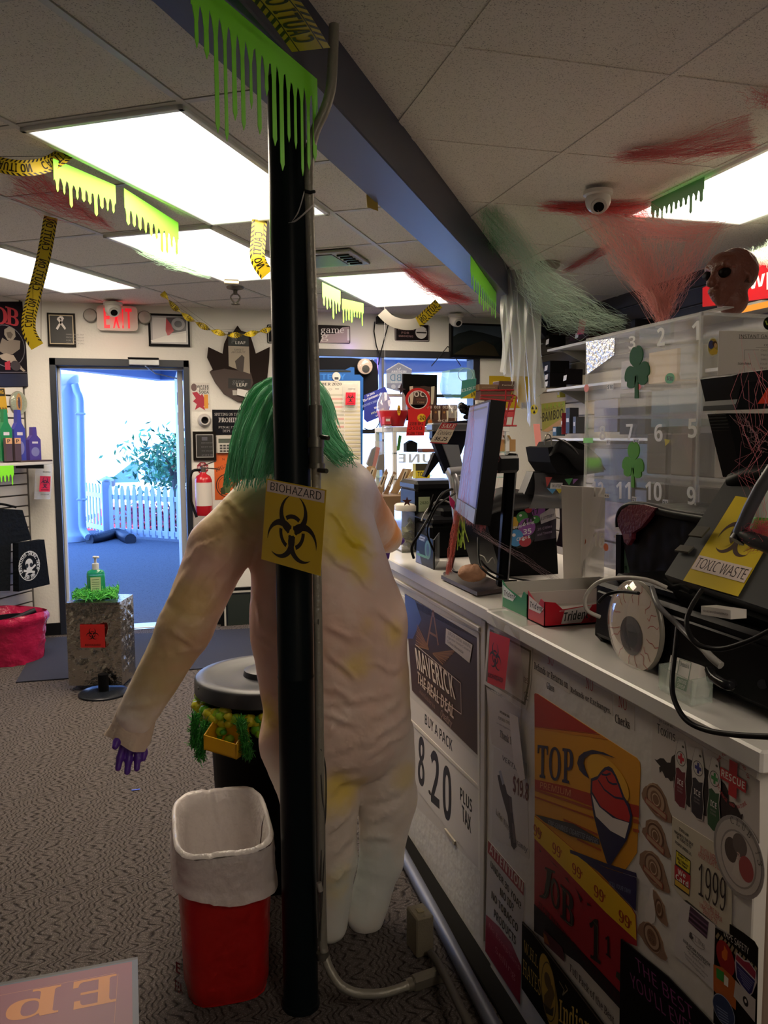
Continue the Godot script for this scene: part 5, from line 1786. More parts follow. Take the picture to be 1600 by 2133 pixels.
	k.poly(poly2([-1.204,.9407,-1.161,.9492,-1.116,.95,-1.071,.9435,-1.061,.9343,-1.06,.9189,-1.049,.9222,-1.04,.9184,-1.032,.9088,-1.028,.913,-1.027,.9113,-1.029,.9023,-1.016,.896,-1.029,.889,-1.038,.8886,-1.054,.8921,-1.06,.8754,-1.065,.8842,-1.073,.8833,-1.116,.8686,-1.161,.8652,-1.203,.8808]),"17120f")
	var tones := [["6a1a2a","b8283a"],["23262e","3a3a7c"],["2a5434","3a8a4a"]]
	var bases := [V2(-1.184,.9154),V2(-1.137,.9169),V2(-1.094,.9162)]
	for i in 3:
		var c: Vector2 = bases[i]
		var h: float = [.1222,.1224,.1242][i]*.5
		var w: float = [.0392,.0399,.0374][i]*.5
		var outline := func(f: float) -> PackedVector2Array:
			return A2([c+V2(-w*.42*f,h*.98),c+V2(w*.42*f,h*.98),c+V2(w*.75*f,h*.62),c+V2(w*.9*f,h*.3),c+V2(w*.72*f,-h*.15),c+V2(w*.95*f,-h*.6),c+V2(w*.8*f,-h*.97),c+V2(0,-h*1.02),c+V2(-w*.8*f,-h*.94),c+V2(-w*.95*f,-h*.55),c+V2(-w*.72*f,-h*.1),c+V2(-w*.9*f,h*.35),c+V2(-w*.75*f,h*.65)])
		k.poly(outline.call(1.0),"3a3634")
		k.poly(outline.call(.95),"cdc6be")
		k.poly(A2([c+V2(-w*.7,h*.06),c+V2(-w*.3,h*.12),c+V2(w*.2,h*.05),c+V2(w*.66,h*.1),c+V2(w*.62,-h*.15),c+V2(w*.84,-h*.6),c+V2(w*.7,-h*.95),c+V2(0,-h*1.0),c+V2(-w*.7,-h*.92),c+V2(-w*.84,-h*.55),c+V2(-w*.64,-h*.1)]),tones[i][0])
		k.ring(c.x,c.y+h*.42,w*.62,h*.2,.0014,"55504c")
		k.rect(c.x - w*.12,c.y+h*.28,c.x+w*.16,c.y+h*.58,tones[i][1])
		k.rect(c.x - w*.42,c.y+h*.38,c.x+w*.44,c.y+h*.48,tones[i][1])
		k.ell(c.x+w*.25,c.y+h*.8,w*.16,h*.035,"4a4a3a")
		k.text("ICE",c.x - w*.42,c.y - h*.36,c.x+w*.42,c.y - h*.2,"e0dad4")
		k.text("INSTANT",c.x - w*.38,c.y - h*.48,c.x+w*.38,c.y - h*.43,"a89a98","r")
		k.text("CLEANSE",c.x - w*.38,c.y - h*.57,c.x+w*.38,c.y - h*.52,"a89a98","r")
	var e := V2(-1.05,.9591)
	k.rect(e.x - .0095,e.y - .028,e.x+.0095,e.y+.03,"b8242e")
	k.rect(e.x - .03,e.y - .0095,e.x+.03,e.y+.0095,"b8242e")
	k.text("RESCUE",e.x - .027,e.y - .005,e.x+.027,e.y+.007,"ded4cc")
	k.arc("THE PERFECT BLEND OF",e.x,e.y,.037,.037,2.75,.4,.0055,"a8343a","b")
	k.arc("SCIENCE AND NATURE",e.x,e.y,.043,.043,3.7,5.7,.0055,"a8343a","b",false)
	done(a,.35)
	# --- column of brown seals
	seal(poly2([-1.288,.8473,-1.281,.8523,-1.266,.8633,-1.251,.8665,-1.239,.8627,-1.224,.8525,-1.216,.8379,-1.206,.8242,-1.207,.813,-1.224,.8075,-1.239,.806,-1.256,.8056,-1.272,.8095,-1.285,.8145,-1.297,.8203,-1.3,.8285,-1.294,.8407]),[-1.254,.8362,.03096,.02578],"topmost brown paper seal, nearest the detox poster")
	seal(poly2([-1.284,.7819,-1.271,.791,-1.251,.7973,-1.238,.794,-1.226,.7832,-1.22,.7691,-1.207,.7513,-1.212,.7459,-1.231,.7421,-1.246,.7437,-1.269,.7447,-1.285,.7496,-1.296,.7539,-1.294,.763,-1.285,.7689]),[-1.253,.7673,.0261,.02289],"second brown seal from the top, with a dark bird figure")
	seal(poly2([-1.301,.7083,-1.285,.7231,-1.264,.7323,-1.245,.732,-1.23,.7241,-1.22,.7084,-1.206,.6857,-1.209,.6803,-1.222,.6767,-1.245,.6704,-1.264,.6716,-1.28,.6759,-1.292,.6815,-1.302,.6879]),[-1.257,.703,.02861,.02634],"third brown seal down, with a red banner, beside the age card notice")
	seal(poly2([-1.256,.6615,-1.248,.6626,-1.234,.6571,-1.221,.6501,-1.218,.6374,-1.21,.6231,-1.212,.6161,-1.228,.6142,-1.241,.6162,-1.247,.6204,-1.25,.6317,-1.255,.6454]),[-1.236,.6366,.01143,.01743],"torn fourth brown seal with a white patch peeled off its left",true)
	var torn := front("torn_patch","bare white patch where the fourth seal was torn away",poly2([-1.265,.6596,-1.256,.6655,-1.257,.6511,-1.251,.6349,-1.247,.6208,-1.249,.6028,-1.26,.5914,-1.272,.5895,-1.28,.5945,-1.278,.6189,-1.268,.638]),"d4ccc4",.8655,.0008,.6,"paper")
	seal(poly2([-1.297,.5691,-1.285,.5822,-1.266,.591,-1.25,.594,-1.237,.5906,-1.224,.5794,-1.218,.5652,-1.209,.5582,-1.212,.5503,-1.227,.5445,-1.243,.5427,-1.262,.5407,-1.278,.542,-1.292,.5484,-1.304,.5483,-1.302,.5574]),[-1.256,.5683,.02748,.02423],"lowest brown seal, with dark script, above the black slogan board",true)
	# --- age notice with We Card sticker
	a = front("age_card_notice","cream STATE LAW notice with the year 1999 and a We Card sticker",poly2([-1.204,.8275,-1.072,.8361,-1.048,.8329,-1.044,.7032,-1.084,.6976,-1.163,.6931,-1.202,.7014]),"c4baa4",.8652,.0008,.5,"notice")
	k = a[1]
	k.textp("STATE LAW",V2(-1.183,.812),V2(.0262,-.0003),V2(-.0002,.0054),"2a2622","b")
	k.textp("PROHIBITS THE SALE",V2(-1.196,.8012),V2(.0523,.0005),V2(-.0002,.0054),"2a2622","b")
	k.textp("OF TOBACCO TO",V2(-1.189,.7948),V2(.0398,-0),V2(-.0002,.0054),"2a2622","b")
	k.textp("PEOPLE UNDER 21.",V2(-1.193,.7833),V2(.0462,-.0006),V2(-.0002,.0054),"2a2622","b")
	k.poly(poly2([-1.19,.7728,-1.149,.7735,-1.15,.7085,-1.192,.706]),"1e1a18")
	k.poly(poly2([-1.189,.7709,-1.15,.7714,-1.151,.7495,-1.189,.7481]),"d2c022")
	k.poly(poly2([-1.193,.7442,-1.148,.7469,-1.149,.7226,-1.192,.7196]),"b4202c")
	k.poly(poly2([-1.19,.7183,-1.15,.7208,-1.151,.7113,-1.19,.7085]),"d2a83a")
	k.textp("Under 21",V2(-1.184,.7659),V2(.0263,.0006),V2(-.0002,.0047),"2a2410","b")
	k.textp("No Tobacco",V2(-1.185,.7574),V2(.0305,.0008),V2(-.0002,.0054),"2a2410","b")
	k.textp("No Vapor",V2(-1.182,.7509),V2(.0252,.0009),V2(-.0002,.0054),"2a2410","b")
	k.textp("We",V2(-1.183,.7322),V2(.0221,.0023),V2(-.0004,.0095),"e8e0d8","b")
	k.textp("Card",V2(-1.188,.7199),V2(.0357,.0031),V2(-.0005,.0109),"e8e0d8","b")
	k.textp("IF YOU WERE BORN",V2(-1.124,.8024),V2(.0655,.003),V2(-.0005,.011),"b0343a","r")
	k.textp("AFTER TODAY'S DATE IN",V2(-1.129,.7917),V2(.0731,.0048),V2(-.0004,.0097),"b0343a","r")
	k.textp("1999",V2(-1.126,.7261),V2(.0687,.0068),V2(-.0006,.0569),"221c1a","s")
	k.textp("YOU CAN'T BUY",V2(-1.112,.7162),V2(.0407,.0009),V2(-.0004,.0077),"b0343a","r")
	k.textp("TOBACCO OR VAPOR",V2(-1.122,.7063),V2(.0577,.0058),V2(-.0004,.0078),"b0343a","r")
	k.textp("PRODUCTS!",V2(-1.111,.6994),V2(.0351,.0025),V2(-.0004,.0078),"b0343a","r")
	done(a)
	a = front("club_sticker","round silver CLUB 13 sticker with three shaded clover leaves at the corner",ring_pts(V2(-1.033,.8405),.058,.063),"8f8a86",.864,.001,.3,"sticker")
	k = a[1]
	var q := V2(-1.033,.8405)
	k.ell(q.x,q.y,.052,.057,"b5aea6")
	k.ell(q.x+.001,q.y - .003,.041,.045,"8c8680")
	k.ell(q.x+.001,q.y - .003,.038,.042,"bdb4ac")
	k.ell(q.x - .015,q.y+.004,.0155,.02,"4c4642")
	k.ell(q.x+.004,q.y+.021,.0165,.018,"625a55")
	k.ell(q.x+.02,q.y - .01,.0165,.02,"9a4a48")
	k.poly(A2([q+V2(.001,.006),q+V2(.008,-.036),q+V2(-.012,-.034)]),"c4bcb2")
	k.text("3",q.x - .002,q.y - .004,q.x+.006,q.y+.008,"c8a8a0")
	k.arc("CLUB 13",q.x,q.y,.046,.05,2.0,.15,.011,"4a4644","s")
	done(a,.3)
	# --- social page flyer
	a = front("flyer","white flyer with a purple picture and a thumb, curling off the counter",poly2([-1.173,.6861,-1.158,.6977,-1.082,.699,-1.079,.583,-1.123,.5834,-1.19,.5772]),"c9c3c0",.8652,.0008,.5,"flyer")
	k = a[1]
	k.poly(poly2([-1.147,.6934,-1.098,.6925,-1.102,.6614,-1.151,.6625]),"432c40")
	for i in 5:
		k.line(A2([V2(-1.149,.6829).lerp(V2(-1.15,.6651),i/4.0),V2(-1.1,.6843).lerp(V2(-1.101,.6662),i/4.0)]),.003,["6a4a62","2c1c2c"][i % 2])
	k.ring(-1.127,.6414,.0205,.007231,.001,"8c8888")
	k.poly(poly2([-1.145,.6476,-1.14,.648,-1.141,.6427,-1.135,.6425,-1.14,.6361,-1.147,.637]),"4a4648")
	k.textp("Like",V2(-1.131,.6383),V2(.0247,.0027),V2(.0005,.0111),"9a9696","r")
	k.textp("LIKE US ON FACEBOOK",V2(-1.163,.619),V2(.0723,.0002),V2(.0008,.0054),"3a3636","b")
	k.textp("Get Updates on:",V2(-1.154,.6119),V2(.0542,.0017),V2(.0008,.0053),"3a3636","b")
	k.textp("*In-Store Events",V2(-1.15,.6065),V2(.0453,.0002),V2(.0008,.0047),"3a3636","r")
	k.textp("*Specials & New Products",V2(-1.16,.598),V2(.0646,-.0012),V2(.0008,.0047),"3a3636","r")
	k.textp("*Tobacco Legislation",V2(-1.156,.5918),V2(.0527,-.0027),V2(.0008,.0047),"3a3636","r")
	done(a)
	# --- vape safety poster
	a = front("safety_poster","black VAPE SAFETY poster with a red flame disc and a blue road shield",poly2([-1.081,.6932,-1.047,.7012,-1.047,.7205,-1.016,.7245,-.9916,.7256,-.9831,.7201,-.9801,.5866,-.9843,.5418,-1.078,.529,-1.081,.6258]),"17130f",.8646,.001,.3)
	k = a[1]
	k.textp("VAPE SAFETY",V2(-1.061,.6922),V2(.0592,.0048),V2(-.0001,.0114),"cdc6be","r")
	for i in 11:
		k.line(A2([V2(-1.077,.6788).lerp(V2(-.9874,.6784),i/10.0),V2(-1.071,.6895).lerp(V2(-.9843,.6893),i/10.0)]),.005,"8a7a5a")
	k.ell(-1.053,.6591,.02197,.02652,"8e1c1c",0,TAU,.3)
	k.poly(poly2([-1.057,.6786,-1.048,.6731,-1.049,.6585,-1.054,.6537,-1.061,.6551,-1.062,.6643,-1.057,.6703]),"c8641e")
	k.poly(poly2([-1.081,.6301,-1.059,.6389,-1.037,.6392,-1.025,.6359,-1.025,.5892,-1.05,.5882,-1.073,.5856,-1.079,.5871]),"b05a22")
	k.poly(poly2([-1.074,.629,-1.055,.6331,-1.055,.6156,-1.072,.6126]),"2c8a3a")
	k.poly(poly2([-1.054,.6303,-1.044,.6299,-1.044,.615,-1.054,.6132]),"d6d0c0")
	k.poly(poly2([-1.028,.6859,-1.01,.6836,-.999,.6894,-.983,.682,-.9813,.6654,-.9893,.6421,-.9963,.6331,-1.015,.6367,-1.026,.6434,-1.031,.6656]),"b8b0b0")
	k.poly(poly2([-1.027,.6824,-1.01,.6816,-.9989,.6867,-.9842,.6805,-.9851,.6683,-1.029,.6727]),"8a2638")
	k.poly(poly2([-1.028,.6702,-.985,.6657,-.9903,.6435,-.996,.6358,-1.014,.64,-1.025,.6454]),"26265c")
	for i in 6:
		k.line(A2([V2(-1.024,.6633).lerp(V2(-1.01,.6446),i/5.0),V2(-.988,.6609).lerp(V2(-.9967,.6425),i/5.0)]),.0018,"6a6a90")
	k.poly(poly2([-1.027,.6387,-1.01,.6365,-.9818,.6377,-.9817,.6006,-1.03,.6093]),"b4aca8")
	k.ell(-1.003,.6197,.006196,.007563,"1c1a1c",0,TAU,.2)
	k.ell(-1.003,.6205,.002548,.002969,"d0c8c4")
	k.ell(-1.052,.5699,.02756,.02391,"9aa0b0",0,TAU,.3)
	k.ell(-1.052,.5699,.02599,.02251,"243458",0,TAU,.3)
	for i in 5:
		k.line(A2([V2(-1.07,.5657).lerp(V2(-1.061,.5487),i/4.0),V2(-1.042,.5713).lerp(V2(-1.037,.556),i/4.0)]),.0016,"7a86a4")
	done(a,.3)

func ring_pts(c: Vector2,rx: float,ry: float) -> PackedVector2Array:
	var p := PackedVector2Array()
	for i in 36:
		p.append(c+V2(cos(TAU*i/36)*rx,sin(TAU*i/36)*ry))
	return p

func eye_disc(called: String,label: String,o: Vector3,U: Vector3,V: Vector3,r: float,iris: Vector2,ri: float,cols: Array,group: String) -> void:
	var N := U.cross(V).normalized()
	var t := thing(called,label,"eye ornament",o - V*r,group)
	var B := Basis(U,N,-V)
	var g := geo()
	g.xf = Transform3D(B,o)
	g.lathe([V2(0,0),V2(r*1.0,0),V2(r,.006),V2(r*.97,.009)],OO,40)
	part("rim",g,mt("8f8a80",.25),t)
	var k := Ink.new(o+N*.0095,U,V)
	k.ell(0,0,r*.975,r*.975,cols[0])
	rng.seed = 3
	for i in 16:
		var a := TAU*i/16+rng.randf()*.3
		var p := PackedVector2Array()
		for j in 5:
			p.append(V2(cos(a),sin(a))*r*(.95 - .1*j)+V2(rng.randfn(),rng.randfn())*r*.03)
		k.line(p,r*.018,cols[1])
	k.ell(iris.x,iris.y,ri,ri*cols[4],cols[2])
	k.ell(iris.x,iris.y,ri*cols[5],ri*.62*cols[4],cols[3])
	printed(k,t,.4)
	g = geo()
	g.xf = Transform3D(B,o+N*.0098)
	g.lathe([V2(r*.97,.0),V2(r*.85,r*.13),V2(r*.6,r*.25),V2(r*.3,r*.31),V2(0,r*.33)],OO,40)
	part("dome",g,film("ffffff",.04,.03),t)

func hazard_pouch(o: Vector3,U: Vector3,V: Vector3,label: String) -> void:
	var N := U.cross(V).normalized()
	var t := thing("hazard_bag",label,"bag",o+U*.5,"clear bags with red hazard labels")
	var g := geo()
	for s in [-1.0,1.0]:
		g.grid(func(u,v): return o+U*u+V*v+N*(.012+s*.010*sin(u*PI)*sin(v*PI)+.0015*sin(u*11.0+v*7.0)),10,12)
	part("pouch",g,film("eef2f0",.14,.12),t)
	var k := Ink.new(o+N*.024,U,V)
	k.rect(.2,.22,.84,.66,"d8203a")
	k.biohazard(.52,.46,.2,"1c1010","d8203a",1.5)
	k.text("BIOHAZARD",.3,.25,.75,.29,"5a1216")
	k.text("SPECIMEN BAG",.3,.12,.78,.16,"5a6460")
	k.text("SAMPLE",.35,.76,.8,.8,"3a4440")
	printed(k,t,.4,"label")

func cable(label: String,p: PackedVector3Array,r: float,hex: String) -> void:
	solo("cable",geo().tube(smooth(p,6),r,7),mt(hex,.4),label,"cable")

func blk(t: Node3D,called: String,p: Vector3,q: Vector3,hex: String,bev := .003,rough := .45,metal := .0) -> MeshInstance3D:
	return part(called,geo().boxab(p,q,bev),mt(hex,rough,metal),t)

func build_counter_things() -> void:
	var hc := 1.0372
	# tip jar of banknotes
	var c := V3(.9986,1.037,-3.188)
	var t := thing("money_jar","clear plastic jar stuffed with banknotes, a dark star on its lid","jar",c)
	var g := geo()
	var w := .052
	for r in [[-w,-w,w,-w+.003],[-w,w - .003,w,w],[-w,-w,-w+.003,w],[w - .003,-w,w,w]]:
		g.boxab(c+V3(r[0],0,r[1]),c+V3(r[2],.17,r[3]),.001)
	part("body",g,film("e4e4da",.13,.06),t)
	blk(t,"base",c+V3(-w,0,-w),c+V3(w,.012,w),"6b6a60")
	rng.seed = 14
	for i in 12:
		var b := geo()
		var o := c+V3(rng.randf_range(-.02,.02),.03+.009*i,rng.randf_range(-.02,.02))
		var B := Basis.from_euler(V3(rng.randfn()*.5,rng.randf()*TAU,rng.randfn()*.5))
		b.grid(func(u,v): return o+B*V3((u - .5)*.06,.006*sin(u*6.0+i),(v - .5)*.034),6,3)
		part("banknote",b,mt(["8e9478","a3a68c","7a826a"][i % 3],.7),t)
	part("lid",geo().lathe([V2(.06,.168),V2(.064,.17),V2(.064,.19),V2(.058,.196),V2(0,.197)],c,32),mt("c9c2b8",.4),t)
	var star := PackedVector2Array()
	for i in 10:
		var a := PI/2+TAU*i/10
		star.append(V2(cos(a),sin(a))*(.02 if i % 2 == 0 else .008))
	part("star",geo().prism(star,V3(.8996,1.264,-2.906),V3(.96,0,.27),AY,.003),mt("4a2018",.4,.3),t)
	# receipt printer and point-of-sale screen behind it
	t = thing("receipt_printer","black receipt printer with a pale green sticker beyond the money jar","printer",V3(1.221,1.037,-3.659))
	var p := V3(1.036,1.116,-3.167)
	p.y = hc
	var top := 1.329
	g = geo()
	var e := p+V3(-.035,0,.05)
	blk(t,"body",e,e+V3(.2,top - hc - .03,-.22),"0f1012",.012,.4)
	blk(t,"cover",e+V3(-.004,top - hc - .045,.006),e+V3(.2,top - hc,-.22),"1c1d20",.014,.35)
	var k := Ink.new(e+V3(0,0,.0005),AX,AY)
	k.rect(.012,top - hc - .125,.06,top - hc - .065,"a9b890")
	k.text("2020",.018,top - hc - .095,.054,top - hc - .083,"4a5a3a")
	printed(k,t)
	t = thing("sales_terminal","dark point-of-sale screen seen from behind on a silver stand","terminal",V3(1.313,1.037,-3.548))
	var o := V3(1.007,1.55,-2.903)
	part("screen_back",geo().prism(poly2([1.026,1.556,1.179,1.57,1.18,1.528,1.144,1.437,1.083,1.361,1.068,1.396,1.024,1.501]),V3(0,0,-2.98),AX,AY,.035),mt("1a1c26",.35),t)
	part("top_bezel",geo().boxab(V3(1.016,1.558,-2.95),V3(1.212,1.527,-3.03),.006),mt("55585e",.35),t)
	part("stand_plate",geo().prism(poly2([1.064,1.476,1.127,1.474,1.152,1.36,1.135,1.332,1.1,1.382]),V3(0,0,-2.965),AX,AY,.012),mt("8d9097",.35,.4),t)
	part("neck",geo().tube(smooth(poly3([1.049,1.377,-2.844,1.054,1.346,-2.819,1.059,1.275,-2.811,1.06,1.189,-2.782]),4),.02,12),mt("a9abb2",.3,.5),t)
	part("hinge",geo().tube(A3([V3(1.036,1.374,-2.826),V3(1.097,1.378,-2.831)]),.018,14),mt("b4b6bc",.3,.5),t)
	part("side_wing",geo().prism(poly2([1.042,1.445,1.061,1.41,1.009,1.348,1,1.352]),V3(0,0,-3.0),AX,AY,.03),mt("14151c",.4),t)
	part("base",geo().boxab(V3(1.052,1.228,-2.95),V3(1.192,hc,-3.2),.01),mt("101114",.4),t)
	t = thing("price_note","small curled SALE note with handwritten coolers price on the terminal","note",V3(1.068,1.487,-2.94))
	k = Ink.new(V3(.9989,1.482,-2.935),V3(1.069,1.478,-2.935) - V3(.9989,1.482,-2.935),V3(1.047,1.559,-2.93) - V3(.9989,1.482,-2.935))
	part("paper",geo().prism(poly2([0,0,1,0,.99,.4,.85,1,0,1]),k.o,k.U,k.V,.001),mt("d9cdb8",.6),t)
	k.rect(0,.7,.9,1,"b8343a")
	k.text("SALE",.12,.76,.85,.95,"e8e0d4","sb")
	k.text("Coolers",.12,.42,.9,.64,"3a2c28","r")
	k.text("$6.25",.15,.12,.85,.34,"3a2c28","b")
	k.rect(0,0,1,.05,"b8343a")
	printed(k,t)
	# black customer box and its cable
	t = thing("speaker_box","large black equipment box on the counter behind the small vape carton","equipment",V3(1.099,1.037,-3.11))
	var b0 := V3(.9854,1.037,-2.925)
	blk(t,"body",b0+V3(.02,0,-.02),b0+V3(.26,.13,-.3),"0c0d0f",.01,.4)
	blk(t,"top_cover",b0+V3(.015,.131,-.015),b0+V3(.27,.165,-.3),"1a1b1e",.016,.3)
	cable("black cable looping over the equipment box beside the money jar",poly3([1.052,1.314,-2.817,.9749,1.3,-2.732,.9153,1.228,-2.69,.8656,1.176,-2.647,.8371,1.127,-2.65,.8483,1.086,-2.664]),.005,"101113")
	cable("thin black cable arching from the receipt printer to the jar",poly3([1.039,1.3,-2.767,.9523,1.269,-2.694,.9167,1.221,-2.679,.8959,1.173,-2.659,.9114,1.109,-2.628]),.0035,"16171a")
	cable("white cable curling beside the equipment box",poly3([1.024,1.265,-2.767,.9727,1.278,-2.752,.9238,1.246,-2.741,.8966,1.209,-2.725]),.003,"8c8a88")
	solo("stylus",geo().tube(A3([V3(.937,1.303,-2.701),V3(.9174,1.246,-2.702)]),.006,8),mt("0e0e10",.4),"black plastic clip standing among the cables by the printer","clip")
	# small vape carton
	t = thing("vape_carton","small black and green product carton standing at the counter's edge by the dummy","box",V3(.9309,1.037,-2.747))
	var q0 := V3(.9249,1.037,-2.881)
	var q1 := V3(.9314,1.037,-2.691)
	var q2 := V3(1.022,1.037,-2.887)
	var hh := V3(0,.1148,0)
	k = Ink.new(q0,q1 - q0,hh)
	part("front",geo().prism(poly2([0,0,1,0,1.02,.92,.1,1]),q0,q1 - q0,hh,.003),mt("15181c",.3),t)
	k.poly(poly2([0,.02,.35,.02,.2,.4,.05,.4]),"3a4a80")
	k.ell(.68,.55,.16,.3,"3f6a4a")
	k.ell(.68,.55,.08,.2,"1c2a24")
	k.text("SMOKER",.22,.86,.55,.92,"c8ccd0")
	k.text("CARES",.22,.78,.5,.84,"c8ccd0")
	k.rect(.08,.26,.62,.34,"3a7a44")
	printed(k,t,.3)
	part("side",geo().prism(poly2([0,0,1,0,1,.94,0,.92]),q1,q2 - q1,hh,.003),mt("4a4c50",.3),t)
	# monitor facing the customers
	var o4 = [V3(.9185,1.275,-2.433),V3(-.0973,.0008,.3898),V3(.0496,.3208,-.0163)]
	t = thing("monitor","flat monitor with a lavender screen on a black pole stand, cobweb over it","monitor",V3(.9086,1.037,-2.247))
	o = o4[0]
	var U: Vector3 = o4[1]
	var V: Vector3 = o4[2]
	var N := U.cross(V).normalized()
	g = geo().prism(poly2([-.02,-.02,1.03,-.02,1.03,1.02,-.02,1.02]),o - N*.002,U,V,.042)
	part("housing",g,mt("131318",.35),t)
	part("bezel",geo().prism(poly2([-.02,-.02,1.03,-.02,1.03,.1,-.02,.1]),o+N*.002,U,V,.004),mt("5f6a86",.3),t)
	var scr: StandardMaterial3D = mt("45456c",.6).duplicate()
	scr.emission_enabled = true
	scr.emission = Color("7074b4")
	scr.emission_energy_multiplier = .22
	part("screen",geo().prism(poly2([.0,.11,1,.11,1,1,0,1]),o+N*.0005,U,V,.002),scr,t)
	k = Ink.new(o+N*.001,U,V)
	k.rect(.05,.955,.95,.97,"4a4a5a")
	printed(k,t)
	var sl := AreaLight3D.new()
	sl.name = "screen_light"
	sl.area_size = V2(.3,.24)
	sl.light_energy = .012
	sl.light_color = Color("a8b0e0")
	sl.area_range = 12.0
	sl.area_attenuation = 2.0
	sl.shadow_enabled = true
	sl.transform = Transform3D(Basis(U.normalized(),N.cross(U.normalized()),N),o+U*.5+V*.5+N*.008 - org[t])
	t.add_child(sl)
	part("arm",geo().bar(V3(.9328,1.423,-2.193),V3(1.017,1.423,-2.232),.07,.05,AY,.008),mt("1b1c20",.4),t)
	part("pole",geo().bar(V3(1.018,1.454,-2.235),V3(.9948,1.052,-2.245),.028,.035,V3(1,0,0),.006),mt("0d0e10",.3),t)
	part("pole_edge",geo().bar(V3(1.029,1.452,-2.221),V3(1.002,1.052,-2.222),.003,.004,V3(1,0,0),.0),mt("8a8c92",.3,.6),t)
	part("base",geo().prism(poly2([0,0,1,0,1,1,0,1]),V3(.8858,1.04,-2.176)+V3(0,.014,0),V3(1.016,1.04,-2.221) - V3(.8858,1.04,-2.176),V3(.8839,1.04,-2.482) - V3(.8858,1.04,-2.176),.012),mt("3f3434",.4),t)
	g = geo()
	g.grid(func(u,v):
		var a: float = u*TAU
		var b: float = (v - .5)*PI
		var r: float = 1.0+.16*noise.get_noise_3d(cos(a)*2.0,b*2.0,sin(a)*2.0)
		return V3(.8945,1.096,-2.235)+V3(cos(a)*cos(b)*.044,sin(b)*.026+.004,sin(a)*cos(b)*.036)*r,24,12)
	solo("stone",g,bumpy("b08468",.8,ntex(.05,128,3,true),14.0,.5),"tan stone weighing down the monitor base among the cables","stone")
	solo("coaster",geo().lathe([V2(0,0),V2(.03,0),V2(.032,.004),V2(.03,.007),V2(0,.007)],V3(.9552,1.038,-2.57),24),mt("4a4042",.35),"small dark round coaster beside the monitor base","coaster")
	cable("black cable looping over the tan stone",poly3([.9445,1.195,-2.314,.9073,1.136,-2.215,.9074,1.115,-2.171,.9389,1.093,-2.139,1.011,1.079,-2.18]),.0035,"17181a")
	cable("second black cable behind the monitor pole",poly3([.928,1.133,-2.25,.9337,1.119,-2.227,.9646,1.096,-2.216,1.06,1.067,-2.27,1.131,1.055,-2.249]),.003,"1b1c1e")
	cable("pale wire hoop above the stone",poly3([.9457,1.142,-2.309,.9521,1.139,-2.286,.9551,1.124,-2.263,.9852,1.133,-2.297,.9932,1.115,-2.293]),.0016,"a8a6a2")
	cable("black cables bunched below the monitor",poly3([.9065,1.122,-2.422,.8821,1.092,-2.374,.8873,1.089,-2.32,.9333,1.095,-2.329,.9995,1.068,-2.391]),.004,"121315")
	# green paper streamers under the monitor
	g = geo()
	rng.seed = 8
	for i in 9:
		var s := V3(.891,1.261,-2.335)+V3(rng.randfn()*.008,0,rng.randfn()*.01)
		g.tint(["a6c84a","8fb83e","c2d86a"][i % 3])
		g.tube(A3([s,s+V3(rng.randfn()*.006,-.04,0),s+V3(rng.randfn()*.01,-.075 - rng.randf()*.03,.004)]),.0016,4)
	solo("streamer",g,vmat(.6),"tuft of lime green paper streamers hanging under the monitor's corner","streamer").set_meta("kind","stuff")
	# lottery terminal
	var lt := thing("lottery_terminal","black lottery terminal with a curved hood and a picture of numbered balls","terminal",V3(1.173,1.037,-2.334))
	var z1 := -2.45
	part("body",geo().prism(poly2([1.031,1.26,1.082,1.288,1.217,1.32,1.29,1.27,1.307,1.014,1.103,1.022]),V3(0,0,z1 - .03),AX,AY,.28),mt("0b0b0d",.35),lt)
	g = geo()
	g.grid(func(u,v):
		var a: Vector2 = V2(1.187,1.386).lerp(V2(1.369,1.383),u)
		var b: Vector2 = V2(1.137,1.275).lerp(V2(1.317,1.27),u)
		var m: Vector2 = a.lerp(b,v)
		return V3(m.x,m.y,z1+.02+.07*sin(v*1.9)),12,10)
	part("hood",g,mt("5c5d60",.3),lt)
	part("hood_back",geo().prism(poly2([1.187,1.389,1.369,1.386,1.371,1.262,1.137,1.272]),V3(0,0,z1+.015),AX,AY,.05),mt("2a2b2e",.35),lt)
	part("brow",geo().tube(smooth(A3([V3(1.019,1.263,-2.45),V3(1.076,1.288,-2.45),V3(1.152,1.292,-2.45),V3(1.244,1.299,-2.45)]),4),[.02,.022,.024,.026,.028,.03,.03,.03,.028,.026,.022,.016,.01],10),mt("2c2d30",.4),lt)
	k = Ink.new(V3(0,0,z1 - .028),AX,AY)
	k.poly(poly2([1.124,1.228,1.218,1.284,1.26,1.277,1.251,1.211,1.2,1.141,1.151,1.131,1.121,1.174]),"0c0d14")
	for q in [[1.137,1.218,.01807,.02029,"c8a028"],[1.169,1.235,.02078,.02033,"3a8a3c"],[1.192,1.264,.01433,.01435,"b02a3a"],[1.228,1.257,.02494,.02642,"8a4aa0"],[1.186,1.202,.0313,.03001,"8a4aa0"],[1.147,1.167,.02721,.02877,"3f8ac8"],[1.18,1.154,.02218,.01806,"b03040"],[1.218,1.227,.01574,.01322,"3a8a3c"]]:
		k.ell(q[0],q[1],q[2],q[3],q[4])
		k.ell(q[0] - q[2]*.3,q[1]+q[3]*.35,q[2]*.25,q[3]*.2,"e8e4e8")
	k.textp("17",V2(1.205,1.24),V2(.0248,.007),V2(-.0028,.0181),"1c1020","b")
	k.textp("40",V2(1.166,1.202),V2(.0455,.0152),V2(-.0002,.021),"1c1020","b")
	k.textp("Supporting",V2(1.137,1.194),V2(.0752,.0183),V2(-.0001,.0119),"d8d8e0","b")
	k.textp("35",V2(1.172,1.177),V2(.0306,.003),V2(-.0002,.018),"e0e0e8","b")
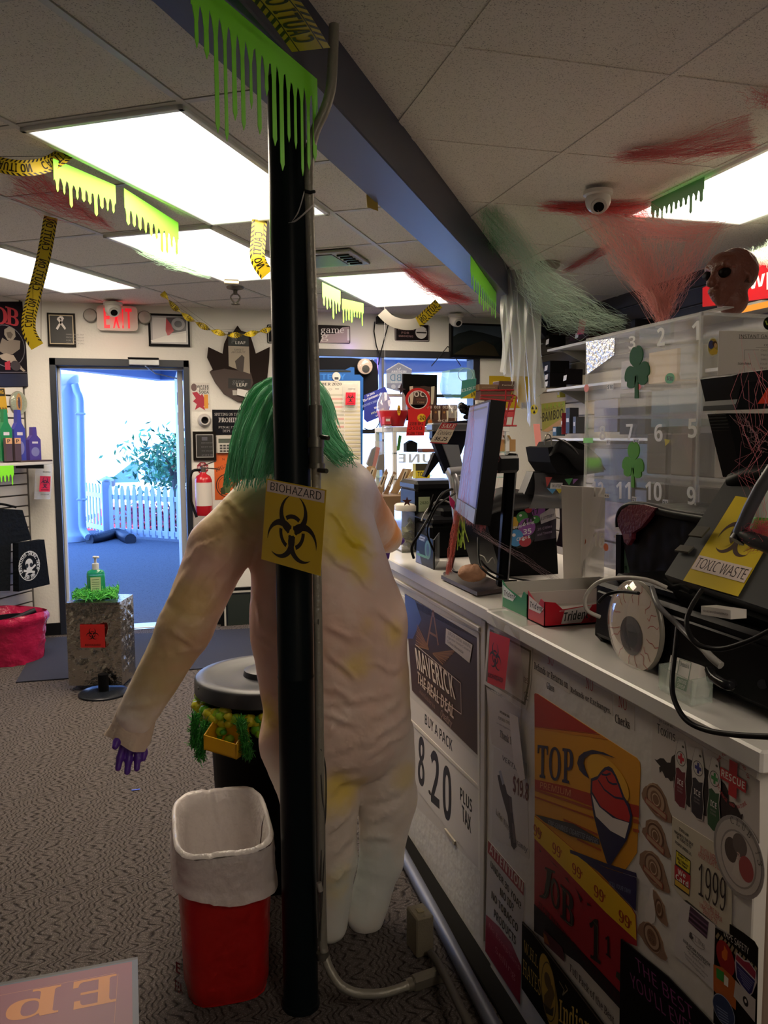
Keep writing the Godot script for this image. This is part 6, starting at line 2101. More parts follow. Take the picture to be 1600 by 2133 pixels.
	k.textp("Cities &",V2(1.149,1.156),V2(.0494,.0089),V2(-.0001,.012),"d8d8e0","b")
	printed(k,lt,.3)
	k = Ink.new(V3(0,0,z1+.092),AX,AY)
	for q in [["b84a4a",poly2([1.192,1.375,1.216,1.374,1.197,1.342])],["4a8ab8",poly2([1.197,1.339,1.23,1.335,1.217,1.32])],["b8a83a",poly2([1.227,1.338,1.256,1.336,1.242,1.32])],["4a9a5a",poly2([1.259,1.367,1.289,1.37,1.276,1.346])],["8a5aa8",poly2([1.289,1.367,1.309,1.367,1.289,1.349])]]:
		k.poly(q[1],q[0])
	k.poly(poly2([1.21,1.356,1.253,1.355,1.25,1.336,1.208,1.337]),"c8c8cc")
	k.textp("THE LOTTERY",V2(1.214,1.341),V2(.0327,-.0007),V2(.0012,.0095),"3a3a44","b")
	printed(k,lt,.3,"logo")
	g = geo()
	g.grid(func(u,v):
		var a: Vector2 = V2(1.29,1.27).lerp(V2(1.219,1.14),v)
		return V3(a.x+.06*sin(v*1.4),a.y,z1+.0+.06*u),5,10)
	part("side_fairing",g,mt("3a3040",.3),lt)
	k = Ink.new(V3(0,0,z1 - .0265),AX,AY)
	k.poly(poly2([1.232,1.242,1.284,1.271,1.294,1.228,1.238,1.209]),"b8b4bc")
	k.poly(poly2([1.222,1.206,1.294,1.228,1.292,1.161,1.213,1.152]),"2e2436")
	k.textp("LOTTERY",V2(1.238,1.223),V2(.0461,.0118),V2(.0012,.0102),"3a3444","b")
	k.textp("35 Cities",V2(1.225,1.188),V2(.0527,.0102),V2(-.0001,.009),"8a7a94","b")
	k.textp("and Towns",V2(1.224,1.17),V2(.0541,.01),V2(-.0001,.0091),"8a7a94","b")
	printed(k,lt,.3,"panel_print")
	# pirate hat on the terminal
	t = thing("pirate_hat","black tricorn hat sitting on the lottery terminal, with a metal ring","hat",V3(1.224,1.389,-2.36))
	part("crown",geo().prism(poly2([1.18,1.469,1.196,1.472,1.215,1.463,1.228,1.486,1.274,1.489,1.32,1.471,1.368,1.431,1.379,1.389,1.282,1.379,1.216,1.387,1.19,1.422]),V3(0,0,-2.32),AX,AY,.16),mt("141416",.7),t)
	g = geo()
	g.grid(func(u,v):
		var a: Vector2 = V2(1.18,1.463).lerp(V2(1.375,1.407),u)
		return V3(a.x,a.y+.07*sin(u*PI)*(1.0 - v) - .02+.02*sin(u*9.0),-2.315+.035*v - .02*v*v),20,6)
	part("brim",g,mt("1c1c1f",.7),t)
	part("seam",geo().tube(smooth(A3([V3(1.161,1.49,-2.31),V3(1.205,1.496,-2.31),V3(1.255,1.472,-2.31),V3(1.29,1.433,-2.31)]),5),.003,6),mt("3c3c40",.35),t)
	var ring := PackedVector3Array()
	for i in 15:
		var a := PI*(1.1 - 1.25*i/14.0)
		ring.append(V3(1.165,1.487,-2.3)+V3(cos(a)*.011,sin(a)*.024,.01))
	part("ring",geo().tube(ring,.0022,8),mt("9a9486",.25,.9),t)
	# upright white carton and gum displays
	t = thing("white_carton","blank white cardboard panel standing in front of the acrylic ticket case","carton",V3(1.22,1.037,-2.231))
	k = null
	part("panel",geo().prism(poly2([0,0,1,0,1.02,1,-.14,1]),V3(1.209,1.037,-2.26),V3(1.232,1.037,-2.194) - V3(1.209,1.037,-2.26),V3(1.169,1.356,-2.194) - V3(1.209,1.037,-2.26),.004),mt("d4cec8",.55),t)
	part("fold",geo().prism(poly2([0,0,1,0,1,.98,0,1]),V3(1.232,1.037,-2.194),V3(.09,0,-.02),V3(1.169,1.356,-2.194) - V3(1.209,1.037,-2.26),.004),mt("cfc8c2",.55),t)
	for r in [["green","1c8a4c",-2.03,-1.875,"dfe8e0"],["red","c4182c",-1.87,-1.778,"e6dcd8"]]:
		var z0: float = r[2]
		var zb: float = r[3]
		t = thing("gum_carton","open %s Trident gum carton on the counter, %s" % [r[0],"behind the red one" if r[0] == "green" else "its side facing the viewer"],"carton",V3(1.0,hc,(z0+zb)/2),"open gum cartons")
		var xa := .9
		var xb := 1.16 if r[0] == "red" else 1.2
		var card := mt(r[1],.35)
		var inner := mt("d8d2cc",.55)
		part("end_flap",geo().prism(poly2([z0,hc,zb,hc,zb,hc+.062,zb - .02,hc+.068,zb - .035,hc+.048,z0+.03,hc+.06,z0,hc+.075]),V3(xa,0,0),V3(0,0,1),AY,.002),card,t)
		part("side",geo().prism(poly2([xa,hc,xb,hc,xb,hc+.06,xa+.05,hc+.042,xa+.03,hc+.06,xa,hc+.064]),V3(0,0,zb),AX,AY,.002),card,t)
		part("back_side",geo().boxab(V3(xa,hc,z0),V3(xb,hc+.07,z0+.003),.0),inner,t)
		part("tray",geo().boxab(V3(xa,hc,z0),V3(xb,hc+.004,zb),.0),inner,t)
		part("insert",geo().boxab(V3(xa+.03,hc+.03,z0+.003),V3(xb,hc+.036,zb - .004),.0),inner,t)
		part("far_end",geo().boxab(V3(xb - .003,hc,z0),V3(xb,hc+.07,zb),.0),inner,t)
		k = Ink.new(V3(xa - .0004,0,0),V3(0,0,1),AY)
		k.poly(poly2([z0+.008,hc+.03,z0+.07,hc+.03,z0+.09,hc+.047,z0+.008,hc+.064]),r[4])
		k.textp("Trident",V2(z0+.012,hc+.036),V2(.07,0),V2(.003,.016),"2c2c2c","b")
		printed(k,t,.35,"end_print")
		if r[0] == "red":
			k = Ink.new(V3(0,0,zb+.0004),AX,AY)
			k.poly(poly2([xa+.045,hc+.006,xa+.1,hc+.006,xa+.13,hc+.048,xa+.055,hc+.04]),r[4])
			k.textp("Trident",V2(xa+.05,hc+.012),V2(.068,.004),V2(.004,.024),"2c2c2c","b")
			k.line(poly2([xa+.125,hc+.01,xa+.16,hc+.045]),.012,"8e1020")
			k.text("ARTIFICIALLY FLAVORED",xa+.04,hc+.037,xa+.085,hc+.04,"e8d8d8","r")
			printed(k,t,.35)
	# cash drawer with its gear
	t = thing("cash_drawer","black metal cash drawer along the counter's customer side","drawer",V3(1.17,hc,-1.3))
	blk(t,"body",V3(.945,hc+.014,-1.62),V3(1.4,1.178,-.88),"0d0d0f",.008,.35)
	blk(t,"front_panel",V3(.938,hc+.024,-1.6),V3(.946,1.16,-.9),"0a0a0c",.003,.3)
	blk(t,"foot",V3(.955,hc,-1.645),V3(1.0,hc+.05,-1.6),"101012",.012)
	part("handle",geo().tube(smooth(poly3([.8411,1.129,-1.086,.835,1.122,-1.066,.8276,1.122,-1.026,.8415,1.121,-1.033]),4),.008,8),mt("1c1c1f",.2),t)
	part("lock",geo().tube(A3([V3(.94,1.097,-1.082),V3(.934,1.1,-1.075)]),.008,14),mt("2a2a2e",.25,.6),t)
	blk(t,"top_shelf",V3(.97,1.178,-1.58),V3(1.42,1.2,-.9),"141416",.006,.3)
	eye_disc("eye_ornament","large bloodshot glass eye stuck on the black cash drawer",V3(.93,1.119,-1.426),V3(0,0,1),AY,.093,V2(-.006,-.022),.04,["cdbfae","a8483c","3a3230","14110f",1.0,.6],"round glass eyes")
	# business cards
	t = thing("card_holder","clear holder of white business cards with a green shop logo at the counter edge","card holder",V3(.8673,1.037,-1.201))
	o4 = [V3(.9021,1.035,-1.289),V3(.0027,.003,.0838),V3(.0242,.0536,-.0191)]
	part("card_stack",geo().prism(poly2([0,0,1,0,1,1,0,1]),o4[0],o4[1],o4[2],.03),mt("d2ccc6",.5),t)
	k = Ink.new(o4[0],o4[1],o4[2])
	k.text("Dennis's",.36,.78,.66,.92,"3a4a40","s")
	k.rect(.34,.1,.7,.44,"2a6a44")
	k.line(poly2([.33,.08,.33,.98,.71,.98,.71,.08]),.012,"2a6a44")
	k.text("SMOKE",.38,.28,.67,.4,"e0dcd6")
	k.text("SHOP",.4,.13,.65,.25,"e0dcd6")
	printed(k,t)
	o = V3(.8766,1.04,-1.269)
	U = V3(.8711,1.04,-1.169) - o
	g = geo().prism(poly2([0,0,1,0,1.02,1,0,1.0]),o,U,V3(0,.042,0),.003)
	g.prism(poly2([0,0,1,0,1,1,0,1]),o+U,V3(.05,0,-.01),V3(0,.045,0),.003)
	g.prism(poly2([0,0,1,0,1,1,0,1]),o,V3(.05,0,-.01),V3(0,.045,0),.003)
	g.prism(poly2([0,0,1,0,1,1,0,1]),o,U,V3(.05,.0,-.01),.003)
	part("holder",g,film("cfe0d6",.22,.05),t)
	# cables over the drawer
	cable("thick black cable sweeping from the card holder off the counter's right end",poly3([.9167,1.156,-1.276,.8615,1.124,-1.205,.819,1.092,-1.151,.8045,1.07,-1.122,.797,1.052,-1.081,.8003,1.051,-1.038,.7955,1.069,-.9679,.7915,1.095,-.8881]),.0045,"141416")
	cable("white cable arching over the glass eye",poly3([.8413,1.143,-1.421,.8159,1.158,-1.429,.8168,1.187,-1.432,.8329,1.217,-1.409,.8512,1.233,-1.353,.8663,1.237,-1.298,.8879,1.226,-1.27]),.0042,"b9b4ae")
	cable("grey cable running down across the drawer front",poly3([.8727,1.223,-1.294,.8542,1.2,-1.245,.8662,1.174,-1.208,.8596,1.156,-1.146,.8576,1.137,-1.082]),.005,"6a6a6c")
	cable("black cable drooping in a wide loop on the drawer",poly3([.8971,1.236,-1.185,.8537,1.216,-1.153,.8264,1.195,-1.127,.8217,1.171,-1.095,.8319,1.172,-1.051,.8336,1.199,-.9903,.8321,1.228,-.9414]),.0042,"19191b")
	cable("black cable along the top of the glass eye",poly3([.8281,1.175,-1.407,.8431,1.19,-1.404,.8579,1.201,-1.38,.8485,1.213,-1.3]),.0035,"151517")
	cable("pale cable plug hanging on the drawer front",poly3([.8525,1.155,-1.117,.8497,1.147,-1.096,.8524,1.138,-1.073]),.0065,"9a9894")
	cable("black wire bundle beside the red flap machine",poly3([.8918,1.235,-1.29,.8964,1.226,-1.267,.9071,1.23,-1.254,.911,1.225,-1.232]),.006,"0f0f11")
	# card machine with a red flap
	t = thing("ticket_machine","rounded black machine with a dark red leather flap before the ticket case","machine",V3(.9414,1.18,-1.376))
	g = geo()
	var body := poly2([-1.805,1.292,-1.796,1.316,-1.766,1.331,-1.703,1.34,-1.625,1.334,-1.543,1.334,-1.462,1.33,-1.438,1.312,-1.437,1.199,-1.746,1.147,-1.786,1.231])
	part("shell",geo().prism(body,V3(1.12,0,0),V3(0,0,1),AY,.17),bumpy("0d0d0e",.4,ntex(.03,128,2,true),3.0,.2),t)
	part("edge_roll",geo().tube(smooth(A3([V3(1.12,1.274,-1.803),V3(1.12,1.296,-1.804),V3(1.12,1.318,-1.789),V3(1.12,1.332,-1.746),V3(1.12,1.333,-1.678),V3(1.12,1.327,-1.597),V3(1.12,1.325,-1.467)]),4),.012,10),mt("151517",.35),t)
	part("flap",geo().prism(poly2([-1.792,1.298,-1.772,1.321,-1.74,1.335,-1.678,1.341,-1.631,1.337,-1.659,1.31,-1.688,1.286,-1.725,1.268,-1.727,1.253,-1.743,1.236,-1.759,1.242,-1.767,1.259,-1.787,1.279]),V3(1.104,0,0),V3(0,0,1),AY,.012),bumpy("6b2030",.45,ntex(.08,128,3,true),8.0,.4),t)
	k = Ink.new(V3(1.1038,0,0),V3(0,0,1),AY)
	k.textp("Cigars",V2(-1.759,1.278),V2(.0269,.0072),V2(-.0004,.0118),"a87a70","s")
	k.poly(poly2([-1.762,1.262,-1.736,1.265,-1.736,1.252,-1.76,1.249]),"8a4a4a")
	printed(k,t,.4)
	part("strap",geo().prism(poly2([-1.814,1.254,-1.79,1.256,-1.789,1.136,-1.811,1.128]),V3(1.115,0,0),V3(0,0,1),AY,.01),mt("0a0a0b",.5),t)
	# scanner terminal with the second sign
	t = thing("scanner_terminal","dark sloping scanner terminal at the right edge with a ridged neck","terminal",V3(.9435,1.21,-1.221))
	o4 = [V3(.9263,1.239,-1.333),V3(.0226,-.016,.185),V3(.2149,.1867,-.0931)]
	part("slope",geo().prism(poly2([0,0,1.6,0,1.6,1,0,1]),o4[0],o4[1],o4[2],.02),mt("3c3e40",.5),t)
	part("under_body",geo().prism(poly2([.05,-.04,1.55,-.04,1.55,.98,.05,.98]),o4[0] - o4[1].cross(o4[2]).normalized()*.02,o4[1],o4[2],.09),mt("0d0d0f",.4),t)
	part("shoulder",geo().tube(A3([V3(1.133,1.406,-1.406),V3(1.135,1.421,-1.365),V3(1.157,1.43,-1.287)]),.02,12),mt("17181a",.4),t)
	for q in [[V3(.9904,1.309,-1.332),V3(1.013,1.326,-1.338)],[V3(.9646,1.28,-1.337),V3(.9819,1.289,-1.343)]]:
		part("tape_scrap",geo().bar(q[0],q[1],.03,.004,AY,.0),mt("57564f",.4),t)
	part("neck",geo().prism(poly2([1.122,1.547,1.226,1.547,1.232,1.413,1.165,1.414,1.15,1.46]),V3(0,0,-1.42),AX,AY,.06),mt("0c0c0e",.45),t)
	for i in 10:
		part("ridge",geo().boxab(V3(1.121,1.547,-1.42).lerp(V3(1.145,1.482,-1.42),i/10.0),V3(1.155,1.542,-1.42).lerp(V3(1.169,1.478,-1.42),i/10.0)+V3(0,0,-.06),.002),mt("101012",.4),t)
	part("head_unit",geo().prism(poly2([1.109,1.62,1.131,1.626,1.222,1.637,1.225,1.557,1.118,1.554,1.119,1.564,1.123,1.574]),V3(0,0,-1.39),AX,AY,.1),mt("1d1d1f",.4),t)
	part("face_plate",geo().prism(poly2([1.131,1.607,1.223,1.614,1.225,1.559,1.12,1.556]),V3(0,0,-1.386),AX,AY,.004),mt("17181b",.25),t)
	k = Ink.new(V3(0,0,-1.3855),AX,AY)
	k.poly(poly2([1.167,1.565,1.202,1.614,1.241,1.617,1.243,1.568]),"cc3418")
	k.textp("BIOHAZARD",V2(1.19,1.58),V2(.1191,.011),V2(.0096,.0187),"2a0c08","b")
	printed(k,t,.4,"label")
	part("tube_arm",geo().tube(poly3([.9347,1.339,-1.142,.9389,1.381,-1.124,.9432,1.417,-1.105,.9498,1.449,-1.086]),.011,12),mt("55555a",.35,.3),t)
	part("tube_elbow",geo().tube(poly3([.9297,1.325,-1.142,.9385,1.338,-1.141,.9364,1.331,-1.109,.946,1.323,-1.075]),.013,12),mt("232328",.4),t)
	o4 = [V3(.9263,1.239,-1.333),V3(.0226,-.016,.185),V3(.2149,.1867,-.0931)]
	var so: Vector3 = o4[0]+o4[1]*V2(.281,-.0087).x+o4[2]*V2(.281,-.0087).y
	var su: Vector3 = o4[1]*(V2(.9584,.0095) - V2(.281,-.0087)).x+o4[2]*(V2(.9584,.0095) - V2(.281,-.0087)).y
	var sv: Vector3 = o4[1]*(V2(.2721,.7779) - V2(.281,-.0087)).x+o4[2]*(V2(.2721,.7779) - V2(.281,-.0087)).y
	o4 = [so,su,sv]
	var s := thing("toxic_sign","yellow TOXIC WASTE sign with a hand-coloured emblem on the sloping terminal","sign",so)
	k = sheet(s,o4[0]+o4[1].cross(o4[2]).normalized()*.003,o4[1],o4[2],0,0,1,1,"d2b71e",.001,"card",.4)
	k.biohazard(.5,.62,.36,"4a3230","d2b71e",1.15)
	k.rect(.015,.13,.985,.285,"d8c8c0")
	k.text("TOXIC WASTE",.05,.155,.95,.262,"2a1a18","r")
	printed(k,s,.4)
	# odds and ends near the right edge
	t = thing("small_white_box","small flat white box with printed text on the black drawer top","box",V3(.9196,1.188,-1.174))
	o4 = [V3(.8943,1.195,-1.181),V3(.0087,.0049,.0645),V3(.0004,.0148,-.0013)]
	part("box",geo().prism(poly2([0,0,1,0,1,1,0,1]),o4[0],o4[1],o4[2],.035),mt("cfcac4",.4),t)
	k = Ink.new(o4[0],o4[1],o4[2])
	k.text("nicotineordinarydevice",.08,.3,.92,.65,"5a5654","r")
	printed(k,t)
	t = thing("pale_bottle","pale plastic bottle with a green band beside the pink cobweb, right edge","bottle",V3(1.021,1.34,-1.181))
	var bo := V3(1.022,1.337,-1.18)
	part("body",geo().lathe([V2(0,0),V2(.024,0),V2(.026,.02),V2(.024,.07),V2(.012,.09),V2(.012,.1),V2(0,.1)],bo,20),mt("b9c4ba",.3),t)
	part("band",geo().lathe([V2(.0265,.002),V2(.0268,.022),V2(.0255,.024)],bo,20),mt("3f9a2a",.4),t)

func shamrock(o: Vector3,U: Vector3,r: float,hex: String,tilt: float,label: String) -> void:
	var t := thing("shamrock",label,"decoration",o - V3(0,r,0),"glitter shamrocks on the ticket case")
	var p := PackedVector2Array()
	var m := 60
	for i in m:
		var a := TAU*i/m
		var f := .22+.78*pow(absf(cos(1.5*(a - PI/2))),.5)
		f -= .14*pow(maxf(cos(3.0*(a - PI/2)),.0),30.0)
		p.append(V2(cos(a),sin(a)).rotated(tilt)*r*f)
	var gl := bumpy(hex,.75,ntex(.9,128,1,true),30.0,.6)
	part("leaves",geo().prism(p,o,U,AY,.003),gl,t)
	part("stem",geo().prism(poly2([-.12*r,-.3*r,.12*r,-.3*r,.16*r,-1.25*r,-.1*r,-1.25*r]),o,U,AY,.003),gl,t)

func build_dispenser() -> void:
	var hc := 1.037
	var x := 1.23
	var z0 := -2.182
	var z1 := -1.655
	var x1 := 1.72
	var top := 1.788
	var t := thing("ticket_case","tall clear acrylic lottery ticket case with white numbers on the counter","display case",V3((x+x1)/2,hc,(z0+z1)/2))
	var ac := film("e9ece8",.05,.04)
	var edge := film("dcdedb",.3,.15)
	var pl := [["front_pane",V3(x,hc,z0),V3(x+.005,top,z1)],["side_pane",V3(x,hc,z1 - .005),V3(x1,top,z1)],["side_pane",V3(x,hc,z0),V3(x1,top,z0+.005)],["top_pane",V3(x,top - .006,z0),V3(x1,top,z1)]]
	for q in pl:
		part(q[0],geo().boxab(q[1],q[2],.0),ac,t)
	for y in [1.555,1.38,1.235]:
		part("shelf",geo().boxab(V3(x+.006,y,z0+.006),V3(x1,y+.005,z1 - .006),.0),film("d8d6d2",.07,.1),t)
	for zz in [-2.05,-1.92,-1.78]:
		part("divider",geo().boxab(V3(x+.006,hc,zz),V3(x1,top - .01,zz+.003),.0),film("d8d6d2",.03,.05),t)
	for q in [[V3(x - .001,hc,z1 - .006),V3(x+.006,top,z1+.001)],[V3(x - .001,hc,z0),V3(x+.006,top,z0+.005)],[V3(x - .001,top - .007,z0),V3(x+.004,top+.001,z1)],[V3(x,top - .007,z1 - .004),V3(x1,top+.001,z1+.001)]]:
		part("glued_edge",geo().boxab(q[0],q[1],.0),edge,t)
	# numbers and price tabs on the customer side
	var k := Ink.new(V3(x - .0005,0,0),V3(0,0,1),AY)
	var w := "b9b4ae"
	k.textp("3",V2(-1.955,1.735),V2(.032,-.0021),V2(-.0013,.0344),"dcd8d2","b")
	k.textp("2",V2(-1.826,1.728),V2(.0325,-.0012),V2(-.0019,.0457),"dcd8d2","b")
	k.textp("1",V2(-1.686,1.726),V2(.0284,-.0011),V2(-.002,.045),"dcd8d2","b")
	k.textp("8",V2(-2.097,1.491),V2(.0338,.0014),V2(-.0014,.0413),"c4bfb8","b")
	k.textp("7",V2(-1.956,1.491),V2(.0324,0),V2(-.004,.0441),"dcd8d2","b")
	k.textp("6",V2(-1.827,1.488),V2(.035,.0001),V2(-.0018,.0441),"dcd8d2","b")
	k.textp("5",V2(-1.69,1.497),V2(.0325,-.0001),V2(-.002,.0458),"dcd8d2","b")
	k.textp("12",V2(-2.135,1.327),V2(.0668,.0017),V2(-.0014,.0438),"c4bfb8","b")
	k.textp("11",V2(-2.002,1.33),V2(.0715,.0023),V2(-.0017,.0468),"dcd8d2","b")
	k.textp("10",V2(-1.861,1.337),V2(.0716,.0001),V2(-.0019,.0477),"dcd8d2","b")
	k.textp("9",V2(-1.687,1.338),V2(.0328,-.0021),V2(-.0019,.044),"dcd8d2","b")
	k.textp("16",V2(-2.122,1.18),V2(.0588,.0019),V2(.0013,.0442),"c4bfb8","b")
	k.textp("15",V2(-2.007,1.189),V2(.0678,.0008),V2(-.0016,.0459),"c4bfb8","b")
	for q in [[-2.059,1.631,-2.026,1.649,"$10"],[-2.056,1.479,-2.038,1.493,"$5"],[-1.921,1.48,-1.896,1.495,"$5"],[-2.063,1.328,-2.037,1.34,"$5"],[-1.922,1.324,-1.901,1.341,"$3"],[-1.784,1.328,-1.761,1.343,"$5"]]:
		k.rect(q[0],q[1],q[2],q[3],"c9c4be")
		k.text(q[4],q[0]+.002,q[1]+.003,q[2] - .002,q[3] - .003,"2a2826","b")
	for q in [[-2.173,1.644,.01396,.01125,"d8642c"],[-1.767,1.644,.01962,.01296,"2c9a4c"],[-2.175,1.19,.01423,.01158,"d8642c"],[-2.048,1.187,.01283,.011,"d8642c"],[-1.902,1.631,.01111,.00753,"d84a34"]]:
		k.ell(q[0],q[1],q[2],q[3],q[4])
	k.textp("$30",V2(-1.778,1.639),V2(.0255,-.0029),V2(-.0005,.0118),"14301c","b")
	k.textp("$2",V2(-2.187,1.182),V2(.0228,.0013),V2(-.0004,.0131),"3a1408","b")
	k.poly(poly2([-1.782,1.495,-1.76,1.492,-1.762,1.486,-1.778,1.477]),"c2b024")
	k.poly(poly2([-2.185,1.498,-2.13,1.498,-2.129,1.484,-2.185,1.483]),"7cc83a")
	printed(k,t,.4,"numbers")
	var foil := thing("foil_sheet","crumpled silver foil sheet taped in the case's upper left corner","foil",V3(1.23,1.679,-2.101))
	part("foil",geo().prism(poly2([-2.18,1.78,-2.023,1.773,-2.026,1.726,-2.102,1.704,-2.171,1.684]),V3(x - .002,0,0),V3(0,0,1),AY,.001),bumpy("cfcbc6",.2,ntex(.03,256,4,true,FastNoiseLite.TYPE_CELLULAR,3),9.0,.8,1.0),foil)
	var U := V3(0,0,1)
	shamrock(V3(1.226,1.679,-1.911),U,.062,"0f5a2c",.1,"dark green glitter shamrock below the number 3")
	shamrock(V3(1.226,1.434,-1.919),U,.055,"4f9a24",-.05,"light green glitter shamrock below the number 7")
	shamrock(V3(1.226,1.164,-1.942),U,.05,"0f4a28",.0,"dark green shamrock low on the case, half behind the machine")
	# things seen in the case: tickets and a yellow carton
	rng.seed = 6
	for i in 7:
		var c := geo()
		var zz: float = [-2.1,-1.99,-1.85,-2.1,-1.98,-1.86,-1.72][i]
		var yy: float = [1.245,1.245,1.245,1.39,1.39,1.39,1.245][i]
		c.boxab(V3(1.42,yy,zz - .05),V3(1.44,yy+.12,zz+.05),.004)
		solo("ticket_pack",c,mt(["5a5450","6e6864","4c484a","57504e","7a726c","484446","66605c"][i],.5),"%s pack of scratch tickets inside the clear ticket case" % ["brown grey","pale grey","charcoal","dull olive grey","tan grey","near black","mid grey"][i],"tickets","ticket packs in the case")
	# sheet and stickers on the near side
	t = thing("games_sheet","white INSTANT GAMES instruction sheet taped on the near side of the ticket case","paper",V3(1.313,1.614,-1.654))
	k = sheet(t,V3(0,0,-1.654),AX,AY,1.2786, 1.402,1.4486,1.7475,"c6c0b8",.0008,"sheet",.5)
	k.textp("INSTANT GAMES VALIDATION",V2(1.334,1.731),V2(.1924,.0051),V2(-.0003,.0084),"2a2828","r")
	k.line(poly2([1.334,1.73,1.527,1.735]),.0006,"2a2828")
	k.line(poly2([1.351,1.679,1.35,1.704,1.391,1.705]),.0006,"2a2828")
	k.line(poly2([1.351,1.666,1.352,1.65]),.0006,"2a2828")
	k.textp("Scan these",V2(1.333,1.669),V2(.0361,.0007),V2(.0006,.0063),"2a2828","r")
	k.textp("CODE",V2(1.405,1.714),V2(.0251,.0006),V2(-.0002,.0049),"3a3838","r")
	k.line(poly2([1.382,1.71,1.439,1.712]),.0005,"3a3838")
	for i in 5:
		k.text(["ONE","TWO","THREE","FOUR","FIVE"][i],1.3959,1.7017 - i*.0105,1.4163,1.7061 - i*.0105,"8a8682","r")
	k.textp("Please note: All",V2(1.301,1.428),V2(.068,-.0022),V2(-.0004,.0103),"2a2828","r")
	k.textp("* $25 Winners scan",V2(1.302,1.417),V2(.0736,-.0035),V2(-.0002,.0057),"6a6664","r")
	k.textp("** $30 Winners scan",V2(1.299,1.408),V2(.0763,-.0025),V2(-.0002,.0057),"6a6664","r")
	printed(k,t)
	t = thing("portrait_sticker","small oval sticker of a woman in yellow beside the instruction sheet","sticker",V3(1.264,1.684,-1.654))
	k = Ink.new(V3(0,0,-1.6535),AX,AY)
	part("oval",geo().prism(ring_pts(V2(1.263,1.709),.0135,.022),V3(0,0,-1.6535),AX,AY,.001),mt("c9c2a0",.4),t)
	k.ell(1.263,1.709,.01315,.01884,"a8913a")
	k.ell(1.258,1.714,.007874,.009963,"3e4470")
	k.ell(1.268,1.716,.006581,.006651,"4a2c1c")
	k.ell(1.27,1.713,.00395,.005545,"c9a070")
	k.poly(poly2([1.253,1.697,1.266,1.707,1.277,1.701,1.274,1.692,1.257,1.692]),"c9a83a")
	printed(k,t,.4)
	t = thing("crown_sticker","round black and green sticker at the top right of the ticket case","sticker",V3(1.419,1.75,-1.654))
	part("disc",geo().prism(ring_pts(V2(1.417,1.768),.015,.015),V3(0,0,-1.6535),AX,AY,.001),mt("14180c",.4),t)
	k = Ink.new(V3(0,0,-1.6533),AX,AY)
	k.text("W",1.404,1.764,1.429,1.774,"a8b43a","sb")
	printed(k,t,.4)
	# zombie head on top of the case
	var hd := V3(1.372,1.889,-1.739)
	t = thing("zombie_head","brown rubber zombie head with sunken black eyes on top of the ticket case","mask",V3(hd.x,top,hd.z))
	var f := V3(-.97,0,.24)
	var s := f.cross(AY)
	var up := AY
	var bones := [
		[hd+up*.016 - f*.014,hd+up*.012+f*.012,.056,.05],[hd+f*.03 - up*.012,hd+f*.038 - up*.042,.03,.02],[hd+f*.02 - up*.03,hd+f*.036 - up*.058,.028,.014],
		[hd+f*.052+up*.008,hd+f*.07 - up*.02,.007,.0105],[hd+f*.042+up*.022+s*.026,hd+f*.05+up*.022 - s*.026,.012,.012],
		[hd - up*.03 - f*.012,hd - up*.056 - f*.012,.032,.036],[hd - f*.002 - up*.004+s*.052,hd - f*.006 - up*.018+s*.05,.007,.005],[hd - f*.002 - up*.004 - s*.052,hd - f*.006 - up*.018 - s*.05,.007,.005],
		[hd+f*.05 - up*.036 - s*.012,hd+f*.054 - up*.037+s*.012,.008,.008],[hd+f*.046 - up*.05 - s*.009,hd+f*.046 - up*.05+s*.009,.006,.006],
	]
	var r := skin(bones,.0036,.007)
	var v: PackedVector3Array = r[0]
	for i in v.size():
		for e in [-1.0,1.0]:
			var c: Vector3 = hd+f*.052+up*.004+s*(.021*e)
			var d := (v[i] - c).length()
			if d < .02:
				v[i] -= f*(.009*(1.0 - d/.02))
		v[i] += Vector3.ONE*.0012*noise.get_noise_3dv(v[i]*60.0)
	var head := part("head",skinned(v,r[1]),bumpy("6b3a2c",.5,ntex(.04,256,4,true),14.0,.8),t)
	for e in [-1.0,1.0]:
		var eg := geo()
		eg.xf = Transform3D(Basis(s,up,-f),hd+f*.0505+up*.004+s*(.022*e))
		part("eye_socket",eg.ball(OO,V3(.0185,.0125,.0095),16),mt("120a08",.6),head)
		part("brow",geo().tube(A3([hd+f*.056+up*.012+s*(.006*e),hd+f*.054+up*.02+s*(.022*e),hd+f*.036+up*.014+s*(.042*e)]),[.005,.007,.004],8),bumpy("7c4334",.5,ntex(.04,256,4,true),14.0,.5),head)
	part("mouth",geo().tube(A3([hd+f*.052 - up*.043 - s*.014,hd+f*.057 - up*.043,hd+f*.052 - up*.043+s*.014]),.0022,6),mt("2a120d",.6),head)
	for q in [[.03,.02,.01],[.012,.0,.02],[.022,-.012,.004]]:
		part("scar",geo().tube(A3([hd - s*.049 - f*q[0]+up*q[1],hd - s*.0535 - f*(q[0] - .012)+up*(q[1] - .008),hd - s*.05 - f*(q[0] - .024)+up*(q[1] - q[2])]),.0012,5),mt("3a1a12",.6),head)
	solo("white_block",geo().boxab(V3(1.282,1.802,-1.735),V3(1.311,1.799,-1.643),.002),mt("b9b5b0",.5),"small flat white plate under the zombie head's neck","plate")

func carton(called: String,label: String,p: Vector3,q: Vector3,hex: String,group := "") -> Node3D:
	var t := thing(called,label,"box",V3((p.x+q.x)/2,minf(p.y,q.y),(p.z+q.z)/2),group)
	part("body",geo().boxab(p,q,.002),mt(hex,.5),t)
	return t

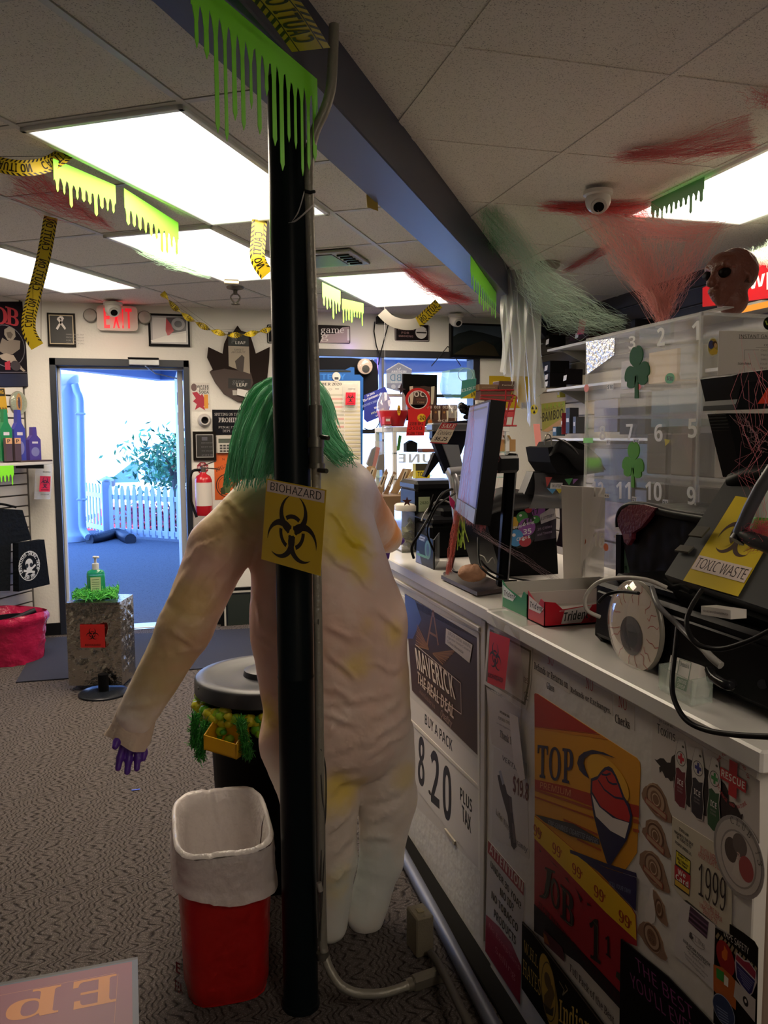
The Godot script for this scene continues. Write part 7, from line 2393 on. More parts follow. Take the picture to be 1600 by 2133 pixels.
func build_back_shelves() -> void:
	var z := -4.6
	var a := V3(1.34,1.568,-4.6)
	var b := V3(2.082,1.555,-4.6)
	var t := thing("glass_showcase","white framed glass showcase before the window, beyond the counter's end","showcase",V3((a.x+b.x)/2,0,z - .2))
	var fr := mt("cfd0d0",.4)
	var y := a.y
	part("top_board",geo().boxab(V3(a.x,y - .03,z),V3(b.x,y,z - .42),.003),fr,t)
	for x in [a.x+.012,b.x - .012]:
		for zz in [z - .012,z - .408]:
			part("post",geo().boxab(V3(x - .012,0,zz - .012),V3(x+.012,y - .03,zz+.012),.002),fr,t)
	var ys := 1.4170
	for yy in [ys,ys - .153,ys - .5]:
		part("glass_shelf",geo().boxab(V3(a.x,yy - .008,z),V3(b.x,yy,z - .42),.0),film("8fd0c0",.35,.05),t)
	part("plinth",geo().boxab(V3(a.x,0,z),V3(b.x,.4,z - .42),.004),fr,t)
	# shelf goods
	var k: Ink
	t = thing("hexagon_box","small black hexagonal box on the showcase's glass shelf","box",V3(1.47,1.418,-4.6))
	part("body",geo().prism(poly2([1.434,1.419,1.434,1.469,1.467,1.489,1.503,1.472,1.502,1.418]),V3(0,0,z - .04),AX,AY,.06),mt("121316",.4),t)
	solo("green_strip",geo().prism(poly2([1.39,1.52,1.408,1.515,1.395,1.43,1.375,1.425]),V3(0,0,z - .05),AX,AY,.004),mt("4a9a3a",.5),"bright green strip standing on the showcase's glass shelf","card")
	solo("red_tray",geo().boxab(V3(1.537,ys,z - .05),V3(1.626,ys+.02,z - .15),.003),mt("8a4a3c",.5),"low red tray on the showcase's glass shelf","tray")
	for q in [[1038,"left"],[1060,"right"]]:
		var c := V3(2.042,1.415,-4.6) if q[1] == "left" else V3(2.106,1.415,-4.6)
		t = thing("cardboard_box","open tan cardboard box on the showcase shelf, the %s of two" % q[1],"box",c,"tan boxes on the showcase shelf")
		part("tray",geo().boxab(c+V3(-.026,0,-.02),c+V3(.026,.075,-.12),.002),mt("a8824f",.7),t)
		part("flap",geo().bar(c+V3(-.026,.075,-.02),c+V3(-.04,.1,-.02),.1,.002),mt("b08a58",.7),t)
	t = thing("top_box","yellow and black TOP tobacco box low behind the printer","box",V3(1.517,1.264,-4.6))
	k = sheet(t,V3(0,0,z - .06),AX,AY,1.478,1.263,1.568,1.35,"c8b422",.06,"body",.4)
	k.rect(1.478,1.309,1.568,1.35,"2a2412")
	k.text("TOP",1.49,1.275,1.538,1.301,"2a2412","b")
	printed(k,t)
	# cones display
	t = thing("cone_display","black counter display with a brown OCB header and white cones on the showcase","display",V3(1.593,1.611,-4.6))
	part("back_panel",geo().prism(poly2([1.478,1.897,1.702,1.894,1.698,1.611,1.477,1.611]),V3(0,0,z - .25),AX,AY,.02),mt("0e0d0d",.5),t)
	k = sheet(t,V3(0,0,z - .2),AX,AY,1.521,1.707,1.672,1.816,"3e2418",.01,"header",.4)
	k.ell(1.593,1.797,.04727,.02364,"3e2418")
	k.text("OCB",1.53,1.753,1.631,1.787,"d8cfc4")
	k.text("Unbleached",1.543,1.732,1.621,1.746,"8a4030","s")
	k.text("Cone",1.552,1.715,1.597,1.728,"c8a080","s")
	k.poly(poly2([1.501,1.816,1.523,1.819,1.527,1.759,1.519,1.707,1.505,1.707]),"d8ccb4")
	k.poly(poly2([1.641,1.816,1.663,1.82,1.66,1.753,1.653,1.708,1.639,1.708]),"d8ccb4")
	printed(k,t)
	part("tray",geo().boxab(V3(1.536,1.574,-4.6),V3(1.704,1.615,-4.6)+V3(0,0,-.18),.003),mt("4a2a1a",.5),t)
	k = Ink.new(V3(0,0,z+.0005),AX,AY)
	k.ell(1.568,1.598,.01419,.01338,"d87a24")
	k.text("OCB",1.617,1.598,1.681,1.61,"c8b8a8")
	printed(k,t,.5,"tray_print")
	var xs := [[868,918],[924,990],[993,1055],[1058,1118]]
	var u0 := [1.5452,1.5889,1.6429,1.6940]
	var u1 := [1.5842,1.6389,1.6901,1.7416]
	for i in 4:
		t = thing("cone_pack","brown OCB cone pack on the showcase, %s from the left" % ["first","second","third","fourth"][i],"box",V3((u0[i]+u1[i])/2,y,z - .05),"brown cone packs")
		k = sheet(t,V3(0,0,z - .03),AX,AY,u0[i],y+.03,u1[i],1.6981,"54321f",.03,"pack",.4)
		var v1 := 1.6981
		var w: float = u1[i] - u0[i]
		k.text("OCB",u0[i]+w*.12,v1 - .022,u1[i] - w*.12,v1 - .007,"d8d0c4")
		k.poly(A2([V2(u1[i] - w*.4,v1 - .035),V2(u1[i] - w*.12,v1 - .035),V2(u1[i] - w*.18,y+.035),V2(u1[i] - w*.32,y+.035)]),"d8ccb0")
		k.ell(u0[i]+w*.3,v1 - .045,.007,.007,"a8783c")
		printed(k,t)
	# red lighter jar and its scoop-shaped sign
	t = thing("red_jar","clear jar with a red base and dark star on the showcase's left end","jar",V3(1.367,1.571,-4.6))
	var c := V3(1.367,1.571,-4.6)+V3(0,0,-.1)
	var top := 1.7714 - c.y
	part("base",geo().lathe([V2(0,0),V2(.07,0),V2(.1,top*.45),V2(.098,top*.48),V2(0,top*.48)],c,8),mt("a81c28",.3),t)
	part("glass",geo().lathe([V2(.1,top*.45),V2(.098,top*.7),V2(.07,top)],c,8),film("e8ecf0",.22,.05),t)
	part("star",geo().prism(poly2([1.399,1.825,1.406,1.795,1.426,1.788,1.406,1.782,1.392,1.758,1.388,1.784,1.368,1.788,1.389,1.797]),V3(0,0,z - .02),AX,AY,.003),mt("2c1c2a",.4),t)
	k = Ink.new(V3(0,0,z+.004),AX,AY)
	k.ell(1.375,1.664,.01079,.0308,"e0b020")
	k.text("99",1.367,1.648,1.382,1.677,"6a2a10","b")
	printed(k,t)
	t = thing("bottle_opener_sign","hanging red keyhole-shaped sign with a round window and a yellow price dot","sign",V3(1.475,1.515,-4.6))
	k = Ink.new(V3(0,0,z+.06),AX,AY)
	k.ring(1.474,1.723,.06695,.05887,.02,"c81e20")
	k.ring(1.474,1.723,.05761,.05151,.004,"d8d4d0")
	k.poly(poly2([1.413,1.669,1.53,1.669,1.548,1.693,1.552,1.648,1.521,1.604,1.511,1.516,1.4,1.515,1.413,1.604]),"c81e20")
	k.ell(1.496,1.619,.02658,.02367,"e0b020")
	k.textp("66.",V2(1.521,1.605),V2(-.0454,-0),V2(.0001,.0267),"2a1408","sb")
	k.textp("THE BEST",V2(1.505,1.595),V2(-.0826,0),V2(-0,-.0193),"3a0a0a","b")
	k.textp("ROLL WITH",V2(1.502,1.537),V2(-.0943,.0004),V2(-0,-.0163),"3a0a0a","b")
	k.textp("DISC",V2(1.499,1.568),V2(-.0842,.0002),V2(-0,-.0178),"6a0f10","b")
	printed(k,t,.3)
	part("backing",geo().prism(poly2([1.415,1.655,1.544,1.656,1.519,1.604,1.51,1.518,1.403,1.517,1.416,1.604]),V3(0,0,z+.0598),AX,AY,.006),mt("a81618",.3),t)
	# teal glass jar, tilted
	t = thing("teal_jar","tilted teal glass jar with an upside-down BUGLER label, top of the display","jar",V3(1.793,1.739,-4.6))
	part("glass",geo().prism(poly2([1.7,1.827,1.716,1.909,1.792,1.927,1.873,1.912,1.889,1.8,1.821,1.738,1.744,1.742,1.704,1.783]),V3(0,0,z - .06),AX,AY,.14),film("7fb8b4",.5,.1),t)
	k = Ink.new(V3(0,0,z - .058),AX,AY)
	k.ring(1.816,1.881,.04837,.041,.004,"bfe0dc")
	k.poly(poly2([1.792,1.847,1.886,1.86,1.881,1.788,1.878,1.74,1.783,1.736]),"3f948c")
	k.textp("BUGLER",V2(1.889,1.8),V2(-.1035,-.025),V2(-.0033,.0165),"d8ecea","sb")
	k.poly(poly2([1.883,1.788,1.878,1.74,1.783,1.737]),"d8c020")
	k.textp("69",V2(1.873,1.779),V2(-.0243,-.0092),V2(.0034,-.0225),"3a3a1a","b")
	printed(k,t,.3)
	solo("lid_jar",geo().lathe([V2(.05,0),V2(.05,.09),V2(.03,.11),V2(0,.11)],V3(1.728,1.619,-4.6)+V3(0,0,-.02),20),film("d8d8d4",.3,.08),"small clear lidded jar beside the cone packs","jar")
	rng.seed = 4
	var g := geo()
	for i in 14:
		g.ball(V3(1.786,1.668,-4.6)+V3(rng.randfn()*.018,rng.randfn()*.04,rng.randfn()*.02),V3(.022,.016,.02),8)
	solo("black_rosette",g,mt("121113",.3),"crinkled black ribbon rosette between the cone packs and the monitor","ribbon")
	t = thing("pump_bottle","white pump bottle head showing above the monitor's top edge","bottle",V3(1.87,1.679,-4.6))
	part("neck",geo().tube(A3([V3(1.867,1.634,-4.6),V3(1.867,1.724,-4.6)]),.012,12),mt("d6d4d0",.4),t)
	part("spout",geo().bar(V3(1.856,1.72,-4.6),V3(1.911,1.717,-4.6),.014,.012),mt("d6d4d0",.4),t)
	# red wire rack of brown cartons
	t = thing("wire_rack","red wire rack holding brown cartons on the showcase's right end","rack",V3(2.039,1.573,-4.6))
	var red := mt("a8202a",.35)
	for q in [[1300,655,1595,655],[1290,720,1550,745],[1300,700,1580,705],[1460,820,1570,820],[1465,935,1580,940]]:
		pass
	for q in [[V3(1.89,1.785,-4.6),V3(2.133,1.791,-4.6)],[V3(1.886,1.738,-4.6),V3(2.1,1.722,-4.6)],[V3(1.89,1.755,-4.6),V3(2.121,1.757,-4.6)],[V3(2.133,1.791,-4.6),V3(2.097,1.573,-4.6)],[V3(2.104,1.756,-4.6),V3(2.031,1.573,-4.6)],[V3(2.022,1.661,-4.6),V3(2.113,1.665,-4.6)],[V3(2.022,1.575,-4.6),V3(2.127,1.573,-4.6)],[V3(2.054,1.79,-4.6),V3(2.047,1.573,-4.6)]]:
		for d in [.0,-.1]:
			part("wire",geo().tube(A3([q[0]+V3(0,0,d),q[1]+V3(0,0,d)]),.005,6),red,t)
	for q in [["long brown Smoking paper carton on the red wire rack",V3(1.881,1.785,-4.6),V3(2.004,1.822,-4.6),"7a5a3c","Smoking"],["dark brown carton at the right of the red wire rack",V3(2.011,1.792,-4.6),V3(2.13,1.843,-4.6),"4a2c20","Factory"]]:
		t = carton("smoking_carton",q[0],q[1]+V3(0,0,-.005),q[2]+V3(0,0,-.1),q[3],"cartons on the red rack")
		k = Ink.new(V3(0,0,z - .0045),AX,AY)
		k.text(q[4],q[1].x+.02,q[1].y+.02,q[2].x - .02,q[2].y - .02,"d8c8b0","s")
		printed(k,t)
	carton("red_carton","red and white carton on the lower tier of the red wire rack",V3(2.024,1.627,-4.6),V3(2.111,1.663,-4.6)+V3(0,0,-.09),"b8343c")
	carton("brown_carton","brown carton lying in the middle tier of the red wire rack",V3(1.89,1.721,-4.6),V3(2.087,1.781,-4.6)+V3(0,0,-.09),"5a3424")
	t = carton("small_pack","small red and white pack on a clear stand left of the red jar",V3(1.287,1.582,-4.6),V3(1.33,1.627,-4.6)+V3(0,0,-.05),"b83038")
	k = Ink.new(V3(0,0,z+.0005),AX,AY)
	k.rect(1.296,1.6,1.321,1.615,"d8d4d0")
	printed(k,t)
	solo("label_stand",geo().boxab(V3(1.285,1.494,-4.6),V3(1.333,1.578,-4.6)+V3(0,0,-.05),.003),film("d4d6d8",.3,.08),"clear plastic stand under the small red pack","stand")
	carton("packet_tray","tan display tray under the row of leaning paper packets",V3(1.0,1.0372,-3.66),V3(1.36,1.2303,-3.95),"6a5238")
	for q in [["leftmost",poly2([.9676,1.235,.9747,1.366,1.012,1.368,1.024,1.347,.9983,1.228]),"a88a66"],["second",poly2([1.026,1.234,1.029,1.264,1.073,1.355,1.081,1.334,1.048,1.227]),"94785a"],["third",poly2([1.057,1.23,1.111,1.34,1.123,1.333,1.104,1.286,1.079,1.226]),"8a6c50"],["fourth",poly2([1.091,1.232,1.158,1.354,1.204,1.35,1.192,1.332,1.129,1.231]),"a08460"],["fifth",poly2([1.129,1.231,1.192,1.338,1.205,1.344,1.179,1.23]),"b8a060"]]:
		t = thing("paper_envelope","tan paper packet leaning at the counter's far end, %s of five" % q[0],"packet",V3(1.073,1.233,-3.7)+V3(0,0,.0),"tan packets in a row")
		part("packet",geo().prism(q[1],V3(0,0,-3.7 - .02*q[1].size()),AX,AY,.012),mt(q[2],.6),t)
		k = Ink.new(V3(0,0,-3.6995 - .02*q[1].size()),AX,AY)
		var m: Vector2 = (q[1][1]+q[1][2]+q[1][0]+q[1][3])/4.0
		k.line(A2([m+V2(-.012,-.03),m+V2(.012,.03)]),.018,"c8bca8")
		k.line(A2([m+V2(-.008,-.02),m+V2(.008,.02)]),.006,"3a2c24")
		printed(k,t)
	t = thing("bagged_packs","clear bag of red and black packs standing behind the tan packets","bag",V3(1.036,1.347,-3.7))
	part("bag",geo().prism(poly2([.9808,1.354,1.025,1.489,1.074,1.486,1.076,1.346]),V3(0,0,-3.85),AX,AY,.05),film("d8d8d8",.25,.1),t)
	for q in [[poly2([.9901,1.377,1.018,1.448,1.037,1.46,1.012,1.353]),"2c3238"],[poly2([1.015,1.353,1.04,1.46,1.058,1.454,1.03,1.347]),"b8342c"],[poly2([1.039,1.347,1.055,1.418,1.077,1.424,1.076,1.346]),"241c1e"]]:
		part("pack",geo().prism(q[0],V3(0,0,-3.86),AX,AY,.02),mt(q[1],.4),t)
	t = thing("magenta_leaf","bright pink paper leaf sticking up behind the monitor's lower corner","paper",V3(.9548,1.278,-2.579))
	part("leaf",geo().prism(poly2([.9921,1.298,1.006,1.284,1.014,1.274,1.01,1.247,.9957,1.264]),V3(0,0,-2.7),AX,AY,.002),mt("d8307a",.5),t)
	# right wall shelves and goods
	var xs3 := 3.04
	for q in [["top",V2(-6.01,2.203)],["middle",V2(-6.01,1.886)],["lower",V2(-5.908,1.494)]]:
		t = thing("wall_shelf","white %s shelf on the right slat wall behind the ticket case" % q[0],"shelf",V3(3.18,q[1].y,q[1].x+1.0),"white wall shelves")
		part("board",geo().boxab(V3(xs3,q[1].y - .02,q[1].x),V3(3.295,q[1].y,q[1].x+2.4),.002),mt("c9c6c0",.4),t)
		for d in [.15,1.2]:
			part("bracket",geo().prism(poly2([0,0,.22,0,0,-.1]),V3(3.294,q[1].y - .021,q[1].x+d),Vector3.LEFT,AY,.006),mt("8a8884",.4),t)
	for q in [["black box with a white tag at the bottom of the shelf stack",V3(3.05,1.904,-5.98),V3(3.2,1.962,-6.13),"131214"],["black box with a white tag in the middle of the stack",V3(3.05,1.953,-5.981),V3(3.2,2.028,-6.124),"161418"],["black box on top of the left stack on the middle shelf",V3(3.05,2.017,-5.975),V3(3.22,2.112,-6.148),"121113"],["wide black box right of the stack on the middle shelf",V3(3.05,1.906,-5.725),V3(3.2,2.026,-5.724),"18151a"],["black box with a tag on the left of the top shelf",V3(3.05,2.225,-6.005),V3(3.2,2.319,-6.058),"14110f"],["long maroon box under the cobweb on the top shelf",V3(3.08,2.231,-5.722),V3(3.22,2.313,-5.431),"2c1416"]]:
		t = carton("shelf_box",q[0],q[1],q[2],q[3],"dark boxes on the right wall shelves")
		k = Ink.new(V3(q[1].x - .0005,0,0),V3(0,0,1),AY)
		var mm: Vector3 = q[1].lerp(q[2],.4)
		k.poly(A2([V2(mm.z - .03,mm.y - .02),V2(mm.z+.02,mm.y - .015),V2(mm.z+.03,mm.y+.025),V2(mm.z - .02,mm.y+.02)]),"c8c4c0")
		printed(k,t,.5,"tag")
	solo("pink_note",geo().prism(poly2([-5.478,2.373,-5.38,2.349,-5.418,2.251,-5.51,2.259]),V3(3.03,0,0),V3(0,0,1),AY,.002),mt("c81a4a",.5),"hot pink paper strip hanging over the top shelf's boxes","paper")
	solo("small_camera_box",geo().boxab(V3(2.9,2.18,-4.54),V3(3.1,2.236,-4.594),.006),mt("101012",.4),"small black device above the ticket case's top edge on the shelf","device")
	var ba := board("bamboo_poster","yellow green BAMBOO poster on the right slat wall under the middle shelf","poster",poly2([-6.611,1.798,-6.17,1.803,-6.183,1.657,-6.301,1.627,-6.586,1.557]),"8f8c3e",V3(3.294,0,0),V3(0,0,1),.001)
	k = ba[1]
	k.poly(poly2([-6.586,1.557,-6.183,1.673,-6.182,1.625,-6.476,1.548]),"b08a64")
	k.textp("BAMBOO",V2(-6.588,1.637),V2(.3884,.0278),V2(-.002,.0801),"2c2a18","b")
	k.textp("UNBLEACHED",V2(-6.59,1.726),V2(.3883,.0232),V2(-.0007,.0295),"5a5a2c","r")
	for i in 6:
		k.line(A2([V2(-6.572,1.75).lerp(V2(-6.202,1.761),i/5.0),V2(-6.573,1.788).lerp(V2(-6.203,1.793),i/5.0)]),.02,"7a9a34")
	done(ba)
	for q in [["tall red and black pack standing on the lower shelf",V3(3.12,1.524,-5.901),V3(3.17,1.695,-5.904),"8a2430"],["small stack of blue tins at the left of the lower shelf",V3(3.1,1.513,-5.951),V3(3.18,1.586,-6.016),"2a4a5c"],["dark lighter display behind the red pack on the lower shelf",V3(3.12,1.53,-5.775),V3(3.2,1.731,-5.835),"24262e"],["grey pack at the right of the lower shelf beside the case",V3(3.12,1.53,-5.676),V3(3.2,1.66,-5.72),"44464e"],["yellow tubes hanging under the middle shelf",V3(3.2,1.829,-6.143),V3(3.25,1.874,-6.09),"b0a838"]]:
		t = carton("shelf_goods",q[0],q[1],q[2],q[3],"goods on the lower wall shelf")
		k = Ink.new(V3(q[1].x - .0005,0,0),V3(0,0,1),AY)
		var lo: Vector3 = q[1].lerp(q[2],.45)
		k.rect(minf(q[1].z,q[2].z)+.01,lo.y,maxf(q[1].z,q[2].z) - .01,lo.y+.03,"b8b4b4")
		printed(k,t)
	# red backlit-style sign high on the right
	ba = board("red_sign","large red sign with white lettering and an orange edge behind the zombie head","sign",poly2([-3.585,2.15,-3.589,2.245,-3.294,2.282,-2.999,2.346,-2.893,2.361,-2.879,2.101]),"b81a24",V3(2.7,0,0),V3(0,0,1),.03,.35)
	k = ba[1]
	k.poly(poly2([-3.35,2.105,-2.88,2.107,-2.878,2.077,-3.349,2.078]),"d88a2a")
	k.textp("Newport",V2(-3.42,2.147),V2(.5374,.0177),V2(-.0044,.092),"e8e4e0","b")
	done(ba)
	var stock := [["tan carton","b08a3c"],["grey blister card","6e6a66"],["olive pouch","5a5a40"],["dark green cloth bundle","2c4436"],["black folded jacket","1c1a1c"],["plum box","4a3c44"],["dark teal box","2a4048"],["brown box","5a4438"],["charcoal box","2c2c30"],["slate carton","4c4c54"],["mauve carton","6a5a5e"],["umber carton","54463c"],["grey brown crate","6a625a"],["dark crate","3a3634"]]
	var hs := [-4.569,1.834,-4.279,2.028,-4.887,1.816,-4.613,2.003,-4.247,1.841,-4.042,2.03,-4.532,1.561,-4.031,1.785,-4.894,1.518,-4.594,1.79,-5.229,1.537,-4.92,1.76,-4.679,1.172,-4.351,1.456,-4.316,1.222,-4.043,1.485,-5.213,1.056,-4.733,1.422,-4.692,.9343,-4.403,1.158,-5.177,.7652,-4.754,1.057,-4.375,.9657,-4.018,1.209,-5.239,.3876,-4.609,.7857,-4.571,.5079,-4.028,.944]
	for i in stock.size():
		carton("stock_box",stock[i][0]+" on the right wall, seen through the clear ticket case",V3(3.02,hs[i*4+1],hs[i*4]),V3(3.29,hs[i*4+3],hs[i*4+2]),stock[i][1],"stock behind the ticket case")

func plate(called: String,label: String,category: String,r: Array,hex: String,thick := .012,corner := .0,rough := .4) -> Array:
	var t := thing(called,label,category,V3((r[0]+r[2])/2,r[1],-6.64))
	var k := sheet(t,V3(0,0,-6.649),AX,AY,r[0],r[1],r[2],r[3],hex,thick,"plate",rough,corner)
	return [t,k]

func build_far_wall() -> void:
	var a: Array
	var k: Ink
	a = plate("ribbon_plaque","dark framed plaque with a white awareness ribbon, left above the door","plaque",[-.7587,2.205,-.5619,2.452],"17120f",.02)
	k = a[1]
	k.rect(-.7459,2.222,-.5749,2.438,"b9a98c")
	k.rect(-.7394,2.229,-.5815,2.431,"1c181a")
	k.poly(poly2([-.6995,2.337,-.6864,2.327,-.639,2.413,-.6486,2.427,-.6654,2.43,-.6827,2.419,-.69,2.405,-.6356,2.328,-.6282,2.342,-.6729,2.412,-.6626,2.416,-.6562,2.406]),"d8d4d0")
	for i in 4:
		k.text(["DENNIS'S SMOKE SHOP","PROUD SPONSOR","FOR THE FIGHT","THANK YOU"][i],-.6290,2.2903 - i*.022,-.5037,2.3008 - i*.022,"8a8684","r")
	done(a)
	a = plate("exit_sign","lit EXIT sign with red letters above the open door","exit sign",[-.4028,2.329,-.1081,2.514],"b9b5ac",.06,.03)
	k = a[1]
	k.text("E",-.3534,2.345,-.3103,2.496,"e0243a","b")
	k.text("X",-.2896,2.347,-.2394,2.485,"e0243a","b")
	k.text("I",-.2221,2.347,-.2109,2.492,"e0243a","b")
	k.text("T",-.1988,2.347,-.1502,2.497,"e0243a","b")
	var m := vmat(.4).duplicate()
	m.emission_enabled = true
	m.emission = Color("e0102a")
	m.emission_energy_multiplier = .35
	part("lit_letters",k.g,m,a[0])
	var el := OmniLight3D.new()
	el.name = "sign_light"
	el.light_color = Color("ff2038")
	el.light_energy = .01
	el.light_size = .1
	el.omni_range = 10.0
	el.omni_attenuation = 2.0
	el.shadow_enabled = true
	el.position = V3(-.2547,2.418,-6.65)+V3(0,0,.11) - org[a[0]]
	a[0].add_child(el)
	for c in [V3(-.4516,2.44,-6.65),V3(-.0575,2.438,-6.65)]:
		var g := geo()
		g.xf = Transform3D(Basis(AX,PI/2),c)
		g.lathe([V2(.05,0),V2(.052,.03),V2(.044,.05),V2(0,.055)],OO,24)
		part("lamp_head",g,mt("8d8a84",.4),a[0])
	a = plate("framed_print","black framed print of a wheel and white panels, right above the door","picture",[-.03241,2.225,.2788,2.473],"121214",.02)
	k = a[1]
	k.rect(-.01511,2.243,.2647,2.456,"9a9a9c")
	k.rect(-.001253,2.258,.2504,2.442,"c4c2c2")
	k.poly(poly2([.103,2.445,.2556,2.45,.2528,2.347,.1211,2.321]),"3c3a3e")
	k.poly(poly2([.1028,2.438,.1377,2.395,.158,2.344,.1132,2.298,.0964,2.342]),"a8303c")
	k.ell(.1922,2.397,.05097,.04799,"8a8a8e")
	k.ell(.1922,2.397,.02912,.02584,"4c4c52")
	k.poly(poly2([-.0174,2.265,.0953,2.305,.2524,2.332,.2504,2.258,-.0035,2.251]),"d8d8d4")
	done(a,.2)
	# leaf-shaped sign
	a = board("leaf_sign","dark brown leaf-shaped tobacco sign with two small panels, between the door and the post","sign",poly2([.6489,2.4,.6778,2.359,.7423,2.346,.7704,2.253,.7891,2.183,.9014,2.238,.8942,2.125,.8763,1.984,.9266,1.955,.9044,1.853,.8421,1.792,.6406,1.799,.5325,1.86,.4656,1.949,.4236,2.035,.4485,2.053,.4068,2.146,.4186,2.226,.5281,2.176,.5418,2.257,.5729,2.322,.613,2.348]),"241a17",V3(0,0,-6.649),AX,.025,.5)
	k = a[1]
	k.poly(poly2([.4236,2.035,.5372,2.059,.7458,2.033,.7643,1.953,.701,1.812,.6406,1.799,.5325,1.86,.4656,1.949]),"3a2a24")
	k.poly(poly2([.5735,2.346,.7343,2.346,.7396,2.022,.6759,2.042,.5723,2.08]),"15171b")
	k.poly(poly2([.573,2.238,.736,2.237,.7396,2.022,.6759,2.042,.5733,2.08]),"9a8f80")
	k.textp("game",V2(.5991,2.258),V2(.0417,.001),V2(.001,.0435),"6a6a6c","s")
	k.textp("LEAF",V2(.6287,2.253),V2(.0797,.002),V2(.0005,.0238),"b8b4b0","b")
	k.textp("SWEET",V2(.6177,2.201),V2(.0757,.0017),V2(.0004,.0159),"4a4440","r")
	k.textp("AROMATIC",V2(.5954,2.181),V2(.1135,.0025),V2(.0004,.0159),"4a4440","r")
	k.poly(poly2([.6228,2.12,.6787,2.171,.6982,2.151,.6857,2.032,.6362,2.051]),"3c3230")
	k.poly(poly2([.5671,1.985,.7448,1.982,.7411,1.902,.5633,1.905]),"101114")
	k.textp("game",V2(.5997,1.931),V2(.0919,.0011),V2(.0009,.0379),"6a6a6c","s")
	k.textp("LEAF",V2(.6313,1.921),V2(.0841,.0009),V2(.0006,.026),"c4c0bc","b")
	k.poly(poly2([.5978,1.891,.6726,1.891,.6718,1.851,.5998,1.851]),"b4b0aa")
	done(a)
	solo("white_tag",geo().prism(poly2([.6349,1.903,.7227,1.887,.7165,1.83,.6298,1.855]),V3(0,0,-6.6),AX,AY,.004),mt("d8d6d2",.5),"white paper tag at the lower edge of the leaf sign by the wig","tag")
	a = plate("game_plate","licence-plate sign reading game on the wall right of the post","sign",[1.299,2.283,1.57,2.428],"1a1416",.006,.01)
	k = a[1]
	k.poly(poly2([1.312,2.283,1.346,2.356,1.441,2.359,1.503,2.413,1.565,2.422,1.563,2.29]),"a8949a")
	k.textp("game",V2(1.323,2.346),V2(.1936,.0054),V2(.0007,.0542),"e8e4e4","s")
	k.textp("g",V2(1.322,2.293),V2(.0643,.0016),V2(.0007,.0556),"d8d0d0","s")
	k.rect(1.545,2.308,1.564,2.4,"d8d4d4")
	done(a)
	a = plate("dark_plate","narrow black sign mostly hidden behind the black post","sign",[.8851,2.27,1.053,2.418],"15161a",.006,.01)
	k = a[1]
	k.line(poly2([.8964,2.407,1.044,2.412,1.042,2.281,.894,2.278,.8964,2.407]),.006,"a8a8a8")
	done(a)
	a = plate("smoking_plate","black plate reading THANK YOU FOR SMOKING with a cigarette symbol","sign",[1.955,2.316,2.26,2.455],"1a1316",.006,.012)
	k = a[1]
	k.line(poly2([1.963,2.448,2.252,2.457,2.251,2.324,1.962,2.317,1.963,2.448]),.004,"b8b4b4")
	k.text("THANK YOU",1.98,2.405,2.123,2.42,"7a5a5e")
	k.text("FOR",2.013,2.376,2.081,2.394,"7a5a5e")
	k.text("SMOKING",1.988,2.349,2.115,2.365,"7a5a5e")
	k.ell(2.187,2.391,.05129,.05202,"c4c0c0")
	k.rect(2.144,2.384,2.234,2.397,"2a2224")
	k.line(poly2([2.226,2.404,2.234,2.42,2.221,2.432]),.005,"6a6466")
	done(a)
	a = plate("adapter_box","small black power box high on the wall with two drooping wires","box",[1.792,2.45,1.908,2.509],"17171a",.06)
	part("wire",geo().tube(poly3([1.779,2.467,-6.631,1.769,2.387,-6.626,1.784,2.268,-6.611,1.805,2.197,-6.598]),.005,5),mt("1a1a1c",.5),a[0])
	part("wire",geo().tube(poly3([1.885,2.442,-6.599,1.851,2.327,-6.597,1.817,2.208,-6.596,1.795,2.109,-6.593]),.005,5),mt("1a1a1c",.5),a[0])
	a = plate("television","flat television showing a dark hill landscape at the far wall's right end","television",[2.437,2.185,2.923,2.474],"0d0d0f",.06,.005)
	k = a[1]
	k.poly(poly2([2.457,2.459,2.893,2.456,2.883,2.202,2.454,2.209]),"1c201d")
	k.poly(poly2([2.457,2.459,2.893,2.456,2.892,2.359,2.729,2.397,2.613,2.415,2.497,2.385,2.456,2.358]),"3c4650")
	k.poly(poly2([2.456,2.209,2.567,2.275,2.729,2.333,2.824,2.292,2.883,2.202]),"2c2a20")
	done(a,.15)
	# small signs right of the door
	a = plate("drink_poster","white WATER JUICE SODA poster with a red splash beside the door frame","poster",[.2788,1.727,.4218,1.949],"cfcac4",.002)
	k = a[1]
	k.text("WATER",.3227,1.909,.4151,1.93,"1c1a1a")
	k.text("JUICE",.3369,1.886,.4145,1.908,"1c1a1a")
	k.text("SODA",.34,1.863,.414,1.885,"1c1a1a")
	k.ell(.3,1.911,.02219,.03005,"6a5254")
	k.poly(poly2([.2841,1.87,.3213,1.878,.3502,1.848,.3618,1.863,.3794,1.825,.402,1.833,.3936,1.795,.4156,1.78,.3704,1.765,.3845,1.731,.3404,1.757,.3027,1.734,.3187,1.78,.2897,1.802,.3125,1.825]),"a81f38")
	k.rect(.3765,1.746,.4073,1.856,"d8922c")
	done(a)
	var g := geo()
	g.xf = Transform3D(Basis(AX,PI/2),V3(.375,1.651,-6.65))
	var t := thing("wall_siren","round white siren with a dark centre on the wall above the small plaque","siren",V3(.3738,1.606,-6.65))
	g.lathe([V2(.055,0),V2(.05,.03),V2(.04,.05),V2(.036,.08),V2(.03,.08),V2(.026,.05)],OO,28)
	part("body",g,mt("c4c0bc",.4),t)
	g = geo()
	g.xf = Transform3D(Basis(AX,PI/2),V3(.375,1.651,-6.65))
	part("cone",g.lathe([V2(.027,.052),V2(0,.045)],OO,24),mt("141416",.5),t)
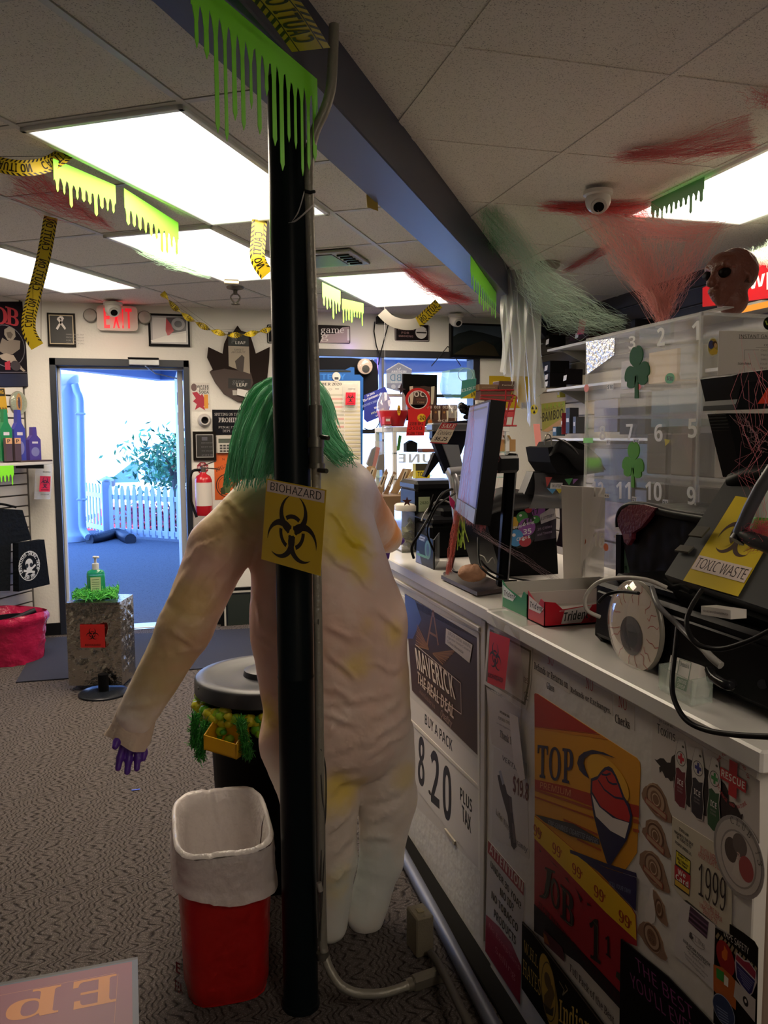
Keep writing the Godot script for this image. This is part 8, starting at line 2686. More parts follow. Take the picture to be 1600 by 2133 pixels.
	a = plate("spitting_sign","black sign reading SPITTING PROHIBITED behind the green wig","sign",[.4365,1.537,.7771,1.737],"15161c",.006)
	k = a[1]
	k.textp("SPITTING ON THE SIDEWALK",V2(.4542,1.689),V2(.3261,.0005),V2(.0006,.0226),"b0acac","s")
	k.textp("PROHIBITED",V2(.4835,1.638),V2(.2475,-.0001),V2(.0009,.0357),"b4b0b0","sb")
	k.textp("PENALTY $1.00",V2(.4823,1.588),V2(.2116,-.0005),V2(.0005,.0191),"a4a0a0","s")
	k.textp("DEPT. OF HEALTH",V2(.5147,1.559),V2(.2147,-.0008),V2(.0005,.0191),"a4a0a0","s")
	done(a)
	a = plate("small_plaque","small black plaque with a silver border, above the NO MINORS octagon","plaque",[.2806,1.335,.4597,1.565],"15120f",.02)
	k = a[1]
	k.rect(.3032,1.359,.439,1.541,"a8a6a4")
	k.rect(.3077,1.364,.4344,1.536,"16161c")
	k.rect(.3493,1.493,.393,1.522,"4c4c58")
	for i in 4:
		k.text(["DENNIS'S SMOKE SHOP","BEST OF","THE VALLEY","2016"][i],.3445,1.4705 - i*.032,.4317,1.4774 - i*.032,"7a7a80","r")
	done(a)
	a = plate("alarm_keypad","beige alarm keypad above the orange poster beside the wig","keypad",[.4668,1.393,.6537,1.531],"b9b5ac",.03,.008)
	k = a[1]
	k.rect(.478,1.472,.6435,1.507,"4a5248")
	printed(k,a[0])
	for i in 12:
		var p := V3(.4979,1.452,-6.65)+V3(.027*(i % 4),-.022*(i/4),.031)
		part("button",geo().box(p,V3(.02,.014,.006),.001),mt("3a3a3a",.5),a[0])
	a = plate("orange_poster","orange poster with black lettering and a ring emblem behind the wig","poster",[.4422,1.017,.7181,1.391],"c85a1c",.002)
	k = a[1]
	k.textp("N 25",V2(.5034,1.334),V2(.0773,-.001),V2(.0004,.0168),"3a1c0c","s")
	k.textp("ZIG-ZAG",V2(.4575,1.243),V2(.1463,.0556),V2(-.0088,.0278),"3a1c0c","sb")
	k.ring(.5403,1.131,.0858,.0908,.008,"3a1c0c")
	k.ring(.5403,1.131,.06912,.07506,.004,"3a1c0c")
	k.poly(poly2([.5179,1.192,.5479,1.203,.5707,1.154,.5628,1.069,.5151,1.071,.5046,1.131]),"4a5a2c")
	k.poly(poly2([.4862,1.108,.5163,1.125,.5267,1.058,.491,1.059]),"2c3a1c")
	done(a)
	a = board("octagon_sticker","small red NO MINORS octagon above the fire extinguisher","sticker",poly2([.3324,1.321,.3699,1.32,.3951,1.295,.394,1.254,.3675,1.228,.3301,1.229,.3074,1.255,.3084,1.296]),"8a2030",V3(0,0,-6.649),AX,.002)
	k = a[1]
	k.textp("NO",V2(.3388,1.296),V2(.0234,-.0003),V2(.0004,.0167),"d8c8c8","b")
	k.textp("MINORS",V2(.3122,1.262),V2(.0773,-.0012),V2(.0007,.0263),"d8c8c8","b")
	done(a)
	# fire extinguisher
	var c := V3(.3476,.9057,-6.65)+V3(0,0,.12)
	t = thing("fire_extinguisher","red fire extinguisher with a white label hung right of the door","extinguisher",c)
	var h := 1.1831 - c.y
	part("cylinder",geo().lathe([V2(0,0),V2(.06,0),V2(.066,.01),V2(.066,h),V2(.055,h+.03),V2(.025,h+.05),V2(.02,h+.07)],c,28),mt("b01a26",.25),t)
	g = geo()
	g.grid(func(u,v):
		var an: float = lerpf(.35,2.7,u)
		return c+V3(cos(an)*.0668,h*(.28+.66*v),sin(an)*.0668),14,2)
	part("label",g,mt("c9c2bc",.5),t)
	part("valve",geo().lathe([V2(.022,h+.06),V2(.022,h+.1),V2(0,h+.1)],c,14),mt("6a6460",.3,.6),t)
	part("lever",geo().bar(c+V3(-.02,h+.1,0),c+V3(.12,h+.085,.03),.02,.008),mt("4a4644",.3,.6),t)
	part("lever",geo().bar(c+V3(-.02,h+.105,0),c+V3(.1,h+.15,.03),.02,.008),mt("4a4644",.3,.6),t)
	part("hose",geo().tube(smooth(A3([c+V3(-.02,h+.08,0),c+V3(-.09,h+.06,.02),c+V3(-.105,h*.6,.03),c+V3(-.085,h*.25,.03),c+V3(-.06,-.01,.04)]),5),.011,8),mt("141416",.5),t)
	# sheets hung before the window
	t = thing("lottery_board","blue framed LOTTERY results board with a pale schedule before the window","board",V3(1.405,1.26,-6.3))
	part("backing",geo().prism(poly2([1.184,2.135,1.506,2.139,1.684,2.127,1.717,2.096,1.73,2.039,1.732,1.899,1.594,1.706,1.59,1.192,1.17,1.2]),V3(0,0,-6.36),AX,AY,.03),mt("17181e",.4),t)
	part("frame",geo().prism(poly2([1.182,2.036,1.453,2.041,1.496,2.063,1.525,2.061,1.525,2.004,1.571,2.005,1.597,1.98,1.583,1.192,1.17,1.2]),V3(0,0,-6.32),AX,AY,.03),mt("1a5aa8",.35),t)
	for x in [200,620]:
		part("leg",geo().boxab(V3(1.278 if x == 200 else 1.549,0,-6.36),V3(1.288 if x == 200 else 1.559,1.207,-6.38),.002),mt("17181e",.4),t)
	k = Ink.new(V3(0,0,-6.319),AX,AY)
	k.poly(poly2([1.182,2.018,1.495,2.022,1.495,2.035,1.453,2.038,1.182,2.031]),"14161c")
	k.textp("LOTTERY",V2(1.105,1.96),V2(.3473,.0047),V2(.0007,.0434),"2f7ad0","b")
	k.poly(poly2([1.181,1.952,1.57,1.957,1.57,1.302,1.172,1.308]),"cfc8bc")
	k.textp("OCTOBER 2020",V2(1.161,1.915),V2(.2577,.003),V2(.0003,.0218),"26242a","sb")
	k.rect(1.257,1.883,1.29,1.894,"a8a49c")
	k.ring(1.329,1.888,.01293,.005653,.002,"6a6660")
	k.rect(1.367,1.888,1.399,1.893,"5a5650")
	k.rect(1.247,1.306,1.287,1.862,"a8a8a0")
	for i in 17:
		k.rect(1.3100,1.8352 - .031*i,1.4355,1.8514 - .031*i,["b4b0a0","c89a90","b0ae9a","c89a90","c2bca8"][i % 5])
		k.rect(1.4439,1.8352 - .031*i,1.5687,1.8514 - .031*i,["cabf9e","c4b898"][i % 2])
	printed(k,t)
	eye_disc("eye_ornament","small round glass eye hung at the lottery board's top corner",V3(1.609,2.069,-6.3)+V3(0,0,-.018),AX,AY,.062,V2(.006,-.02),.031,["b8a59a","8a6a60","1c1414","0c0a0a",1.0,.6],"round glass eyes")
	hazard_pouch(V3(1.417,1.718,-6.3)+V3(0,0,-.017),V3(.125,0,0),V3(.008,.22,0),"clear bag with a red hazard label hung on the lottery schedule")
	hazard_pouch(V3(1.178,1.73,-6.3)+V3(0,0,-.017),V3(.06,0,0),V3(.0,.2,0),"sliver of a red hazard bag beside the post on the lottery schedule")
	t = thing("clip_tag","white round hanging tag at the top of the lottery schedule","tag",V3(1.377,1.958,-6.3))
	part("disc",geo().prism(ring_pts(V2(1.378,1.986),.033,.035),V3(0,0,-6.314),AX,AY,.004),mt("d0ccc8",.4),t)
	k = Ink.new(V3(0,0,-6.3138),AX,AY)
	k.rect(1.363,1.963,1.395,1.982,"3a3c40")
	printed(k,t)
	a = board("winner_sign","tilted blue sign about a 2018 lottery win, hung by a wire before the window","sign",poly2([1.545,1.832,1.713,1.898,1.761,1.784,1.741,1.695,1.569,1.625,1.543,1.65]),"1d2a86",V3(0,0,-6.1),AX,.004)
	k = a[1]
	k.textp("In 2018",V2(1.569,1.82),V2(.0607,.0233),V2(-.0037,.0141),"d8d8e4","sb")
	k.textp("The Customers of",V2(1.538,1.779),V2(.1448,.0566),V2(-.005,.0185),"d8d8e4","sb")
	k.textp("DENNIS'S SMOKE SHOP",V2(1.531,1.737),V2(.1975,.0754),V2(-.005,.0154),"8a96c8","sb")
	k.textp("Won",V2(1.626,1.725),V2(.0389,.015),V2(-.0038,.0149),"d8d8e4","sb")
	k.textp("$93,890.00 !",V2(1.602,1.681),V2(.1156,.0438),V2(-.0037,.0173),"b4b8a0","sb")
	k.textp("LOTTERY",V2(1.64,1.669),V2(.0553,.02),V2(-.0025,.0112),"d8d8e4","b")
	done(a,.3)
	part("hanging_thread",geo().tube(A3([V3(1.713,1.896,-6.1),V3(1.713,1.896,-6.1)*V3(1,0,1)+V3(0,2.53,0)]),.0012,4),mt("8a8a90",.5),a[0])
	part("wire",geo().tube(smooth(A3([V3(1.543,1.582,-6.1),V3(1.588,1.565,-6.1),V3(1.64,1.582,-6.1),V3(1.666,1.625,-6.1),V3(1.663,1.663,-6.1)]),5),.004,5),mt("1c1c1e",.4),a[0])
	# decal and lettering on the panes, led strip
	a = board("window_decal","hexagonal CBD decal on the window, lettering mirrored from inside","decal",poly2([1.899,2.076,2.009,2.14,2.125,2.085,2.121,1.936,2.051,1.887,1.9,1.928]),"8f96b4",V3(0,0,-6.7165),AX,.001)
	k = a[1]
	k.poly(poly2([1.901,2.053,2.121,2.059,2.121,1.971,1.9,1.968]),"aeb8cc")
	k.line(poly2([1.899,2.076,2.009,2.14,2.125,2.085]),.008,"dce0ea")
	k.textp("MEDTERRA",V2(2.076,2.058),V2(-.1322,-.0021),V2(.0001,.0191),"e0e4ee","b")
	k.textp("CBD",V2(2.085,1.99),V2(-.1524,-.002),V2(.0002,.0554),"5a80a8","r")
	k.textp("SOLD HERE",V2(2.083,1.973),V2(-.1457,-.0018),V2(0,.0128),"d0d8e4","b")
	k.poly(poly2([1.99,2.101,2.007,2.084,2.027,2.106,2.024,2.089,2.007,2.082,1.996,2.086]),"dce0ea")
	k.ell(1.961,1.94,.02011,.01912,"bcc2d4")
	k.ell(2.023,1.938,.02021,.01917,"bcc2d4")
	done(a)
	k = Ink.new(V3(0,0,-6.717),AX,AY)
	k.textp("UNE",V2(2.312,1.287),V2(-.3089,.0043),V2(.0001,.0766),"c4d0dc","b")
	solo("window_lettering",k.g,vmat(.5),"large pale letters on the window glass, mirrored, behind the showcase","lettering")
	t = thing("led_strip","purple glowing light strip round the left window pane","light strip",V3(1.568,2.232,-6.71))
	var lm := mt("b090ff",.4).duplicate()
	lm.emission_enabled = true
	lm.emission = Color("8a5cff")
	lm.emission_energy_multiplier = 1.4
	part("strip",geo().boxab(V3(1.27,2.228,-6.71),V3(1.821,2.231,-6.71)+V3(0,0,.02),.002),lm,t)
	part("strip",geo().boxab(V3(1.817,2.238,-6.71),V3(1.821,1.949,-6.71)+V3(0,0,.02),.001),lm,t)
	var pl := OmniLight3D.new()
	pl.name = "strip_light"
	pl.light_color = Color("9a6cff")
	pl.light_energy = .012
	pl.light_size = .1
	pl.omni_range = 10.0
	pl.omni_attenuation = 2.0
	pl.shadow_enabled = true
	pl.position = V3(0,-.01,.08)
	t.add_child(pl)
	t = thing("hanging_sign_wires","thin wires slanting from a hook down to the cone display before the window","wire",V3(2.405,2.267,-6.71))
	for q in [[V3(2.414,2.278,-6.71),V3(2.267,2.109,-6.71)],[V3(2.416,2.278,-6.71),V3(2.532,2.114,-6.71)]]:
		part("wire",geo().tube(A3([q[0]+V3(0,0,.1),q[1]+V3(0,0,.1)]),.004,5),mt("222226",.5),t)
	a = plate("yellow_sheet","yellow sheet with black print on the far wall behind the hanging plastic","poster",[2.811,1.761,3.212,2.038],"c2a21c",.002)
	k = a[1]
	k.rect(3.118,1.761,3.212,1.811,"1c1a14")
	k.biohazard(V2(3.007,1.907).x,V2(3.007,1.907).y,.09,"2a2410","c2a21c")
	done(a)
	# left slat wall things
	var U := bp(1,0,0)
	var o := bp(0,-4.366,0)
	a = board("lion_poster","dark poster of a lion-headed figure under red JOB lettering on the left slat wall","poster",poly2([4.606,2.454,5.08,2.527,5.116,1.903,4.566,1.864]),"15121a",o,U,.002)
	k = a[1]
	k.textp("B",V2(4.899,2.342),V2(.1319,-.0076),V2(.0061,.1256),"a8303c","sb")
	k.textp("O",V2(4.748,2.333),V2(.1704,-.0011),V2(.0061,.1226),"a8303c","sb")
	k.ring(4.897,2.183,.1843,.1486,.006,"6a6a74")
	k.poly(poly2([4.884,2.299,4.937,2.328,4.987,2.312,4.994,2.261,4.95,2.218,4.91,2.229,4.881,2.262]),"8d867c")
	k.poly(poly2([4.903,2.28,4.944,2.292,4.969,2.273,4.946,2.24,4.916,2.244]),"5a534c")
	k.poly(poly2([4.86,2.238,4.909,2.221,4.972,2.236,5.04,2.236,5.031,2.175,4.955,2.13,4.872,2.122,4.814,2.145]),"7a7268")
	k.poly(poly2([4.811,2.108,4.893,2.131,4.965,2.123,4.994,2.088,5.049,2.04,5.08,2.019,5.058,2.012,4.981,2.05,4.93,2.068,4.85,2.083]),"a09488")
	k.poly(poly2([4.873,2.063,4.926,2.082,4.927,2.015,4.875,2.011]),"a8283c")
	k.ell(4.981,2.049,.05055,.03625,"3a3438")
	k.line(poly2([4.583,1.971,5.106,2.01]),.006,"55505a")
	k.poly(poly2([4.575,1.96,5.108,1.999,5.115,1.908,4.569,1.871]),"1a2038")
	done(a)
	eye_disc("eye_ornament","green and orange cat's-eye glass disc on the left slat wall",V3(-.9733,1.779,-6.549),U,AY,.085,V2(0,0),.03,["8f9a84","7a7a3c","b8853a","2a1838",2.3,.45],"round glass eyes")
	a = board("yellow_wall_sign","yellow hazard sign cut off by the left edge above the bottles","sign",poly2([4.669,1.866,4.848,1.878,4.869,1.703,4.658,1.697]),"c29a22",o+bp(0,.01,0),U,.003)
	k = a[1]
	k.poly(poly2([4.669,1.865,4.844,1.875,4.849,1.821,4.666,1.812]),"2a2212")
	k.textp("WARNING",V2(4.696,1.83),V2(.14,.007),V2(-.0021,.0266),"c29a22","b")
	k.textp("HAZARD",V2(4.717,1.708),V2(.1431,.0013),V2(-0,.0291),"2a2212","b")
	done(a)
	var sh := V3(-.948,1.355,-6.107)
	t = thing("left_shelf","narrow white shelf on the left slat wall carrying coloured bottles","shelf",sh)
	var w0 := V3(-.8273,1.347,-6.517)
	var sy := w0.y
	var sE := w0.x*.5407 - w0.z*.8412
	var bx := Basis(U,AY,bp(0,1,0))
	part("board",geo().add(geo().boxab(V3(sE - 1.6,sy - .02,-4.365),V3(sE - .02,sy,-4.1),.002),Transform3D(bx,OO)),mt("c4c2c0",.4),t)
	part("bracket",geo().add(geo().boxab(V3(sE - .1,sy - .05,-4.365),V3(sE - .09,sy - .02,-4.12),.002),Transform3D(bx,OO)),mt("3a3a3c",.4),t)
	part("tray_lip",geo().add(geo().boxab(V3(sE - .3,sy,-4.3),V3(sE+.03,sy+.012,-4.14),.004),Transform3D(bx,OO)),mt("3a2a26",.5),t)
	for q in [[-.02,"4a3a8c","purple bottle-shaped carton standing right of the tall displays",.24,.06],[-.17,"3a3f9a","purple tall display card with a rounded hook top",.36,.055],[-.3,"1f7a4a","green tall display card beside the purple one",.36,.055]]:
		var p: Vector3 = bx*V3(sE - .06+q[0],sy+.012,-4.2)
		t = thing("bottle_display",q[2],"display",p,"displays on the left shelf")
		var hh: float = q[3]
		var ww: float = q[4]
		part("card",geo().prism(poly2([-ww,0,ww,0,ww,hh*.62,ww*.4,hh*.75,ww*.3,hh,-ww*.3,hh,-ww*.4,hh*.75,-ww,hh*.62]),p,U,AY,.03),mt(q[1],.35),t)
		k = Ink.new(p,U,AY)
		k.rect(-ww*.5,hh*.5,ww*.5,hh*.56,"c8c4d0")
		k.ell(0,hh*.25,ww*.7,hh*.14,"7a7ab0" if q[1] != "1f7a4a" else "4aa06a")
		printed(k,t,.4)
	for i in 2:
		var p: Vector3 = bx*V3(sE - .3 - .085*i,sy+.012,-4.16)
		t = thing("flavor_pack","small tan-topped pack in front of the green display, %s" % ["nearer the door","at the picture's edge"][i],"pack",p,"tan-topped packs")
		part("pack",geo().prism(poly2([-.03,0,.03,0,.03,.16,-.03,.16]),p,U,AY,.02),mt("4a3a44",.4),t)
		k = Ink.new(p,U,AY)
		k.rect(-.03,.12,.03,.16,"c89a72")
		k.text("P",-.015,.128,.012,.152,"3a2a2c")
		printed(k,t)
	o = V3(-.8818,1.074,-6.396)
	hazard_pouch(o,V3(.0963,-.013,-.1497),V3(.0196,.258,-.0306),"clear bag with a red hazard label hung below the left shelf's end")
	# black tote bags
	for q in [["front",poly2([4.673,.7815,4.936,.7754,4.974,.4355,4.655,.4389]),-4.14],["rear",poly2([4.426,1.045,4.58,1.033,4.797,1.004,4.874,.7816,4.669,.776,4.639,.4449,4.389,.4847]),-4.2]]:
		t = thing("tote_bag","black cloth tote bag %s on the left slat wall" % ("with a white skull badge" if q[0] == "front" else "behind the skull-printed one"),"bag",bp(sE - .3,q[2],.457),"black tote bags")
		part("bag",geo().prism(q[1],bp(0,q[2],0),U,AY,.05),bumpy("14181e",.75,ntex(.03,256,3,true),3.0,.5),t)
		if q[0] == "front":
			k = Ink.new(bp(0,q[2]+.0005,0),U,AY)
			var e := [4.769,.6052,.102,.1035]
			k.ring(e[0],e[1],e[2],e[3],.006,"c8ccd0")
			k.arc("DENNIS'S SMOKE SHOP",e[0],e[1],e[2]*.74,e[3]*.74,PI+.5,-.5,.032,"c8ccd0","sb")
			k.arc("EST. 1993",e[0],e[1],e[2]*.92,e[3]*.92,PI+.95,TAU - .95,.03,"c8ccd0","sb",false)
			k.ell(e[0] - .004,e[1]+.02,e[2]*.36,e[3]*.32,"c8ccd0")
			k.rect(e[0] - .03,e[1] - .05,e[0]+.022,e[1]+.0,"c8ccd0")
			k.ell(e[0] - .025,e[1]+.005,.014,.016,"14181e")
			k.ell(e[0]+.016,e[1]+.005,.014,.016,"14181e")
			k.line(A2([V2(e[0] - e[2]*.6,e[1] - e[3]*.25),V2(e[0]+e[2]*.5,e[1] - e[3]*.5)]),.016,"c8ccd0")
			k.line(A2([V2(e[0]+e[2]*.6,e[1] - e[3]*.0),V2(e[0] - e[2]*.4,e[1] - e[3]*.55)]),.016,"c8ccd0")
			printed(k,t,.6)
		else:
			part("handle",geo().tube(smooth(A3([bp(sE - .5,-4.2,1.029),bp(sE - .42,-4.24,1.062),bp(sE - .3,-4.2,1.029)]),5),.008,6),mt("101216",.7),t)

# barricade tape along a path, facing n
func tape(label: String,path: PackedVector3Array,n: Vector3,half: float,start := .0,flip := false,twist := .0,plain_to := .0) -> void:
	var c := smooth(path,6)
	var t := thing("caution_tape",label,"tape",c[0],"yellow caution tape")
	var L := [.0]
	for i in range(1,c.size()):
		L.append(L[i - 1]+c[i].distance_to(c[i - 1]))
	var total: float = L[L.size() - 1]
	var at := func(u: float,v: float,e: float) -> Vector3:
		var i := 0
		while i < c.size() - 2 and L[i+1] < u:
			i += 1
		var f: float = clampf((u - L[i])/maxf(L[i+1] - L[i],1e-6),0,1)
		var d0: Vector3 = (c[mini(i+1,c.size() - 1)] - c[maxi(i - 1,0)]).normalized()
		var d1: Vector3 = (c[mini(i+2,c.size() - 1)] - c[i]).normalized()
		var d := d0.lerp(d1,f).normalized()
		var w := n.cross(d).normalized().rotated(d,twist*u)
		return c[i].lerp(c[i+1],f)+w*(-v if flip else v)+d.cross(w)*(-e if flip else e)*-1.0
	var g := geo()
	var nu := maxi(int(total/.02),4)
	g.grid(func(u,v): return at.call(u*total,(v*2.0 - 1.0)*half,.0),nu,2)
	part("ribbon",g,mt("c4ab1c",.4),t)
	if plain_to > .0:
		g = geo()
		g.grid(func(u,v): return at.call(u*plain_to,(v*2.0 - 1.0)*half,.0006),12,2)
		g.grid(func(u,v): return at.call(u*plain_to,(v*2.0 - 1.0)*half,-.0006),12,2)
		part("reverse_side",g,mt("b9b6ae",.5),t)
	for s in [1.0,-1.0]:
		var k := Ink.new(OO,AX,AY)
		k.eps = .00012
		k.bend = func(u,v,e): return at.call(u,v,e*s)
		var u := plain_to+.01
		while u < total - half*.6:
			for b in [[.66,1.0,.36],[-1.0,-.66,-.36]]:
				k.k = 2
				k.poly(A2([V2(u,b[0]*half),V2(u+half*.28,b[0]*half),V2(u+half*.28+half*b[2],b[1]*half),V2(u+half*b[2],b[1]*half)]),"191508")
			u += half*.62
		for b in [-.62,.62]:
			k.k = 2
			k.line(A2([V2(plain_to,b*half),V2(total*.5,b*half),V2(total,b*half)]),half*.06,"191508")
		u = plain_to+start
		while u < total - half*4.6:
			k.k = 3
			for i in 7:
				var w := half*.6
				if s > .0:
					k.textp("CAUTION"[i],V2(u+w*1.18*i,-.54*half),V2(w*(.45 if i == 4 else 1.0),0),V2(0,1.08*half),"191508","b")
				else:
					k.textp("CAUTION"[6 - i],V2(u+w*1.18*i+w,-.54*half),V2(-w*(.45 if i == 2 else 1.0),0),V2(0,1.08*half),"191508","b")
			u += half*6.3
		part("print",k.g,vmat(.4),t)

func slime(label: String,a: Vector3,b: Vector3,drop: float,fingers: int,hex: String,seed_: int,band := .36) -> void:
	rng.seed = seed_
	var down := Vector3.DOWN
	var U := b - a
	var p := A2([V2(0,0),V2(0,band+.1*rng.randf())])
	for i in fingers:
		var x0 := (i+.12)/float(fingers)
		var x1 := (i+.88)/float(fingers)
		var m := (x0+x1)/2
		var len := maxf(rng.randf_range(.55,1.0) if rng.randf() < .7 else rng.randf_range(.42,.6),band+.3)
		var w := (x1 - x0)*rng.randf_range(.18,.36)
		p.append_array(A2([V2(x0,band+.06*rng.randf()),V2(m - w,band+.14),V2(m - w*1.1,len - .06),V2(m,len),V2(m+w*1.1,len - .06),V2(m+w,band+.14),V2(x1,band - .02+.06*rng.randf())]))
	p.append(V2(1,.42))
	p.append(V2(1,0))
	var g := geo().prism(p,a,U,down*drop,.0012)
	var m2: StandardMaterial3D = mt(hex,.5).duplicate()
	m2.backlight_enabled = true
	m2.backlight = Color(.5,.5,.5)
	solo("slime_cutout",g,m2,label,"decoration","green slime cut-outs")

# stretched web fibres between two lines of anchors
func web(label: String,a: PackedVector3Array,b: PackedVector3Array,n: int,r: float,hex: String,mess: float,seed_: int,sag := .03,alpha := .0) -> void:
	rng.seed = seed_
	var ca := smooth(a,8)
	var cb := smooth(b,8)
	var t := thing("cobweb",label,"cobweb",a[0],"stretched cobweb decoration")
	var g := geo()
	for i in int(n*(.5 if sag < .025 and sag > .0 else .8)):
		var p0 := ca[rng.randi() % ca.size()]+V3(rng.randfn(),rng.randfn(),rng.randfn())*mess*.4
		var p1 := cb[rng.randi() % cb.size()]+V3(rng.randfn(),rng.randfn(),rng.randfn())*mess*.3
		var q := PackedVector3Array()
		var o := V3(rng.randfn(),rng.randfn(),rng.randfn())*20.0
		for j in 9:
			var f := j/8.0
			var w := V3(noise.get_noise_3dv(o+V3(f*2.5,0,0)),noise.get_noise_3dv(o+V3(0,f*2.5,0)),noise.get_noise_3dv(o+V3(0,0,f*2.5)))
			q.append(p0.lerp(p1,f)+w*mess*sin(f*PI)*1.6+V3(0,-sag*sin(f*PI),0))
		g.tube(q,r*rng.randf_range(.22,.55),3,false)
	var m := mt(hex,.8).duplicate()
	m.backlight_enabled = true
	m.backlight = Color(.6,.6,.6)
	part("fibre",g,m,t).set_meta("kind","stuff")
	if alpha > .0:
		g = geo()
		g.grid(func(u,v):
			var p: Vector3 = ca[int(u*(ca.size() - 1))].lerp(cb[int(u*(cb.size() - 1))],v)
			return p+V3(0,-sag*sin(v*PI),0)+Vector3.ONE*mess*.4*noise.get_noise_3dv(p*6.0),20,14)
		part("gauze",g,film(hex,alpha*.8,.9),t)

func dome_camera(label: String,at: Vector3,look: Vector3,r: float) -> void:
	var t := thing("dome_camera",label,"camera",at,"white ceiling cameras")
	part("mount",geo().lathe([V2(0,0),V2(r*1.15,0),V2(r*1.15,-r*.3),V2(r*.9,-r*.45)],at,28),mt("c4c0bb",.4),t)
	var c := at+V3(0,-r*.75,0)
	part("ball",geo().ball(c,Vector3.ONE*r,24),mt("cac6c1",.35),t)
	var l := look.normalized()
	part("collar",geo().tube(A3([c+l*r*.7,c+l*r*1.02]),r*.62,20),mt("b9b5b0",.4),t)
	part("lens",geo().tube(A3([c+l*r*.98,c+l*r*1.05]),r*.42,18),mt("101012",.1),t)

func build_decorations() -> void:
	var S := V3(0,0,1)
	# tapes
	tape("caution tape stuck along the beam's underside above the black post",poly3([.211,2.352,-1.603,.2743,2.352,-1.699,.3539,2.352,-1.845]),Vector3.DOWN,.044,.03)
	tape("caution tape looping down from the big light panel at the left edge",poly3([-.5464,2.476,-3.214,-.4337,2.452,-3.181,-.342,2.482,-3.21,-.2656,2.557,-3.248,-.2304,2.645,-3.299,-.1912,2.702,-3.293]),S,.027,.03,true)
	tape("long caution tape dangling at the left above the lion poster",poly3([-.4367,2.527,-4.127,-.4767,2.333,-4.12,-.5247,2.157,-4.116,-.5446,2.053,-4.081,-.5394,1.985,-4.052,-.5075,1.926,-4.038]),S,.03,.01)
	tape("short caution tape hanging just left of the black post",poly3([.4971,2.526,-3.918,.4877,2.427,-3.912,.4828,2.338,-3.905,.5286,2.276,-3.938]),S,.035,.06,true)
	tape("twisted caution tape drooping from the ceiling to the leaf sign",poly3([.0709,2.509,-5.912,.1785,2.398,-5.976,.3369,2.311,-6.028,.5,2.248,-5.976,.6649,2.248,-5.93,.852,2.301,-5.987]),S,.022,.05,false,26.0)
	tape("caution tape with a white reverse hung before the smoking plate",poly3([1.413,2.306,-5.102,1.471,2.25,-5.081,1.559,2.225,-5.054,1.633,2.237,-5.034,1.703,2.298,-5.02,1.767,2.358,-5.008]),S,.034,.02,false,.0,.26)
	tape("twisted caution tape crossing the ceiling at the upper right",poly3([1.5,2.671,-2.423,1.565,2.656,-2.382,1.637,2.645,-2.309,1.719,2.654,-2.235,1.802,2.652,-2.108]),V3(0,-.6,.8),.024,.05,false,9.0)
	solo("tape_end",geo().prism(poly2([0,0,1,0,1,1,0,1]),V3(.767,2.34,-2.956),V3(.8193,2.34,-2.995) - V3(.767,2.34,-2.956),V3(.7503,2.37,-2.904) - V3(.767,2.34,-2.956),.001),mt("8a7418",.5),"small yellow tape scrap on the beam's left edge","tape")
	# slime cut-outs
	slime("big green slime cut-out on the beam left of the tape",V3(.0852,2.358,-1.615),V3(.3966,2.358,-2),.27,16,"86f02a",3,.16)
	slime("green slime cut-out under the left end of the big light panel",V3(-.3242,2.5,-3.2),V3(-.1252,2.5,-3.468),.17,10,"86f02a",12)
	slime("green slime cut-out under the middle of the big light panel",V3(-.0939,2.5,-3.498),V3(.128,2.5,-3.979),.2,10,"86f02a",17)
	slime("small green slime cut-out right of the post below the far light",V3(1.055,2.5,-5.233),V3(1.235,2.5,-5.505),.22,6,"86f02a",22)
	slime("tangled green slime cut-out left of the white-backed caution tape",V3(1.272,2.47,-5.625),V3(1.467,2.47,-5.786),.17,8,"8aea3a",26)
	slime("narrow green slime cut-out on the beam's right edge near its far end",V3(1.46,2.37,-3.687),V3(1.975,2.37,-4.571),.22,12,"86f02a",31)
	slime("dark green slime cut-out at the corner of the right light panel",V3(2.077,2.505,-3.151),V3(2.082,2.505,-2.805),.12,11,"1f9a24",37)
	slime("green slime cut-out hanging from the left shelf",V3(-1.045,1.331,-5.957),V3(-.9538,1.332,-6.099),.17,5,"86f02a",41)
	# webs
	web("red web smeared on the ceiling left of the big light panel",poly3([-.5507,2.51,-3.737,-.478,2.51,-3.494,-.4049,2.51,-3.333]),poly3([-.3138,2.51,-3.781,-.2316,2.51,-3.992,-.1638,2.51,-4.22]),240,.0011,"d84048",.05,2,.02,.12)
	web("large pink web stretched from the right ceiling down to the ticket case",poly3([1.33,2.208,-2.406,1.377,2.154,-2.283,1.403,2.093,-2.166,1.48,2.074,-2.091,1.565,2.099,-2.018]),poly3([1.32,1.849,-1.958,1.317,1.81,-1.934,1.343,1.849,-1.952]),520,.0008,"f2a498",.035,5,.0,.1)
	web("pink web along the right light panel's corner",poly3([1.878,2.5,-3.335,2.057,2.5,-3.37,2.074,2.5,-3.208]),poly3([1.506,2.173,-2.354,1.557,2.09,-2.175,1.597,2.112,-2.062]),240,.0009,"f0a096",.03,6,.03,.08)
	web("bright red web smeared on the ceiling beside the dome camera",poly3([1.65,2.512,-3.361,1.777,2.512,-3.344]),poly3([2.021,2.512,-3.393,2.088,2.512,-3.211,2.2,2.512,-3.381]),300,.0011,"e83a40",.03,7,.005,.25)
	web("faint red web on the ceiling at the upper right",poly3([1.634,2.51,-2.724,1.688,2.51,-2.648]),poly3([1.834,2.51,-2.261,2.053,2.51,-2.488,1.98,2.51,-2.436]),260,.0009,"d85058",.03,8,.01,.08)
